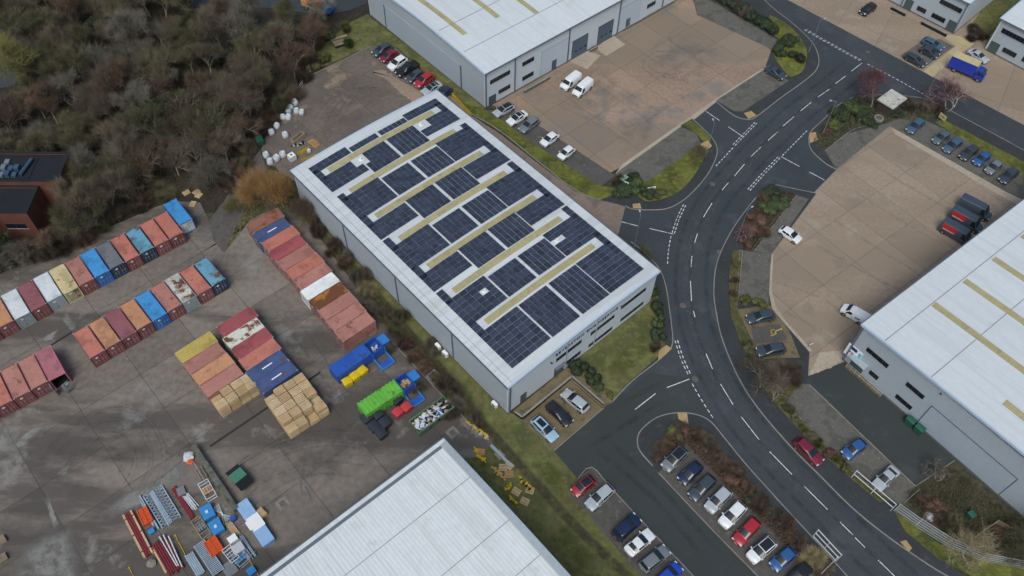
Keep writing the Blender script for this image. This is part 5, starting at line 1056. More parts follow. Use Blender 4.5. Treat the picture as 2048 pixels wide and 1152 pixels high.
for k in range(11): 
    x = .08 + k * (L - .2) / 10; r_ = MB(); r_.box(x - .07, x + .07, -.09, -.002, .25, 2.2); r_.box(x - .07, x + .07, -.09, 2.44, 2.2, 2.32); r_.build('rib', M['cgreen'], t)
MB().box(-.02, L, -.12, -.09, 1.95, 2.1).build('rail', M['cgreen'], t); MB().box(.2, L - .2, .5, 1.8, .0, .2).build('skid', M['trimblack'], t)
hopper(t, L + .05, 2.0)
for k in range(3): MB().box(L + .4 + k * .5, L + .85 + k * .5, .4 + .3 * (k % 2), 1.3 + .3 * (k % 2), 1.0, 1.6 + .1 * k).build('cardboard_box', M['card'], None, loc=t.location, rz=t.rotation_euler.z + R(1), label='brown cardboard box in the green compactor hopper, %s of three' % ORD[k], cat='box', group='cardboard in the hopper')
def wbin(P, ang, m, label, size=(1.0, 1.2, 1.2), group=None, lidm=None):
    c = G(*P, .6); w, d, h = size; t = thing('wheeled_bin', label, 'bin', (c.x, c.y, .015), ang, group)
    b = MB(); b.add([(-w * .43, -d * .42, .15), (w * .43, -d * .42, .15), (w * .43, d * .42, .15), (-w * .43, d * .42, .15), (-w / 2, -d / 2, h), (w / 2, -d / 2, h), (w / 2, d / 2, h), (-w / 2, d / 2, h)], [(3, 2, 1, 0), (0, 1, 5, 4), (1, 2, 6, 5), (2, 3, 7, 6), (3, 0, 4, 7), (4, 5, 6, 7)]); b.box(-w / 2 - .04, w / 2 + .04, -d / 2 - .04, d / 2 + .04, h - .08, h - .002); b.build('body', m, t)
    l = MB(); n = 5
    for k in range(n):
        x0 = -w / 2 + w * k / n; x1 = x0 + w / n; z0 = h + .02 + .10 * math.sin(math.pi * k / n); z1 = h + .02 + .10 * math.sin(math.pi * (k + 1) / n)
        l.add([(x0, -d / 2 - .03, h), (x1, -d / 2 - .03, h), (x1, d / 2 + .03, h), (x0, d / 2 + .03, h), (x0, -d / 2 - .03, z0), (x1, -d / 2 - .03, z1), (x1, d / 2 + .03, z1), (x0, d / 2 + .03, z0)], [(4, 5, 6, 7), (0, 1, 5, 4), (2, 3, 7, 6)])
    l.build('lid', lidm or m, t)
    for x in (-w * .34, w * .34):
        for y in (-d * .34, d * .34): q = MB(); q.tube((x, y - .03, .09), (x, y + .03, .09), .09, .09, 8); q.build('wheel', M['tyre'], t)
    return t
for k, (x, y) in enumerate(((265, 555), (340, 500), (410, 450))): wbin(Zk(x, y), TH + R(6 * (k - 1)), M['yplastic'], 'yellow bin beside the blue compactor, %s from the left' % ORD[k], (1.35, 1.2, 1.15), 'yellow bins')
for k, (x, y) in enumerate(((750, 850), (833, 800))): wbin(Zk(x, y), TH + R(4), M['rplastic'], 'red bin near the skip, %s of the pair' % ('left' if k == 0 else 'right'), (1.35, 1.25, 1.2), 'red bins')
for k, (x, y) in enumerate(((450, 905), (520, 985), (590, 1050), (555, 870), (625, 950))): wbin(Zk(x, y), TH, M['bplastic'], 'black bin in the cluster below the green compactor, %s' % ['top left', 'middle of the left file', 'lowest', 'top right', 'lower right'][k], (1.4, 1.5, 1.25), 'black bins')
wbin(Zk(742, 730), TH + R(5), M['bplastic'], 'single black bin tucked against the green compactor', (1.4, 1.2, 1.2), 'black bins')
for k, (x, y) in enumerate(((800, 1020), (890, 1100))): wbin(Zc(x, y), FC.th, M['dullgreen'], 'dark green bin against the right warehouse, %s of two' % ('upper' if k == 0 else 'lower'), (1.0, 1.3, 1.3), 'green bins')
# open skip full of rubbish
t, L = placed('open_skip', 'faded green open skip full of rubbish', 'skip', Zk(955, 1050), Zk(1290, 800), 0.9); w = 2.5
mb = MB(); mb.box(0, L, 0, .1, .1, 1.3); mb.box(0, L, w - .1, w, .1, 1.3); mb.box(0, .1, .1, w - .1, .1, 1.3); mb.box(L - .1, L, .1, w - .1, .1, 1.3); mb.box(.1, L - .1, .1, w - .1, .1, .25); mb.build('body', M['skipgreen'], t)
for k in range(9): MB().box(k * L / 9 + .2, k * L / 9 + .32, -.08, -.002, .1, 1.25).build('stiffener', M['skipgreen'], t)
MB().box(-.06, L + .06, -.06, .12, 1.3, 1.38).build('rim', M['skipgreen'], t); MB().box(-.06, L + .06, w - .12, w + .06, 1.3, 1.38).build('rim', M['skipgreen'], t)
RC = [M['bag'], M['cblue2'], M['black'], M['card'], M['alum'], WOOD[0], M['felt'], M['brick']]; fill = MB(); fill.box(.12, L - .12, .12, w - .12, .26, .8, 6)
for k in range(170):
    x = random.uniform(.3, L - .5); y = random.uniform(.25, w - .4); z = .75 + .35 * random.random(); s_ = random.uniform(.18, .5); a = random.random() * 3.1; ll = random.choice((.3, .45, .6, 1.1)); q = Vector((math.cos(a) * ll / 2, math.sin(a) * ll / 2, random.uniform(-.12, .12)))
    fill.bar(Vector((x, y, z)) - q, Vector((x, y, z)) + q, s_, s_ * .7, random.choice((0, 0, 0, 1, 2, 3, 4, 5, 6, 7, 2)))
fill.build('loose_rubbish', RC, None, loc=t.location, rz=t.rotation_euler.z, label='mixed rubbish heaped in the open green skip', kind='stuff')
# small trolley by the bank
t, L = placed('mesh_trolley', 'small mesh trolley on the bank above the skip', 'trolley', Zk(1080, 570), Zk(1150, 510)); mb = MB()
for x in (0, L):
    for y in (0, 1.2): mb.bar((x, y, 0), (x, y, 1.1), .05)
for z in (.15, .6, 1.1): mb.bar((0, 0, z), (L, 0, z), .04); mb.bar((0, 1.2, z), (L, 1.2, z), .04); mb.bar((0, 0, z), (0, 1.2, z), .04); mb.bar((L, 0, z), (L, 1.2, z), .04)
mb.build('cage', M['alum'], t); MB().box(.05, L - .05, .05, 1.15, .12, .16).build('deck', M['plantblue'], t)
# ================================================================ pallets, bulk bags, crates
def pallet_mesh():
    mb = MB()
    for y in (0, .45, .9): mb.box(0, 1.2, y, y + .1, 0, .1)
    for k in range(7): mb.box(k * .18, k * .18 + .11, 0, 1.0, .1, .125)
    return mb.mesh('pallet', [M['wood_old']])
PAL = pallet_mesh()
def pallet(P, ang, label, m=None, n=1, group='pallets'):
    c = G(*P)
    for k in range(n):
        o = obj('pallet', PAL, None, (c.x + random.uniform(-.03, .03), c.y, .03 + k * .13), ang + R(random.uniform(-3, 3)), label + ('' if n == 1 else ', %s in its stack' % ORD[k]), 'pallet', group)
        if m: setmat(o, m)
Zp = lambda x, y: (900 + x / 5.76, 820 + y / 5.76)
M['wood_grey'] = mat('grey_wood', (.30, .27, .22), .9, .2, .8, 6, shift=True)
for k, (x, y, m) in enumerate(((510, 510, 'wood_grey'), (620, 640, None), (700, 950, None), (800, 1070, None), (860, 950, None), (300, 520, 'wood_orange'), (560, 700, None), (640, 790, 'wood_orange'))): pallet(Zp(x, y), TH + R(-90 + 8 * k), 'wooden pallet on the grass bank by the white roof, %s from the top' % ORD[k], M[m] if m else WOOD[0])
for k, (x, y) in enumerate(((370, 393), (392, 392), (399, 398), (389, 415))): pallet((x, y), TH + R(13 * k), 'wooden pallet beside the upper container row end, %s of four' % ORD[k], WOOD[k % 3], 2)
for k, (x, y) in enumerate(((-2, 1094), (0, 1130))): pallet((x, y), TH, 'pallet stack on the left frame edge, %s' % ('upper' if k == 0 else 'lower'), M['wood_old'], 4)
# yellow machine parts lying on pallets
M['ypaint'] = mat('yellow_machine_paint', (.48, .32, .012), .5, .15, 1, 5, stain=(.25, .15, .03), amt=.3, ss=1.5)
def parts_pile(P, P2, n, label, m, z0=.14, s=(.15, .5), cat='scrap metal'):
    a = G(*P); b = G(*P2); t = thing('machine_parts', label, cat, (a.x, a.y, .02)); d = b - a; nx = Vector((-d.y, d.x, 0)).normalized()
    for k in range(n):
        p = d * ((k + .5) / n) + nx * random.uniform(-.22, .22); l = random.uniform(*s) * .8; an = math.atan2(d.y, d.x) + (1.57 if k % 3 else 0) + random.uniform(-.12, .12); q = Vector((math.cos(an), math.sin(an), random.uniform(-.03, .03))) * l
        mb = MB(); z = Vector((0, 0, z0 + .1 + .12 * random.random())); mb.bar(p - q + z, p + q + z, random.uniform(.2, .4), random.uniform(.12, .25)); mb.tube(p - q + z, p - q + z + Vector((0, 0, .18)), .1, .1, 8); mb.build('part', m[k % len(m)], t)
    return t
parts_pile(Zp(200, 140), Zp(450, 340), 16, 'row of yellow machine parts along the yard edge', [M['ypaint'], M['ypaint'], M['alum'], M['card']])
parts_pile(Zp(280, 460), Zp(400, 610), 10, 'yellow machine parts on a pallet beside the white roof', [M['ypaint'], M['ypaint'], M['maroon']] if 'maroon' in M else [M['ypaint']])
parts_pile(Zp(490, 670), Zp(650, 810), 9, 'yellow and orange machine parts on the bank', [M['ypaint'], M['wood_orange'], M['card']])
parts_pile(Zp(700, 850), Zp(640, 950), 6, 'small yellow parts left of the lower pallets', [M['ypaint']], s=(.1, .3)); parts_pile(Zp(790, 790), Zp(950, 940), 9, 'line of small yellow parts right of the lower pallets', [M['ypaint'], M['trimblack']], s=(.1, .35)); parts_pile(Zp(690, 1000), Zp(770, 1090), 5, 'yellow parts beside the lowest pallet', [M['ypaint']], s=(.1, .3))
a = G(*Zp(470, 410)); b = G(*Zp(715, 660)); t = thing('steel_beam', 'long galvanised beam lying on the grass bank', 'beam', (a.x, a.y, .03)); mb = MB(); mb.bar((0, 0, .28), (b.x - a.x, b.y - a.y, .28), .4, .05); mb.bar((0, 0, .14), (b.x - a.x, b.y - a.y, .14), .06, .22); mb.bar((0, 0, .01), (b.x - a.x, b.y - a.y, .01), .4, .05); mb.build('flanges', mat('galvanised', (.30, .35, .40), .5, .12, metal=.2), t)
# bulk bags
def bag_mesh(seed):
    rnd = random.Random(seed); mb = MB(); n = 12; rings = []
    for z, r in ((0, .42), (.12, .5), (.4, .53), (.7, .5), (.88, .44), (.95, .36), (.86, .22), (.8, .02)):
        rings.append([((r + rnd.uniform(-.035, .035)) * (abs(math.cos(t)) ** .6 * (1 if math.cos(t) > 0 else -1)), (r + rnd.uniform(-.035, .035)) * (abs(math.sin(t)) ** .6 * (1 if math.sin(t) > 0 else -1)), z + rnd.uniform(-.03, .03) * (z > .1)) for t in [2 * math.pi * k / n for k in range(n)]])
    vs = [p for r in rings for p in r]; fs = []
    for i in range(len(rings) - 1):
        for k in range(n): fs.append((i * n + k, i * n + (k + 1) % n, (i + 1) * n + (k + 1) % n, (i + 1) * n + k))
    fs.append(tuple(range((len(rings) - 1) * n, len(rings) * n))); mb.add(vs, fs)
    for x, y in ((.36, .36), (-.36, .36), (.36, -.36), (-.36, -.36)): mb.bar((x, y, .85), (x * .8, y * .5, 1.12), .06, .02); mb.bar((x * .8, y * .5, 1.12), (x * .9, y * .1, .9), .06, .02)
    return mb.mesh('bulk_bag', [M['bag']], 50)
BAGS = [bag_mesh(k) for k in range(4)]
Zg = lambda x, y: (500 + x / 7.2, 190 + y / 7.2)
for k, (x, y) in enumerate(((645, 115), (585, 185), (555, 235), (670, 230), (745, 250), (475, 325), (555, 325), (390, 450), (310, 540), (510, 580), (235, 870), (385, 915), (475, 865), (850, 800), (290, 965))):
    c = G(*Zg(x, y), .4); sc = random.uniform(.98, 1.22) if k != 13 else .7
    o = obj('bulk_bag', BAGS[k % 4], None, (c.x, c.y, .015), random.random() * 6, 'white bulk bag at the rear yard edge, %s counting down from the top' % (ORD + ['fifteenth'])[k], 'bulk bag', 'bulk bags'); o.scale = (sc, sc, sc)
c = G(*Zg(605, 905), .5); t = thing('liquid_tank', 'white plastic cube tank in a cage at the warehouse rear corner', 'tank', (c.x, c.y, .015), TH); MB().box(-.6, .6, -.6, .6, .15, 1.25).build('tank', M['white'], t); q = MB()
for s in (-1, 1):
    for k in range(4): x = -.6 + .4 * k; q.bar((x, s * .62, .15), (x, s * .62, 1.3), .03); q.bar((s * .62, x, .15), (s * .62, x, 1.3), .03)
q.build('cage', M['alum'], t); MB().box(-.62, .62, -.62, .62, 0, .14).build('pallet_base', M['wood_old'], t); q = MB(); q.tube((0, 0, 1.25), (0, 0, 1.32), .18, .18, 10); q.build('cap', M['black'], t)
# timber bay with scrap
t, L = placed('timber_crate', 'open timber crate of scrap near the rear corner', 'crate', Zg(600, 690), Zg(760, 570)); mb = MB()
for k in range(4): mb.box(-.05, L + .1, k * .02 - .9 + .0, -.82 + k * .02, .0 + k * .22, .2 + k * .22)
mb.build('front_boards', M['wood_old'], t); mb = MB(); mb.box(0, L, .0, .12, 0, .85); mb.box(0, .12, -.8, 0, 0, .85); mb.box(L - .12, L, -.8, 0, 0, .85); mb.build('frame', M['wood_old'], t)
parts_pile(Zg(610, 740), Zg(800, 700), 14, 'scrap metal offcuts beside the timber crate', [M['black'], M['alum'], M['card'], M['felt']], 0)
for k, (x, y) in enumerate(((870, 720), (920, 740), (960, 770))): pallet(Zg(x, y), TH + R(10 * k), 'orange pallet of boards near the rear corner, %s of three' % ORD[k], M['wood_orange'])
for k, (x, y) in enumerate(((460, 385), (520, 420), (360, 1030), (790, 600))): pallet(Zg(x, y), TH + R(20 * k), 'old pallet among the bulk bags, %s from the top' % ['first', 'second', 'lowest', 'right-hand one'][k], M['wood_old'], 1)
for k, ((x0, y0), (x1, y1)) in enumerate((((680, 860), (860, 760)), ((740, 955), (960, 870)), ((690, 880), (840, 790)))):
    a = G(*Zg(x0, y0)); b = G(*Zg(x1, y1)); t = thing('yellow_beam', 'yellow steel beam by the rear corner, %s' % ['inner one', 'beside the roof edge', 'middle one'][k], 'beam', (a.x, a.y, .02)); d = b - a; mb = MB(); mb.bar((0, 0, .3), (d.x, d.y, .3), .12); mb.bar((0, 0, .05), (d.x, d.y, .05), .2, .08); mb.build('bar', M['ypaint'], t); mb = MB(); [mb.bar((d.x * q, d.y * q, .05), (d.x * q, d.y * q, .3), .08) for q in (.03, .5, .97)]; mb.build('legs', M['ypaint'], t)
# ================================================================ steel stock in the lower left of the yard
Zs = lambda x, y: (230 + x / 4.397, 890 + y / 4.397)
M['redox'] = mat('red_oxide_steel', (.17, .022, .030), .55, .2, .8, 5); M['galv'] = mat('galvanised_steel', (.30, .37, .44), .5, .15, .8, 5, metal=.15); M['whitesteel'] = mat('white_steel', (.58, .60, .62), .5, .08); M['orangep'] = mat('orange_plastic', (.60, .085, .02), .45, .1); M['bluep'] = mat('blue_plastic', (.04, .22, .50), .45, .12)
M['bluesheet'] = mat('pale_blue_sheet', (.25, .40, .62), .5, .1, .5, 3); M['mossy'] = mat('mossy_concrete', (.115, .115, .095), .95, .3, .5, 3, stain=(.06, .068, .035), amt=.45, ss=.8); M['greysheet'] = mat('grey_sheet', (.17, .185, .20), .6, .15)
def at2(P0, P1, name, label, cat, z=0.0): return placed(name, label, cat, Zs(*P0), Zs(*P1), z)
# local x runs from the first point to the second (down the picture), y to the upper right
t, L = at2((115, 605), (305, 975), 'beam_bundle', 'red oxide beam bundle edged with pale timber', 'beams')
for y, m, w, h in ((-.55, WOOD[0], .28, .5), (-.2, M['redox'], .3, .42), (.15, M['redox'], .3, .46), (.5, WOOD[2], .26, .5)): MB().box(0, L, y - w / 2, y + w / 2, 0, h).build('beam', m, t)
for x in (.12, .5, .88): MB().box(L * x - .08, L * x + .08, -.75, .7, .5, .53).build('band', M['redox'], t)
def crates(P0, P1, w, n, label):
    t, L = at2(P0, P1, 'barrier_stack', label, 'barriers')
    for k in range(n):
        x0 = L * k / n; mb = MB(); mb.box(x0 + .03, x0 + L / n - .03, 0, w, .0, .75); mb.box(x0 + .0, x0 + L / n, -.02, .12, .75, .85); mb.box(x0, x0 + L / n, w - .12, w + .02, .75, .85); mb.box(x0, x0 + L / n, w / 2 - .06, w / 2 + .06, .75, .85); mb.build('barrier', M['orangep'], t)
crates((240, 730), (235, 590), .2, 1, 'x') if False else None
crates((205, 600), (265, 728), 1.35, 7, 'orange plastic barrier stack beside the lattice trusses'); crates((790, 878), (866, 1002), 1.7, 7, 'orange plastic barrier stack beside the steel walkway')
def lattice(P0, P1, w, label, z=0.0, n=11):
    t, L = at2(P0, P1, 'lattice_truss', label, 'truss')
    for y in (0, w): mb = MB(); mb.bar((0, y, .25 + z), (L, y, .25 + z), .16, .22); mb.build('chord', M['galv'], t)
    for k in range(n):
        x = L * k / n; y0, y1 = (0, w) if k % 2 else (w, 0); mb = MB(); mb.bar((x, y0, .25 + z), (x + L / n, y1, .25 + z), .07); mb.bar((x, y1, .32 + z), (x + L / n, y0, .32 + z), .06); mb.bar((x, 0, .28 + z), (x, w, .28 + z), .05); mb.build('brace', M['galv'], t)
lattice((255, 460), (425, 740), 1.35, 'galvanised lattice truss, the left one of the pair'); lattice((325, 415), (495, 700), 1.5, 'galvanised lattice truss, the right one of the pair', .0)
for k, ((x0, y0), (x1, y1)) in enumerate((((220, 450), (390, 745)), ((235, 500), (345, 715)), ((318, 430), (478, 712)))):
    t, L = at2((x0, y0), (x1, y1), 'steel_beam', 'pale blue steel beam %s' % ['left of the trusses', 'against the orange barriers', 'between the two trusses'][k], 'beam'); mb = MB(); mb.box(0, L, -.12, .12, 0, .06); mb.box(0, L, -.03, .03, .06, .3); mb.box(0, L, -.12, .12, .3, .36); mb.build('section', M['galv'], t)
def bundle(P0, P1, n, sp, m, label, r=.06, tube=True, fan=0.0, zz=0.0, nest=1):
    t, L = at2(P0, P1, 'pipe_bundle', label, 'pipes')
    for k in range(n):
        mb = MB(); y = (k - (n - 1) / 2) * sp; e = random.uniform(-.25, .25); f = random.uniform(-fan, fan)
        if tube: mb.tube((e, y, r + zz), (L + e, y + f, r + zz), r, r, 8)
        else: mb.box(e, L + e, y - r, y + r, zz, zz + r * 2)
        mb.build('pipe' if tube else 'beam', m, t)
    for x in (.15, .85): MB().box(L * x - .05, L * x + .05, -(n / 2) * sp - .1, n / 2 * sp + .1, zz - .1 if zz > .1 else 0, zz if zz > .1 else .02).build('bearer', M['wood_old'], t)
    return t
bundle((520, 385), (690, 655), 3, .22, M['redox'], 'dark red beam bundle right of the trusses', .1, False, 0, .12); bundle((620, 440), (715, 560), 6, .15, M['whitesteel'], 'short bundle of pale tubes on the dark red beams', .06, True, .1, .12)
t, L = at2((575, 380), (600, 450), 'sheet_stack', 'grey sheets on the dark red beams', 'sheets')
for k in range(4): MB().box(.02 * k, L, -.5, .55, .35 + .04 * k, .385 + .04 * k).build('sheet', M['greysheet'], t)
def stillage(P0, P1, w, label, m, h=.8, deck=None, n=3):
    t, L = at2(P0, P1, 'stillage', label, 'stillage'); mb = MB()
    for x in (0, L):
        for y in (0, w): mb.bar((x, y, 0), (x, y, h), .08)
    for z in (.12, h): mb.bar((0, 0, z), (L, 0, z), .09); mb.bar((0, w, z), (L, w, z), .09); mb.bar((0, 0, z), (0, w, z), .09); mb.bar((L, 0, z), (L, w, z), .09)
    mb.build('frame', m, t)
    for k in range(n): x = L * (k + 1) / (n + 1); MB().bar((x, 0, h * .9), (x, w, h * .9), .07).build('slat', m, t)
    if deck: 
        for k in range(3): MB().box(L * .3, L * .62, .1 + k * w * .3, .1 + k * w * .3 + w * .24, .15, h * .85).build('board', deck, t)
    return t
stillage((715, 235), (765, 320), .9, 'slatted wooden rack nearest the mossy wall top', M['wood_old'], .6, None, 5); stillage((745, 370), (820, 505), 1.4, 'white steel frame holding timber beside the mossy wall', M['whitesteel'], .9, M['wood_orange'], 2)
stillage((680, 690), (780, 845), 1.3, 'rusty open rack left of the blue crates', M['wood_old'], .7, M['greysheet'], 3); stillage((955, 950), (1040, 1060), 1.2, 'pale steel stillage near the bottom of the yard', M['whitesteel'], .9, M['greysheet'], 4); stillage((1040, 1010), (1110, 1090), 1.6, 'pale blue stillage near the white roof edge', M['galv'], .8, M['bluep'], 2)
for k, (p0, p1) in enumerate((((755, 585), (805, 685)), ((830, 715), (885, 815)))):
    t, L = at2(p0, p1, 'plastic_crate', 'blue plastic crate, %s of the pair' % ('upper' if k == 0 else 'lower'), 'crate'); w = 1.5; mb = MB(); mb.box(0, L, 0, w, 0, .5); mb.box(0, L, 0, .08, .5, .85); mb.box(0, L, w - .08, w, .5, .85); mb.box(0, .08, .08, w - .08, .5, .85); mb.box(L - .08, L, .08, w - .08, .5, .85); mb.build('box', M['bluep'], t); MB().box(-.05, L + .05, -.05, w + .05, .85, .93).build('lid', M['bluep'], t); MB().box(L * .4, L * .62, w * .35, w * .6, .93, 1.05).build('white_bag', M['bag'], t)
# scissor frames and yellow posts
t, L = at2((845, 575), (960, 700), 'scaffold_frames', 'white scaffold frames lying crossed beside the blue crates', 'scaffolding'); mb = MB()
for k in range(5): y = .3 * k; mb.bar((0, y, .1 + .05 * k), (L, 1.4 - y * .8, .12 + .05 * k), .05); mb.bar((0, 1.4 - y, .1), (L, y, .15), .05)
mb.build('frame', M['whitesteel'], t)
for k, ((x0, y0), (x1, y1)) in enumerate((((915, 525), (965, 710)), ((530, 795), (620, 965)), ((1180, 1005), (1265, 1150)), ((125, 1080), (165, 1150)))):
    t, L = at2((x0, y0), (x1, y1), 'yellow_post', 'thin yellow post lying %s' % ['beside the crossed frames', 'beside the white and red poles', 'by the white roof edge', 'at the bottom of the yard'][k], 'post'); mb = MB(); mb.tube((0, 0, .08), (L, 0, .08), .06, .06, 6); mb.build('post', M['ypaint'], t); MB().box(-.02, .1, -.15, .15, 0, .15).build('foot', M['ypaint'], t)
t = bundle((395, 850), (550, 1120), 7, .30, M['redox'], 'large pile of dark red beams', .11, False, .1, .15); 
for k, ((x0, y0), (x1, y1)) in enumerate((((390, 805), (545, 1065)), ((425, 790), (560, 1060)), ((470, 800), (590, 1070)))):
    t, L = at2((x0, y0), (x1, y1), 'white_pole', 'white pole on the pile of dark red beams, %s' % ['left', 'middle', 'right'][k], 'pole', .5); t.location.z = .42; mb = MB(); mb.tube((0, 0, .08), (L, 0, .08), .09, .09, 8); mb.build('pole', M['whitesteel'], t); MB().tube((-.03, 0, .08), (.02, 0, .08), .11, .11, 8).build('collar', M['galv'], t)
t, L = at2((335, 910), (455, 1130), 'timber_beam', 'pale timber beam left of the dark red pile', 'beam'); MB().box(0, L, -.12, .12, 0, .3).build('beam', WOOD[0], t); MB().box(.1, .25, -.13, .13, .3, .33).build('band', M['redox'], t)
bundle((650, 960), (760, 1140), 5, .24, M['galv'], 'bundle of pale blue beams at the bottom of the yard', .1, False, .0, .1)
t, L = at2((700, 900), (875, 1165), 'steel_walkway', 'grey blue steel walkway section with many rungs', 'walkway'); w = 1.5
for y in (0, w): MB().bar((0, y, .3), (L, y, .3), .12, .3).build('side_rail', M['galv'], t)
for k in range(22): MB().bar((L * (k + .5) / 22, .05, .38), (L * (k + .5) / 22, w - .05, .38), .14, .05).build('rung', M['galv'], t)
MB().box(0, L, .06, w - .06, .1, .14).build('tray', M['felt'], t)
t, L = at2((925, 1075), (1000, 1180), 'sheet_stack', 'stack of grey sheets at the bottom edge', 'sheets'); [MB().box(.03 * k, L, 0, 1.6, .05 * k, .05 * k + .04).build('sheet', M['greysheet'], t) for k in range(5)]
for k, (p0, p1, w, m, lab, h) in enumerate((((1000, 845), (1030, 890), 1.1, 'white', 'white sheeted box among the steel stock', .9), ((1035, 925), (1075, 990), 1.4, 'alum', 'pale grey crate among the steel stock', 1.0), ((1160, 1118), (1195, 1165), 1.0, 'bluep', 'small blue box beside the white roof edge', .6), ((300, 770), (320, 800), .7, 'bluep', 'small blue bin below the orange barriers', .5), ((1015, 660), (1035, 690), .7, 'cblue', 'small dark blue drum among the steel stock', .7))):
    t, L = at2(p0, p1, 'storage_box', lab, 'box'); MB().box(0, L, 0, w, 0, h).build('body', M[m], t); MB().box(-.04, L + .04, -.04, w + .04, h, h + .07).build('lid', M[m], t); MB().box(L * .3, L * .7, -.03, -.002, h * .5, h * .6).build('handle', M['trimblack'], t)
bundle((1090, 820), (1215, 1000), 8, .16, M['galv'], 'bundle of galvanised rods beside the mossy wall', .06, True, .2, .3); bundle((1000, 690), (1080, 800), 6, .15, WOOD[0], 'small bundle of timber battens near the mossy wall', .05, False, .3, .2)
# boulder, white dinghy shape
def lump(P, r, label, m, cat, name, seed, flat=.6):
    rnd = random.Random(seed); c = G(*P); bm = bmesh.new(); bmesh.ops.create_icosphere(bm, subdivisions=2, radius=r)
    for v in bm.verts: v.co *= rnd.uniform(.8, 1.15); v.co.z = max(v.co.z * flat, -r * .3) + r * .3
    me = bpy.data.meshes.new(name); bm.to_mesh(me); bm.free(); me.materials.append(m); return obj(name, me, None, (c.x, c.y, .01), 0, label, cat)
lump(Zs(325, 1045), .65, 'pale grey boulder at the bottom of the yard', M['kerb'], 'boulder', 'boulder', 3); lump(Zs(650, 110), .8, 'white sack at the head of the mossy wall', M['bag'], 'sack', 'sack', 5, .5); lump(Zs(665, 150), .55, 'orange sack at the head of the mossy wall', M['orangep'], 'sack', 'sack', 6, .5)
# mossy concrete wall
t, L = at2((705, 40), (1075, 590), 'mossy_wall', 'mossy concrete block wall in the lower left yard', 'wall')
n = int(L / 1.6)
for k in range(n): MB().box(L * k / n + .01, L * (k + 1) / n - .01, -.35, .45, 0, 1.15 + random.uniform(-.03, .03)).build('block', M['mossy'], t)
t, L = at2((730, 150), (880, 395), 'barrier_rail', 'rusty handrail leaning along the mossy wall', 'railing'); mb = MB(); [mb.bar((0, -.5, z), (L, -.5, z), .06) for z in (.5, 1.0)]; mb.build('rail', M['galv'], t); mb = MB(); [mb.bar((L * q / 5, -.5, 0), (L * q / 5, -.5, 1.05), .06) for q in range(6)]; mb.build('post', M['galv'], t)
# long pale blue trough with white sheet, timber pack beside it
t, L = at2((1075, 560), (1315, 915), 'steel_trough', 'long pale blue steel trough with white sheeting', 'trough'); w = 1.7
mb = MB(); mb.box(0, L, 0, w, 0, .9); mb.build('body', M['bluesheet'], t); MB().box(-.05, L + .05, -.05, w + .05, .9, .98).build('lid', M['bluesheet'], t)
mb = MB(); mb.box(L * .36, L * .66, .1, w + .15, .985, 1.02); mb.box(L * .4, L * .6, -.2, .1, .985, 1.03); mb.build('white_sheet', M['white'], t)
c = G(*Zs(1270, 690)); obj('timber_pack', PACKS[1], None, (c.x, c.y, .015), TH + R(8), 'lone timber pack behind the pale blue trough', 'timber pack')
# green and black tipping skip
t, L = at2((990, 280), (1130, 440), 'tipping_skip', 'green and black tipping skip standing in the yard', 'skip'); w = 2.0
mb = MB(); mb.add([(0, 0, 1.2), (L, 0, 1.2), (L, w, 1.2), (0, w, 1.2), (.3, .2, .25), (L - .5, .2, .25), (L - .5, w - .2, .25), (.3, w - .2, .25)], [(7, 6, 5, 4)[::-1], (0, 4, 5, 1), (1, 5, 6, 2), (2, 6, 7, 3), (3, 7, 4, 0), (0, 1, 2, 3)]); mb.build('body', M['felt'], t)
MB().box(L * .18, L * .6, .02, w - .02, 1.22, 1.28).build('green_lid', mat('sea_green_lid', (.055, .19, .12), .6, .15), t); MB().box(L * .62, L - .03, .03, w - .03, 1.21, 1.25).build('black_lid', M['black'], t)
for x in (.5, L - .8):
    for y in (.3, w - .3): q = MB(); q.tube((x, y - .08, .13), (x, y + .08, .13), .13, .13, 10); q.build('wheel', M['tyre'], t)
# small drain grates in the yard
for k, (x, y) in enumerate(((565, 1007), (905, 865))):
    c = G(x, y); t = thing('drain_grate', 'square drain cover in the yard %s' % ('left of the white roof', 'by the skip')[k], 'drain', (c.x, c.y, .014), TH); MB().box(-.8, .8, -.8, .8, 0, .012).build('surround', M['patch'], t); MB().box(-.4, .4, -.4, .4, .012, .02).build('grate', M['iron'], t)
c = G(1262, 372, .2); t = thing('utility_box', 'green utility cabinet among the shrubs by the block paving', 'cabinet', (c.x, c.y, .1), TH)
c = G(1247, 362, .6); t.location = (c.x, c.y, .1); MB().box(-.7, .7, -.4, .4, 0, 1.3).build('cabinet', M['dullgreen'], t); MB().box(-.75, .75, -.45, .45, 1.3, 1.38).build('lid', mat('pale_green_top', (.20, .30, .22), .6, .1), t)
# orange and blue machine at the top beyond the woodland
a = G(610, 12); t = thing('skip_lorry', 'orange tipper body with blue cab behind the trees at the top', 'lorry', (a.x, a.y, 0), R(-20)); MB().box(0, 5, -1.2, 1.2, .9, 2.2).build('tipper_body', M['wood_orange'], t); MB().box(.2, 4.8, -1.0, 1.0, 2.2, 2.4).build('load', M['orangep'], t); MB().box(5.2, 6.8, -1.1, 1.1, .5, 2.4).build('cab', M['cblue2'], t); [wheel(t, x, s * 1.15, .48, .3) for x in (1, 2.2, 6) for s in (-1, 1)]
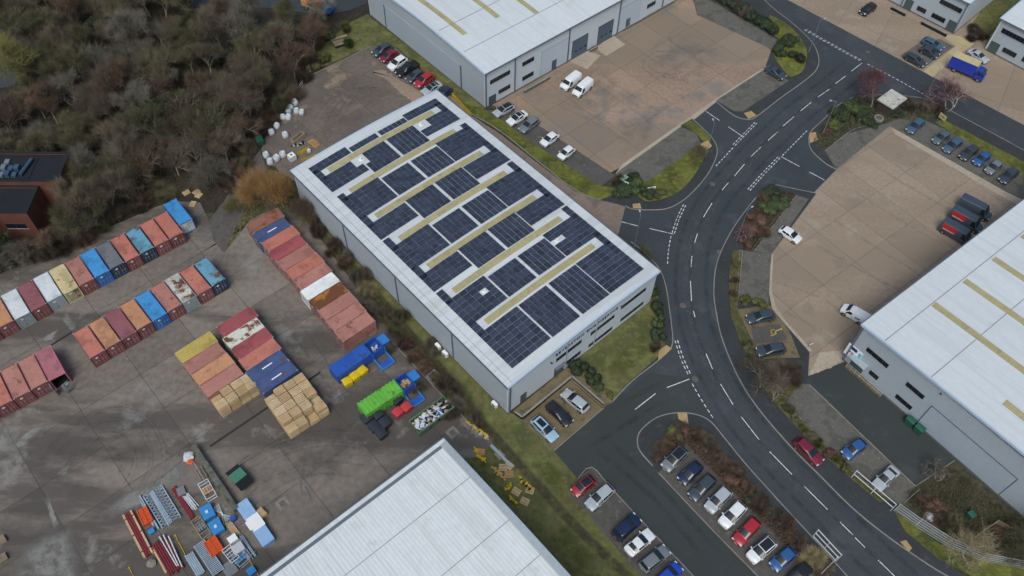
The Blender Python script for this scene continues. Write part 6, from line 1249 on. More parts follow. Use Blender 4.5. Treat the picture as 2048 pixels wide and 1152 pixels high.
# ================================================================ fences, gates, lamps, signs
def fence(pts, h, label, m, posts=3.0, bars=3, name='mesh_fence', infill=.28, thin=.02, rail=.05):
    w = [Vector((p.x, p.y, 0)) for p in (G(*q) for q in pts)]; t = thing(name, label, 'fence' if 'gate' not in name else 'gate', w[0]); o = w[0]
    for a, b in zip(w[:-1], w[1:]):
        d = b - a; n = max(1, round(d.length / posts))
        for k in range(n):
            p, q = a + d * (k / n) - o, a + d * ((k + 1) / n) - o
            MB().bar((p.x, p.y, 0), (p.x, p.y, h + .05), .10).build('post', m, t); mb = MB()
            for z in [h * j / (bars - 1) * .95 + .04 for j in range(bars)]: mb.bar((p.x, p.y, z), (q.x, q.y, z), rail)
            nn = int((q - p).length / infill)
            for j in range(1, nn): r_ = p + (q - p) * (j / nn); mb.bar((r_.x, r_.y, .05), (r_.x, r_.y, h), thin)
            mb.build('panel', m, t)
    e = w[-1] - o; MB().bar((e.x, e.y, 0), (e.x, e.y, h + .05), .07).build('post', m, t); return t
M['fencew'] = mat('white_fence_steel', (.55, .57, .55), .5, .1); M['fenceg'] = mat('grey_fence_steel', (.20, .22, .22), .5, .1)
fence([(1702, 955), (1780, 1022)], 2.4, 'white sliding gate standing open beside the silver saloon', M['fencew'], 3.5, 3, 'sliding_gate', 1.75, .06, .10)
fence([(1626, 1072), (1672, 1122)], 2.4, 'white gate leaf standing open at the car park side of the road', M['fencew'], 3.0, 3, 'swing_gate', 1.5, .06, .10)
fence([(1787, 1022), (1830, 1052), (1890, 1090), (1960, 1120), (2060, 1140), (2150, 1150)], 2.5, 'curved grey mesh fence along the lower right verge', mat('pale_fence_steel', (.42, .45, .45), .5, .1), 3.0, 5, thin=.03, infill=.16, rail=.06)
fence([(1672, 1118), (1640, 1150)], 1.0, 'low white rail by the spiky shrub', M['fencew'], 3, 2, 'low_rail', .9)
fence([(1804, 1010), (1832, 985)], 1.0, 'short rail beside the silver saloon', M['fenceg'], 3, 2, 'low_rail', .9)
fence([(905, 195), (943, 236)], 1.1, 'yellow safety barrier between the two warehouses', M['ypaint'], 3.0, 3, 'safety_barrier', .8, .05, .12)
fence([(1940, 1082), (1985, 1050), (2014, 1066)], 1.8, 'timber bin enclosure on the rough ground', M['wood_old'], 3, 6, 'bin_enclosure', .2)
fence([(622, 150), (606, 172), (594, 190)], 1.2, 'pale mesh fence at the rear yard corner', M['fencew'], 3, 3, 'corner_fence', .3)
def lamp(P, top, label):
    a = G(*P); h = 8.0; t = thing('street_lamp', label, 'street lamp', (a.x, a.y, 0), top); mb = MB(); mb.tube((0, 0, 0), (0, 0, 1.2), .08, .08, 8); mb.tube((0, 0, 1.2), (0, 0, h), .05, .035, 8); mb.build('column', M['fenceg'], t); mb = MB(); mb.tube((0, 0, h), (.9, 0, h + .15), .035, .035, 6); mb.build('arm', M['fenceg'], t); MB().box(.8, 1.25, -.11, .11, h + .08, h + .2).build('lantern', M['alum'], t)
lamp((1617, 105), R(20), 'grey street lamp at the mossy mound by the far junction'); lamp((1645, 268), R(170), 'grey street lamp by the green shrubs at the right yard corner'); lamp((1846, 202), R(90), 'grey street lamp beside the red-twigged trees'); lamp((1473, 482), R(40), 'grey street lamp in the brown shrub bed by the road bend'); lamp((1268, 494), R(95), 'thin lamp post at the warehouse side junction'); lamp((1411, 312), R(100), 'grey street lamp by the mossy lawn corner')
def sign(P, label, w, h, m, z=.8, ang=0.0, mark=None):
    a = G(*P); t = thing('site_sign', label, 'sign', (a.x, a.y, .12), ang); mb = MB(); [mb.bar((x, 0, 0), (x, 0, z + h), .07) for x in (-w * .4, w * .4)]; mb.build('post', M['fenceg'], t); p = MB().box(-w / 2, w / 2, -.06, -.02, z, z + h).build('board', m, t)
    if mark: MB().box(-w * .3, w * .3, -.072, -.061, z + h * .35, z + h * .65).build('print', mark, p)
sign((1302, 380), 'white street name sign on the lawn corner', 1.6, .45, M['white'], .25, R(15), M['letter']); sign((1250, 372), 'white notice in front of the green cabinet', 1.2, .8, M['white'], .3, R(-25), M['plantblue']); sign((1880, 244), 'yellow notice board by the red-twigged trees', 1.6, 1.2, M['cream'], .6, R(-60), M['wood_old'])
sign((1619, 694), 'small red sign at the buff yard corner', .7, .4, M['white'], .5, R(20), M['rplastic'])
# AC units outside the solar warehouse
for k, (x, y) in enumerate(((888, 690), (902, 705), (999, 806))):
    u, v = FA.g(x, y); p = FA.P(-.35, v); t = thing('air_conditioner', 'white air conditioning unit at the warehouse side wall, %s' % ['upper', 'middle', 'nearest the corner'][k], 'air conditioner', (p.x, p.y, .3), FA.th); MB().box(-.25, .25, -.5, .5, 0, .9).build('casing', M['white'], t); q = MB(); q.tube((-.25, 0, .45), (-.27, 0, .45), .34, .34, 14); q.build('fan_grille', M['greysheet'], t); MB().box(-.2, .25, -.45, .45, -.3, -.003).build('stand', M['plinth'], t)
# green litter bin and white cone sack on the rough ground
c = G(1942, 1030); wbin((1942, 1030), R(30), M['dullgreen'], 'green bin beside the timber enclosure', (.9, .9, 1.0)); lump((1856, 1037), .8, 'white sack on the brown shrubs by the fence', M['bag'], 'sack', 'sack', 9, .9)
wbin((520, 283), R(30), M['dullgreen'], 'dark green bin at the rear yard edge among the bulk bags', (1.2, 1.6, 1.2))
c = G(682, 84); t = thing('log_stack', 'stack of old timber on the verge behind the rear yard', 'timber', (c.x, c.y, 0), R(30)); [MB().bar((-1.8, -1.5 + .35 * k, .2 + .1 * (k % 3)), (1.8, -1.4 + .33 * k, .25), .26).build('beam', M['wood_old'] if k % 3 else M['felt'], t) for k in range(9)]
for k, (x, y) in enumerate(((467, 348), (463, 340), (475, 352))):
    c = G(x, y); t = thing('storage_box', 'blue box on the woodland track, %s of three' % ORD[k], 'box', (c.x, c.y, 0), R(20 * k)); MB().box(-.6, .6, -.5, .5, 0, .8).build('body', M['bluep'], t); MB().box(-.64, .64, -.54, .54, .8, .86).build('lid', M['bluep'] if k else M['white'], t)
# concrete ring beside the planting bed
c = G(1756, 240); t = thing('concrete_ring', 'round concrete ring beside the planting bed', 'concrete ring', (c.x, c.y, .12)); mb = MB(); n = 20
vs = []; 
for r_, z in ((.95, 0), (.95, .5), (.65, .5), (.65, 0)): vs += [(r_ * math.cos(6.2832 * k / n), r_ * math.sin(6.2832 * k / n), z) for k in range(n)]
mb.add(vs, [(j * n + k, j * n + (k + 1) % n, (j + 1) * n + (k + 1) % n, (j + 1) * n + k) for j in range(3) for k in range(n)]); mb.build('ring', M['kerb'], t); q = MB(); q.tube((0, 0, .3), (0, 0, .4), .64, .64, 16); q.build('lid', M['iron'], t)
# ================================================================ trees and shrubs
def bark(name, c): return mat('twigs_' + name, c, .9, .35, .35, 3, shift=True, rnd=.25)
TW = {k: bark(k, c) for k, c in dict(brown=(.122, .098, .070), olive=(.120, .110, .060), grey=(.145, .132, .105), russet=(.122, .080, .056), ochre=(.23, .130, .052), red=(.15, .070, .076), pale=(.30, .25, .14), darkbrown=(.075, .057, .044), moss=(.155, .145, .052)).items()}
BK = {k: bark('bark_' + k, c) for k, c in dict(grey=(.23, .21, .165), pale=(.36, .32, .28), brown=(.12, .09, .065)).items()}
LF = {k: mat('leaves_' + k, c, .6, .45, .6, 4, spec=.3, shift=True, rnd=.2) for k, c in dict(dark=(.040, .056, .026), green=(.060, .082, .030), moss=(.095, .095, .030), bronze=(.125, .070, .048), lime=(.11, .125, .03), ivy=(.034, .050, .026)).items()}
def branch_tree(seed, h, spread, levels=4, ntw=3300, tl=1.5, tr=.021, trunk=.22, stems=1, up=.55, leafy=0):
    rnd = random.Random(seed); tb = MB(); tips = []
    def grow(p, d, l, r, lv):
        n = 3 if lv < 2 else 2; q = p
        for k in range(n):
            d = (d + Vector((rnd.gauss(0, .13), rnd.gauss(0, .13), rnd.gauss(.04, .07)))).normalized(); e = q + d * (l / n); r1 = r * (1 - .42 * (k + 1) / n); r0 = r * (1 - .42 * k / n)
            tb.tube(q, e, r0, r1, 5 if lv < 2 else 3, cap=False); q = e
            if lv >= 1: tips.append((Vector(q), Vector(d), lv))
        if lv < levels:
            for k in range(rnd.choice((3, 4)) if lv < 3 else 3):
                a = rnd.random() * 6.283; t = rnd.uniform(.35, 1.0) * spread; x = d.orthogonal().normalized(); x.rotate(Matrix.Rotation(a, 3, d))
                nd = (d * (1 - t * .55) + x * t + Vector((0, 0, up * .25))).normalized(); grow(q if rnd.random() < .7 else p + (q - p) * rnd.uniform(.5, .95), nd, l * rnd.uniform(.62, .85), r * .60, lv + 1)
    for s in range(stems):
        a = 6.283 * s / stems; o = Vector((math.cos(a) * .25, math.sin(a) * .25, 0)) * (stems > 1); d = (Vector((0, 0, 1)) + Vector((math.cos(a), math.sin(a), 0)) * (.45 if stems > 1 else .03)).normalized()
        grow(o, d, h * .27, trunk, 0)
    cw = MB(); T = [t for t in tips if t[2] >= 2] + [t for t in tips if t[2] == 1]
    for k in range(ntw):
        p, d, lv = T[rnd.randrange(len(T))]; x = Vector((rnd.gauss(0, 1), rnd.gauss(0, 1), rnd.gauss(.15, .8))).normalized(); nd = (d * .75 + x * .8 + Vector((0, 0, up * .35))).normalized(); s = p + Vector((rnd.gauss(0, .22), rnd.gauss(0, .22), rnd.gauss(0, .2))); l = tl * rnd.uniform(.5, 1.25); r = tr * rnd.uniform(.6, 1.2)
        if leafy:
            a = x.orthogonal().normalized() * leafy * rnd.uniform(.6, 1.3); b = x.cross(a).normalized() * leafy * rnd.uniform(.5, 1.0); c = s + nd * l * .6; cw.add([c - a, c - b, c + a, c + b], [(0, 1, 2, 3)])
        else:
            a = nd.orthogonal().normalized() * r; b = a.copy(); b.rotate(Matrix.Rotation(2.094, 3, nd)); c = a.copy(); c.rotate(Matrix.Rotation(-2.094, 3, nd)); e = s + nd * l
            cw.add([s + a, s + b, s + c, e], [(0, 1, 3), (1, 2, 3), (2, 0, 3)])
    return tb.mesh('trunk', [BK['grey']]), cw.mesh('crown', [TW['brown']])
def shrub_mesh(seed, n, rx, rz, leaf=0.0, tl=.8, tr=.022):
    rnd = random.Random(seed); cw = MB(); st = MB()
    lobes = [(Vector((rnd.uniform(-.55, .55) * rx, rnd.uniform(-.55, .55) * rx, rnd.uniform(.25, .65) * rz)), rnd.uniform(.35, .6)) for k in range(6)]
    for c, r in lobes: st.tube((c.x * .15, c.y * .15, 0), c, .035, .015, 4)
    for k in range(n):
        c, r = lobes[rnd.randrange(6)]; x = Vector((rnd.gauss(0, 1), rnd.gauss(0, 1), rnd.gauss(.2, .9))).normalized(); rr = rnd.random() ** .4; p = c + Vector((x.x * rx * r, x.y * rx * r, x.z * rz * r)) * rr
        p.z = max(p.z, .03)
        if leaf:
            a = (x.orthogonal().normalized() + Vector((rnd.gauss(0, .5), rnd.gauss(0, .5), rnd.gauss(0, .4)))).normalized() * leaf * rnd.uniform(.6, 1.3); b = a.cross(x).normalized() * leaf * rnd.uniform(.4, .8); cw.add([p - a, p - b, p + a, p + b], [(0, 1, 2, 3)])
        else:
            nd = (x + Vector((0, 0, .5))).normalized(); a = nd.orthogonal().normalized() * tr; b = a.copy(); b.rotate(Matrix.Rotation(2.094, 3, nd)); c2 = a.copy(); c2.rotate(Matrix.Rotation(-2.094, 3, nd)); l = tl * rnd.uniform(.5, 1.2); p = p - nd * l * .6; p.z = max(p.z, .02); cw.add([p + a, p + b, p + c2, p + nd * l], [(0, 1, 3), (1, 2, 3), (2, 0, 3)])
    return st.mesh('stem', [BK['brown']]), cw.mesh('foliage', [TW['brown']])
TREES = [branch_tree(11, 10, .75), branch_tree(12, 9, .95, up=.35), branch_tree(13, 11, .6, tl=1.5), branch_tree(14, 8, .9, stems=3, trunk=.13), branch_tree(15, 9.5, .8, ntw=3600, tl=1.3), branch_tree(16, 10, .7, ntw=2200, tl=1.5), branch_tree(17, 8.5, .85, ntw=2400, tl=1.4, stems=2, trunk=.16)]
LEAFT = [branch_tree(21, 7, .8, ntw=6000, tl=1.2, leafy=.15, trunk=.15), branch_tree(22, 6, .9, ntw=4500, tl=.8, leafy=.15, stems=2, trunk=.14)]
SPARSE = [branch_tree(31, 8.5, .85, ntw=2300, tl=1.2, tr=.018, trunk=.15), branch_tree(32, 7, .95, ntw=2000, tl=1.1, tr=.017, trunk=.12, stems=2)]
SH_L = [shrub_mesh(40 + k, 3600, 1.0, 1.0, leaf=.065) for k in range(3)]; SH_T = [shrub_mesh(50 + k, 3200, 1.0, 1.0, tl=.6, tr=.010) for k in range(3)]
def tree(P, var, col, label, scale=1.0, bk='grey', group=None, name='bare_tree', cat='tree', z=0.0, world=None):
    c = world or G(*P, 0); t = thing(name, label, cat, (c[0], c[1], z), random.random() * 6.28, group); t.scale = (scale, scale, scale * random.uniform(.9, 1.1))
    o = obj('trunk', var[0], t); setmat(o, BK[bk]); o = obj('crown', var[1], t); setmat(o, col); return t
def shrub(P, col, label, r=1.0, h=1.0, leafy=False, group='shrubs', z=.1, world=None, name='shrub', cat='shrub'):
    c = world or G(*P, 0); v = random.choice(SH_L if leafy else SH_T); t = thing(name, label, cat, (c[0], c[1], z), random.random() * 6.28, group); t.scale = (r, r, h)
    o = obj('stem', v[0], t); o = obj('foliage', v[1], t); setmat(o, col); return t
_ON = ['first','second','third','fourth','fifth','sixth','seventh','eighth','ninth','tenth','eleventh','twelfth','thirteenth','fourteenth','fifteenth','sixteenth','seventeenth','eighteenth','nineteenth','twentieth']
def nth(n):
    if n <= 20: return _ON[n - 1]
    t, u = divmod(n, 10); w = ['twenty', 'thirty', 'forty', 'fifty'][t - 2]
    return w + ' ' + _ON[u - 1] if u else {'twenty': 'twentieth', 'thirty': 'thirtieth', 'forty': 'fortieth', 'fifty': 'fiftieth'}[w]
# woodland, jittered over its area
WP = GP([(-120, -60), (300, -90), (700, -60), (735, 20), (700, 48), (640, 100), (608, 160), (560, 205), (520, 255), (500, 320), (440, 400), (395, 385), (330, 392), (230, 445), (150, 500), (0, 560), (-120, 600)])
BB = [FG.P(u, v) for u, v in ((-17, -4), (6.5, -4), (8, 3), (9, 7), (8, 15), (-17, 15))]; BBp = [(p.x, p.y) for p in BB]
RDS = [GP([(390, -80), (730, -80), (735, 12), (690, 45), (600, 62), (500, 58), (400, 50)]), GP([(-200, 60), (45, 50), (50, 215), (-200, 260)])]
xs = [p[0] for p in WP]; ys = [p[1] for p in WP]; y = min(ys); rw_ = 0; cnt = 0
CLR = ['brown', 'brown', 'grey', 'olive', 'grey', 'brown', 'olive', 'russet', 'brown', 'olive']
WG = 'woodland trees'
while y < max(ys):
    ci = 0
    x = min(xs) + (rw_ % 2) * 2.4
    while x < max(xs):
        p = (x + random.uniform(-1.6, 1.6), y + random.uniform(-1.6, 1.6))
        if inside(p, WP) and not inside(p, BBp) and not any(inside(p, r_) for r_ in RDS):
            k = random.choice(CLR); ci += 1; where = '%s from the left in %s row up of the woodland' % (nth(ci), nth(rw_ + 1))
            if random.random() < .09: tree(None, random.choice(LEAFT), LF[random.choice(('dark', 'ivy', 'green'))], 'ivy-clad green tree, ' + where, random.uniform(.8, 1.15), 'brown', group='ivy-clad woodland trees', name='ivy_tree', world=p)
            else: tree(None, random.choice(TREES), TW[k], 'bare %s-twigged tree, %s' % (k, where), random.uniform(.72, 1.12), group=k + ' ' + WG, world=p)
            cnt += 1
        x += 4.7
    y += 4.6; rw_ += 1
# undergrowth as one mass
ug = MB(); rnd = random.Random(5); lo = (min(xs), min(ys)); hi = (max(xs), max(ys)); k = 0
while k < 42000:
    p = (rnd.uniform(lo[0], hi[0]), rnd.uniform(lo[1], hi[1])); k += 1
    if not inside(p, WP) or inside(p, BBp) or any(inside(p, r_) for r_ in RDS): continue
    d = Vector((rnd.gauss(0, .6), rnd.gauss(0, .6), 1)).normalized(); a = d.orthogonal().normalized() * .03; b = a.copy(); b.rotate(Matrix.Rotation(2.1, 3, d)); s = Vector((p[0], p[1], -.04)); e = s + d * rnd.uniform(.6, 2.2); ug.add([s + a, s + b, s - a - b, e], [(0, 1, 3), (1, 2, 3), (2, 0, 3)], rnd.choice((0, 0, 1, 2)))
ug.build('undergrowth', [TW['brown'], TW['olive'], TW['darkbrown']], label='tangled brown undergrowth under the woodland trees', kind='stuff')
def cover(name, pts, n, cols, h, label, z=.1, leaf=.0, seed=3):
    rnd = random.Random(seed); w = GP(pts, z); x0, x1 = min(p[0] for p in w), max(p[0] for p in w); y0, y1 = min(p[1] for p in w), max(p[1] for p in w); mb = MB(); k = 0
    while k < n:
        p = (rnd.uniform(x0, x1), rnd.uniform(y0, y1))
        if not inside(p, w): continue
        k += 1; d = Vector((rnd.gauss(0, .7), rnd.gauss(0, .7), 1)).normalized(); s = Vector((p[0], p[1], z)); mi = rnd.randrange(len(cols)); hh = h * rnd.uniform(.4, 1.2)
        if leaf and rnd.random() < .5:
            c = s + d * hh * rnd.random(); a = d.orthogonal().normalized() * leaf * rnd.uniform(.6, 1.3); b = (d + Vector((rnd.gauss(0, .5), rnd.gauss(0, .5), 0))).cross(a).normalized() * leaf * .7; mb.add([c - a, c - b, c + a, c + b], [(0, 1, 2, 3)], mi)
        else:
            a = d.orthogonal().normalized() * .02; b = a.copy(); b.rotate(Matrix.Rotation(2.1, 3, d)); e = s + d * hh; mb.add([s + a, s + b, s - a - b, e], [(0, 1, 3), (1, 2, 3), (2, 0, 3)], mi)
    mb.build(name, cols, label=label, kind='stuff')
cover('ground_cover', [(1300, 915), (1330, 882), (1360, 868), (1395, 862), (1425, 885), (1470, 940), (1560, 1035), (1670, 1160), (1640, 1162), (1372, 889), (1312, 930)], 9000, [TW['russet'], TW['brown'], TW['darkbrown'], LF['bronze']], .8, 'brown ground cover in the car park island', .118, .1)
cover('ground_cover', [(1488, 445), (1520, 400), (1560, 382), (1593, 388), (1508, 502), (1485, 500)], 5000, [TW['russet'], TW['darkbrown'], LF['dark'], LF['bronze']], .7, 'brown and green ground cover in the bed at the bend', .118, .12, 4)
cover('ground_cover', [(1624, 285), (1650, 245), (1690, 205), (1760, 196), (1850, 204), (1890, 222), (1850, 240), (1790, 240), (1775, 245), (1700, 262), (1650, 300)], 7000, [TW['darkbrown'], TW['olive'], LF['dark'], LF['green']], .7, 'green and brown ground cover round the substation', .118, .12, 5)
cover('ground_cover', [(605, 420), (690, 508), (790, 622), (900, 750), (985, 862), (985, 872), (940, 845), (800, 690), (640, 470)], 11000, [TW['brown'], TW['darkbrown'], TW['olive'], LF['moss']], .7, 'tangled dead stems on the bank beside the solar warehouse', .0, .08, 6)
cover('ground_cover', [(1810, 985), (1905, 935), (2048, 1050), (2150, 1130), (2060, 1130), (1960, 1105), (1890, 1075), (1830, 1040)], 9000, [TW['darkbrown'], TW['olive'], LF['dark'], LF['moss'], TW['russet']], .6, 'rough weeds inside the curved fence', .02, .1, 7)
cover('ground_cover', [(448, 506), (474, 455), (508, 385), (535, 338), (560, 345), (600, 385), (606, 432), (545, 415), (500, 440)], 5000, [TW['olive'], TW['pale'], LF['moss'], TW['brown']], .7, 'pale weeds beside the service track', .01, .1, 8)
cover('ground_cover', [(1466, 500), (1484, 500), (1477, 598), (1475, 620), (1500, 680), (1530, 725), (1600, 768), (1572, 805), (1690, 932), (1780, 1000), (1760, 1005), (1640, 905), (1540, 795), (1490, 710), (1462, 630), (1458, 560)], 7000, [TW['olive'], TW['russet'], LF['moss'], TW['darkbrown']], .5, 'low brown growth on the roadside strip', .118, .08, 9)
for k, (x, y) in enumerate(((622, 172), (600, 205), (575, 225), (552, 250), (530, 275), (512, 300), (505, 335), (488, 360), (465, 390), (640, 130), (335, 404), (320, 412), (290, 428), (250, 442), (215, 462), (180, 485), (140, 500), (100, 515))):
    c = ('darkbrown', 'brown', 'olive', 'russet')[k % 4]; shrub((x - 14, y - 6), TW[c], '%s thicket bush at the woodland edge, %s along from the top' % (c, nth(k + 1)), random.uniform(2.0, 3.0), random.uniform(1.8, 3.2), False, 'woodland edge thicket', -.05)
# tall pale willow at the far left, ochre willow by the containers
tree((75, 190), TREES[2], TW['moss'], 'tall olive-yellow willow at the left edge of the woodland', 1.5, name='willow_tree'); tree((45, 120), TREES[2], TW['olive'], 'tall olive willow behind the first at the upper left', 1.4, name='willow_tree')
tree((545, 420), branch_tree(61, 8.2, .6, ntw=3600, tl=2.4, tr=.024, stems=6, trunk=.1, up=.7), TW['ochre'], 'orange-brown bushy willow beside the long container column', 1.1, 'brown', name='willow_tree')
tree((615, 435), TREES[3], TW['russet'], 'russet bare tree between the willow and the solar warehouse', .72, 'brown'); tree((470, 420), TREES[3], TW['moss'], 'small moss-coloured bush by the service track', .5, 'brown', name='bare_bush', cat='bush')
for k, (x, y, s, c) in enumerate(((160, 478, .9, 'olive'), (185, 462, 1.0, 'brown'), (215, 445, .95, 'olive'), (60, 515, .55, 'brown'), (15, 528, .6, 'grey'), (175, 425, .8, 'russet'), (205, 405, 1.0, 'olive'), (110, 512, .6, 'russet'))): tree((x, y), TREES[(k * 2) % 7], TW[c], '%s bare tree in front of the brick building, %s from the right' % (c, ['fourth', 'third', 'nearest', 'sixth', 'last', 'fifth', 'second', 'seventh'][k]), s)
# bank between the containers and the warehouse
bank = [(640, 470), (660, 500), (690, 530), (712, 570), (740, 590), (745, 620), (770, 640), (790, 665), (812, 690), (830, 720), (850, 740), (872, 765), (895, 785), (915, 812), (800, 640), (860, 700), (700, 500), (660, 455), (775, 700), (835, 775), (640, 440), (735, 555), (900, 830), (950, 850)]
for k, (x, y) in enumerate(bank):
    c = random.choice(('brown', 'darkbrown', 'olive', 'russet', 'grey')); shrub((x, y), TW[c], '%s twiggy shrub on the bank beside the solar warehouse, %s from the top' % (c, nth(sorted(bank, key=lambda p: p[1]).index((x, y)) + 1)), random.uniform(1.3, 2.2), random.uniform(1.1, 2.2), group='bank shrubs', z=0)
shrub((740, 585), TW['pale'], 'round pale straw-coloured bush on the bank', 1.9, 2.4, z=0); shrub((822, 695), TW['red'], 'dark red bush on the bank near the blue compactor', 1.2, 1.4, z=0); shrub((737, 560), TW['pale'], 'smaller pale bush just above the round straw one', 1.2, 1.3, z=0)
# red-twigged trees at the right yard entrance, sparse trees
tree((1742, 214), SPARSE[0], TW['red'], 'red-twigged bare tree left of the substation', 1.15, 'pale'); tree((1893, 222), SPARSE[1], TW['red'], 'wide red-twigged bare tree right of the substation', 1.25, 'pale'); tree((1405, 322), SPARSE[1], TW['olive'], 'small bare tree on the mossy lawn corner', .62, 'brown'); tree((1520, 775), SPARSE[0], TW['brown'], 'taller brown bare tree by the disabled bays', .9, 'pale'); tree((1545, 800), SPARSE[1], TW['brown'], 'brown bare tree below the disabled bays', .85, 'pale')
tree((1945, 1100), SPARSE[1], TW['pale'], 'pale bare tree on the rough ground by the enclosure', 1.0, 'pale'); tree((1872, 960), SPARSE[1], TW['grey'], 'grey bare tree beside the right warehouse forecourt', .6, 'pale'); tree((1280, 515), SPARSE[1], TW['olive'], 'thin bare tree at the solar warehouse right side', .5, 'brown'); tree((1495, 478), SPARSE[1], TW['red'], 'bare tree in the brown shrub bed at the bend', .55, 'pale')
for k, (x, y, s) in enumerate(((2020, 1110, .7), (2048, 1085, .8))): tree((x, y), TREES[3], TW['olive'], 'olive bare tree on the rough ground, %s' % ('nearer the fence', 'at the right frame edge')[k], s)
SHR = [ # px, colour, leafy, r, h, label
 ((1572, 88), LF['dark'], 1, 2.2, 1.9, 'dark evergreen shrub on the mossy mound, upper'), ((1560, 108), LF['dark'], 1, 2.0, 1.6, 'dark evergreen shrub on the mossy mound, left'), ((1590, 118), LF['ivy'], 1, 2.0, 1.5, 'dark ivy shrub on the mossy mound, lower'), ((1586, 82), LF['green'], 1, 1.5, 1.3, 'green shrub on the mossy mound, right'),
 ((1680, 235), LF['green'], 1, 2.5, 1.7, 'green shrub in the right yard planting bed, left'), ((1705, 222), LF['green'], 1, 2.6, 1.9, 'green shrub in the right yard planting bed, large middle one'), ((1725, 240), LF['dark'], 1, 2.2, 1.6, 'dark green shrub in the right yard planting bed'), ((1668, 255), LF['lime'], 1, 1.6, .9, 'lime green low shrub at the planting bed tip'), ((1655, 265), LF['bronze'], 1, 1.3, .7, 'bronze low shrub at the planting bed tip'),
 ((1740, 250), LF['dark'], 1, 1.5, 1.0, 'dark shrub between the planting bed and concrete ring'), ((1790, 232), LF['dark'], 1, 1.6, 1.1, 'dark shrub below the substation'), ((1822, 215), TW['darkbrown'], 0, 2.2, 1.6, 'brown hedge bush right of the substation'), ((1845, 222), TW['brown'], 0, 2.2, 1.5, 'brown hedge bush behind the parked blue-grey car'), ((1870, 228), TW['darkbrown'], 0, 2.0, 1.4, 'dark hedge bush beside the yellow notice board'), ((1720, 205), LF['ivy'], 1, 1.6, 1.2, 'ivy bush under the red-twigged tree'),
 ((1246, 385), LF['dark'], 1, 2.2, 1.3, 'dark green shrub below the green cabinet'), ((1270, 378), LF['green'], 1, 2.2, 1.2, 'green shrub right of the green cabinet'), ((1290, 388), LF['dark'], 1, 2.0, 1.1, 'dark shrub on the lawn corner, middle'), ((1232, 365), TW['darkbrown'], 0, 1.4, 1.8, 'dark brown bush left of the green cabinet'), ((1318, 392), LF['moss'], 1, 1.5, .8, 'mossy low shrub by the street name sign'), ((1262, 362), LF['ivy'], 1, 1.5, 1.5, 'dark ivy bush behind the green cabinet'),
 ((1545, 395), LF['dark'], 1, 2.4, 1.3, 'dark green shrub in the bed at the right junction'), ((1560, 408), LF['green'], 1, 2.2, 1.2, 'green shrub in the bed at the right junction'), ((1530, 420), LF['green'], 1, 2.0, 1.1, 'green shrub in the bed, lower one'), ((1508, 440), LF['bronze'], 1, 2.0, 1.1, 'bronze shrub in the bed at the bend, upper'), ((1500, 465), LF['bronze'], 1, 2.0, 1.2, 'bronze shrub in the bed at the bend, lower'), ((1520, 465), TW['russet'], 0, 1.8, 1.1, 'russet twiggy shrub in the bed at the bend'), ((1525, 400), TW['russet'], 0, 1.8, 1.0, 'russet twiggy shrub at the bed tip'), ((1488, 488), LF['bronze'], 1, 1.4, .9, 'bronze shrub at the bed end by the lamp'),
 ((1470, 530), LF['moss'], 1, .9, .7, 'low mossy shrub on the strip by the grey bays, upper'), ((1466, 560), TW['russet'], 0, 1.0, .6, 'low russet shrub on the strip by the grey bays'), ((1468, 590), TW['russet'], 0, 1.0, .6, 'low russet shrub on the strip, lower'), ((1490, 605), LF['moss'], 1, 1.3, .8, 'moss-brown hedge piece above the dark parked car, left'), ((1515, 608), LF['moss'], 1, 1.4, .8, 'moss-brown hedge piece above the dark parked car, right'),
 ((1545, 745), TW['brown'], 0, 2.2, 1.4, 'greyish brown shrub below the lower dark car'), ((1575, 760), TW['darkbrown'], 0, 2.2, 1.6, 'dark brown shrub below the disabled bays'), ((1555, 775), TW['russet'], 0, 2.0, 1.5, 'russet shrub at the end of the hedge strip'), ((1590, 745), TW['russet'], 0, 1.4, 1.0, 'russet twiggy shrub at the buff yard corner'),
 ((1305, 590), LF['green'], 1, 1.3, 1.5, 'green hedge piece at the warehouse front corner'), ((1312, 620), LF['dark'], 1, 1.5, 1.7, 'dark hedge piece along the front lawn, first'), ((1316, 648), LF['green'], 1, 1.5, 1.7, 'green hedge piece along the front lawn, second'), ((1318, 676), LF['dark'], 1, 1.5, 1.7, 'dark hedge piece along the front lawn, third'), ((1310, 700), TW['darkbrown'], 0, 1.3, 1.3, 'brown hedge end by the tactile paving'),
 ((1160, 738), LF['ivy'], 1, 1.9, 1.7, 'dark evergreen shrub beside the warehouse entrance'), ((1182, 755), LF['dark'], 1, 1.8, 1.5, 'dark evergreen shrub by the entrance path'), ((1196, 775), LF['green'], 1, 1.3, .9, 'green shrub at the lower lawn corner'), ((1214, 788), LF['moss'], 1, 1.0, .5, 'low mossy shrub at the lawn tip')]
for P, c, lf, r_, h_, lab in SHR: shrub(P, c, lab, r_, h_, bool(lf))
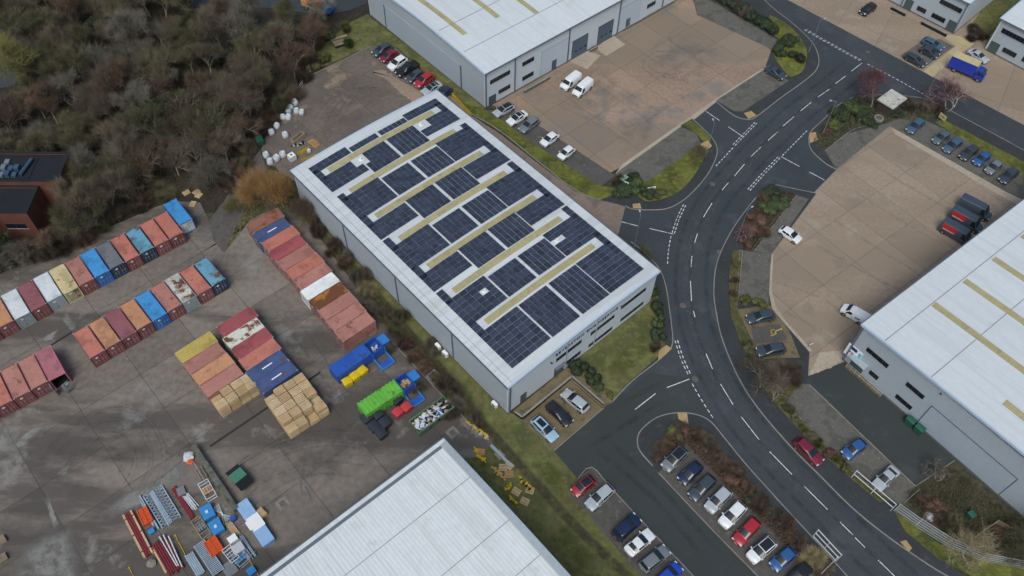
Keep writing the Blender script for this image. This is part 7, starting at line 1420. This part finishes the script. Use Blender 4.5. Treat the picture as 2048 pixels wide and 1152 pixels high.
# brown hedge in the car park island and along the roads, each bush its own
hed = smooth_line([(1318, 905), (1345, 880), (1385, 872), (1415, 895), (1445, 930), (1480, 965), (1515, 1005), (1555, 1045), (1600, 1095), (1640, 1140)], 4)
for k, p in enumerate(hed[::1]):
    c = random.choice((TW['russet'], TW['brown'], LF['bronze'], TW['russet'], TW['darkbrown'])); lf = c is LF['bronze']
    shrub((p[0] + random.uniform(-6, 6), p[1] + random.uniform(-6, 6)), c, 'brown bush in the car park island hedge, %s from the junction' % nth(k + 1), random.uniform(1.2, 1.8), random.uniform(.8, 1.3), lf, 'island hedge bushes')
shrub((1350, 872), LF['lime'], 'lime green bush at the island hedge corner', 1.4, .9, True); shrub((1500, 1000), LF['dark'], 'dark green bush in the island hedge beside the white car', 1.4, 1.0, True)
shrub((1622, 1118), TW['pale'], 'spiky straw-yellow bush at the end of the island', 2.3, 1.9)
hed = smooth_line([(1492, 690), (1515, 735), (1545, 785), (1590, 838), (1640, 890), (1690, 938)], 3)
for k, p in enumerate(hed): shrub((p[0], p[1]), random.choice((LF['moss'], TW['olive'], LF['bronze'])), 'low hedge bush along the road by the grey bays, %s from the top' % nth(k + 1), random.uniform(.8, 1.2), random.uniform(.5, .9), True if k % 2 else False, 'roadside hedge bushes')
for k, (x, y) in enumerate(((1840, 1005), (1865, 1015), (1880, 1035), (1900, 1050), (1860, 1040), (2010, 1060), (2035, 1070))): shrub((x, y), [TW['russet'], LF['bronze'], TW['darkbrown'], TW['olive']][k % 4], 'brown shrub on the rough ground inside the curved fence, %s of seven' % nth(k + 1), random.uniform(1.3, 2.2), random.uniform(.8, 1.4), k % 4 == 1, 'rough ground shrubs', 0)
# hedge behind the loading yard, and dark shrubs between the far units
hed = smooth_line([(1425, -20), (1450, 5), (1480, 22), (1510, 42), (1540, 62)], 3)
for k, p in enumerate(hed): shrub(p, random.choice((LF['dark'], LF['ivy'], TW['darkbrown'])), 'dark hedge bush behind the loading yard, %s from the top' % nth(k + 1), 2.0, 1.7, True, 'loading yard hedge')
for k, (x, y) in enumerate(((1938, 62), (1952, 70), (1965, 80), (1948, 80))): shrub((x, y), TW['darkbrown'], 'dark shrub between the two far units, %s' % ORD[k], 1.8, 1.2, False, 'far shrubs')
for k, (x, y) in enumerate(((650, 120), (640, 95), (660, 75), (690, 60), (625, 140), (700, 92))): shrub((x, y), [LF['moss'], TW['olive'], LF['green']][k % 3], 'shrub on the verge behind the rear yard, %s' % ORD[k], 1.6, 1.6, True if k % 2 == 0 else False, 'verge shrubs', 0)
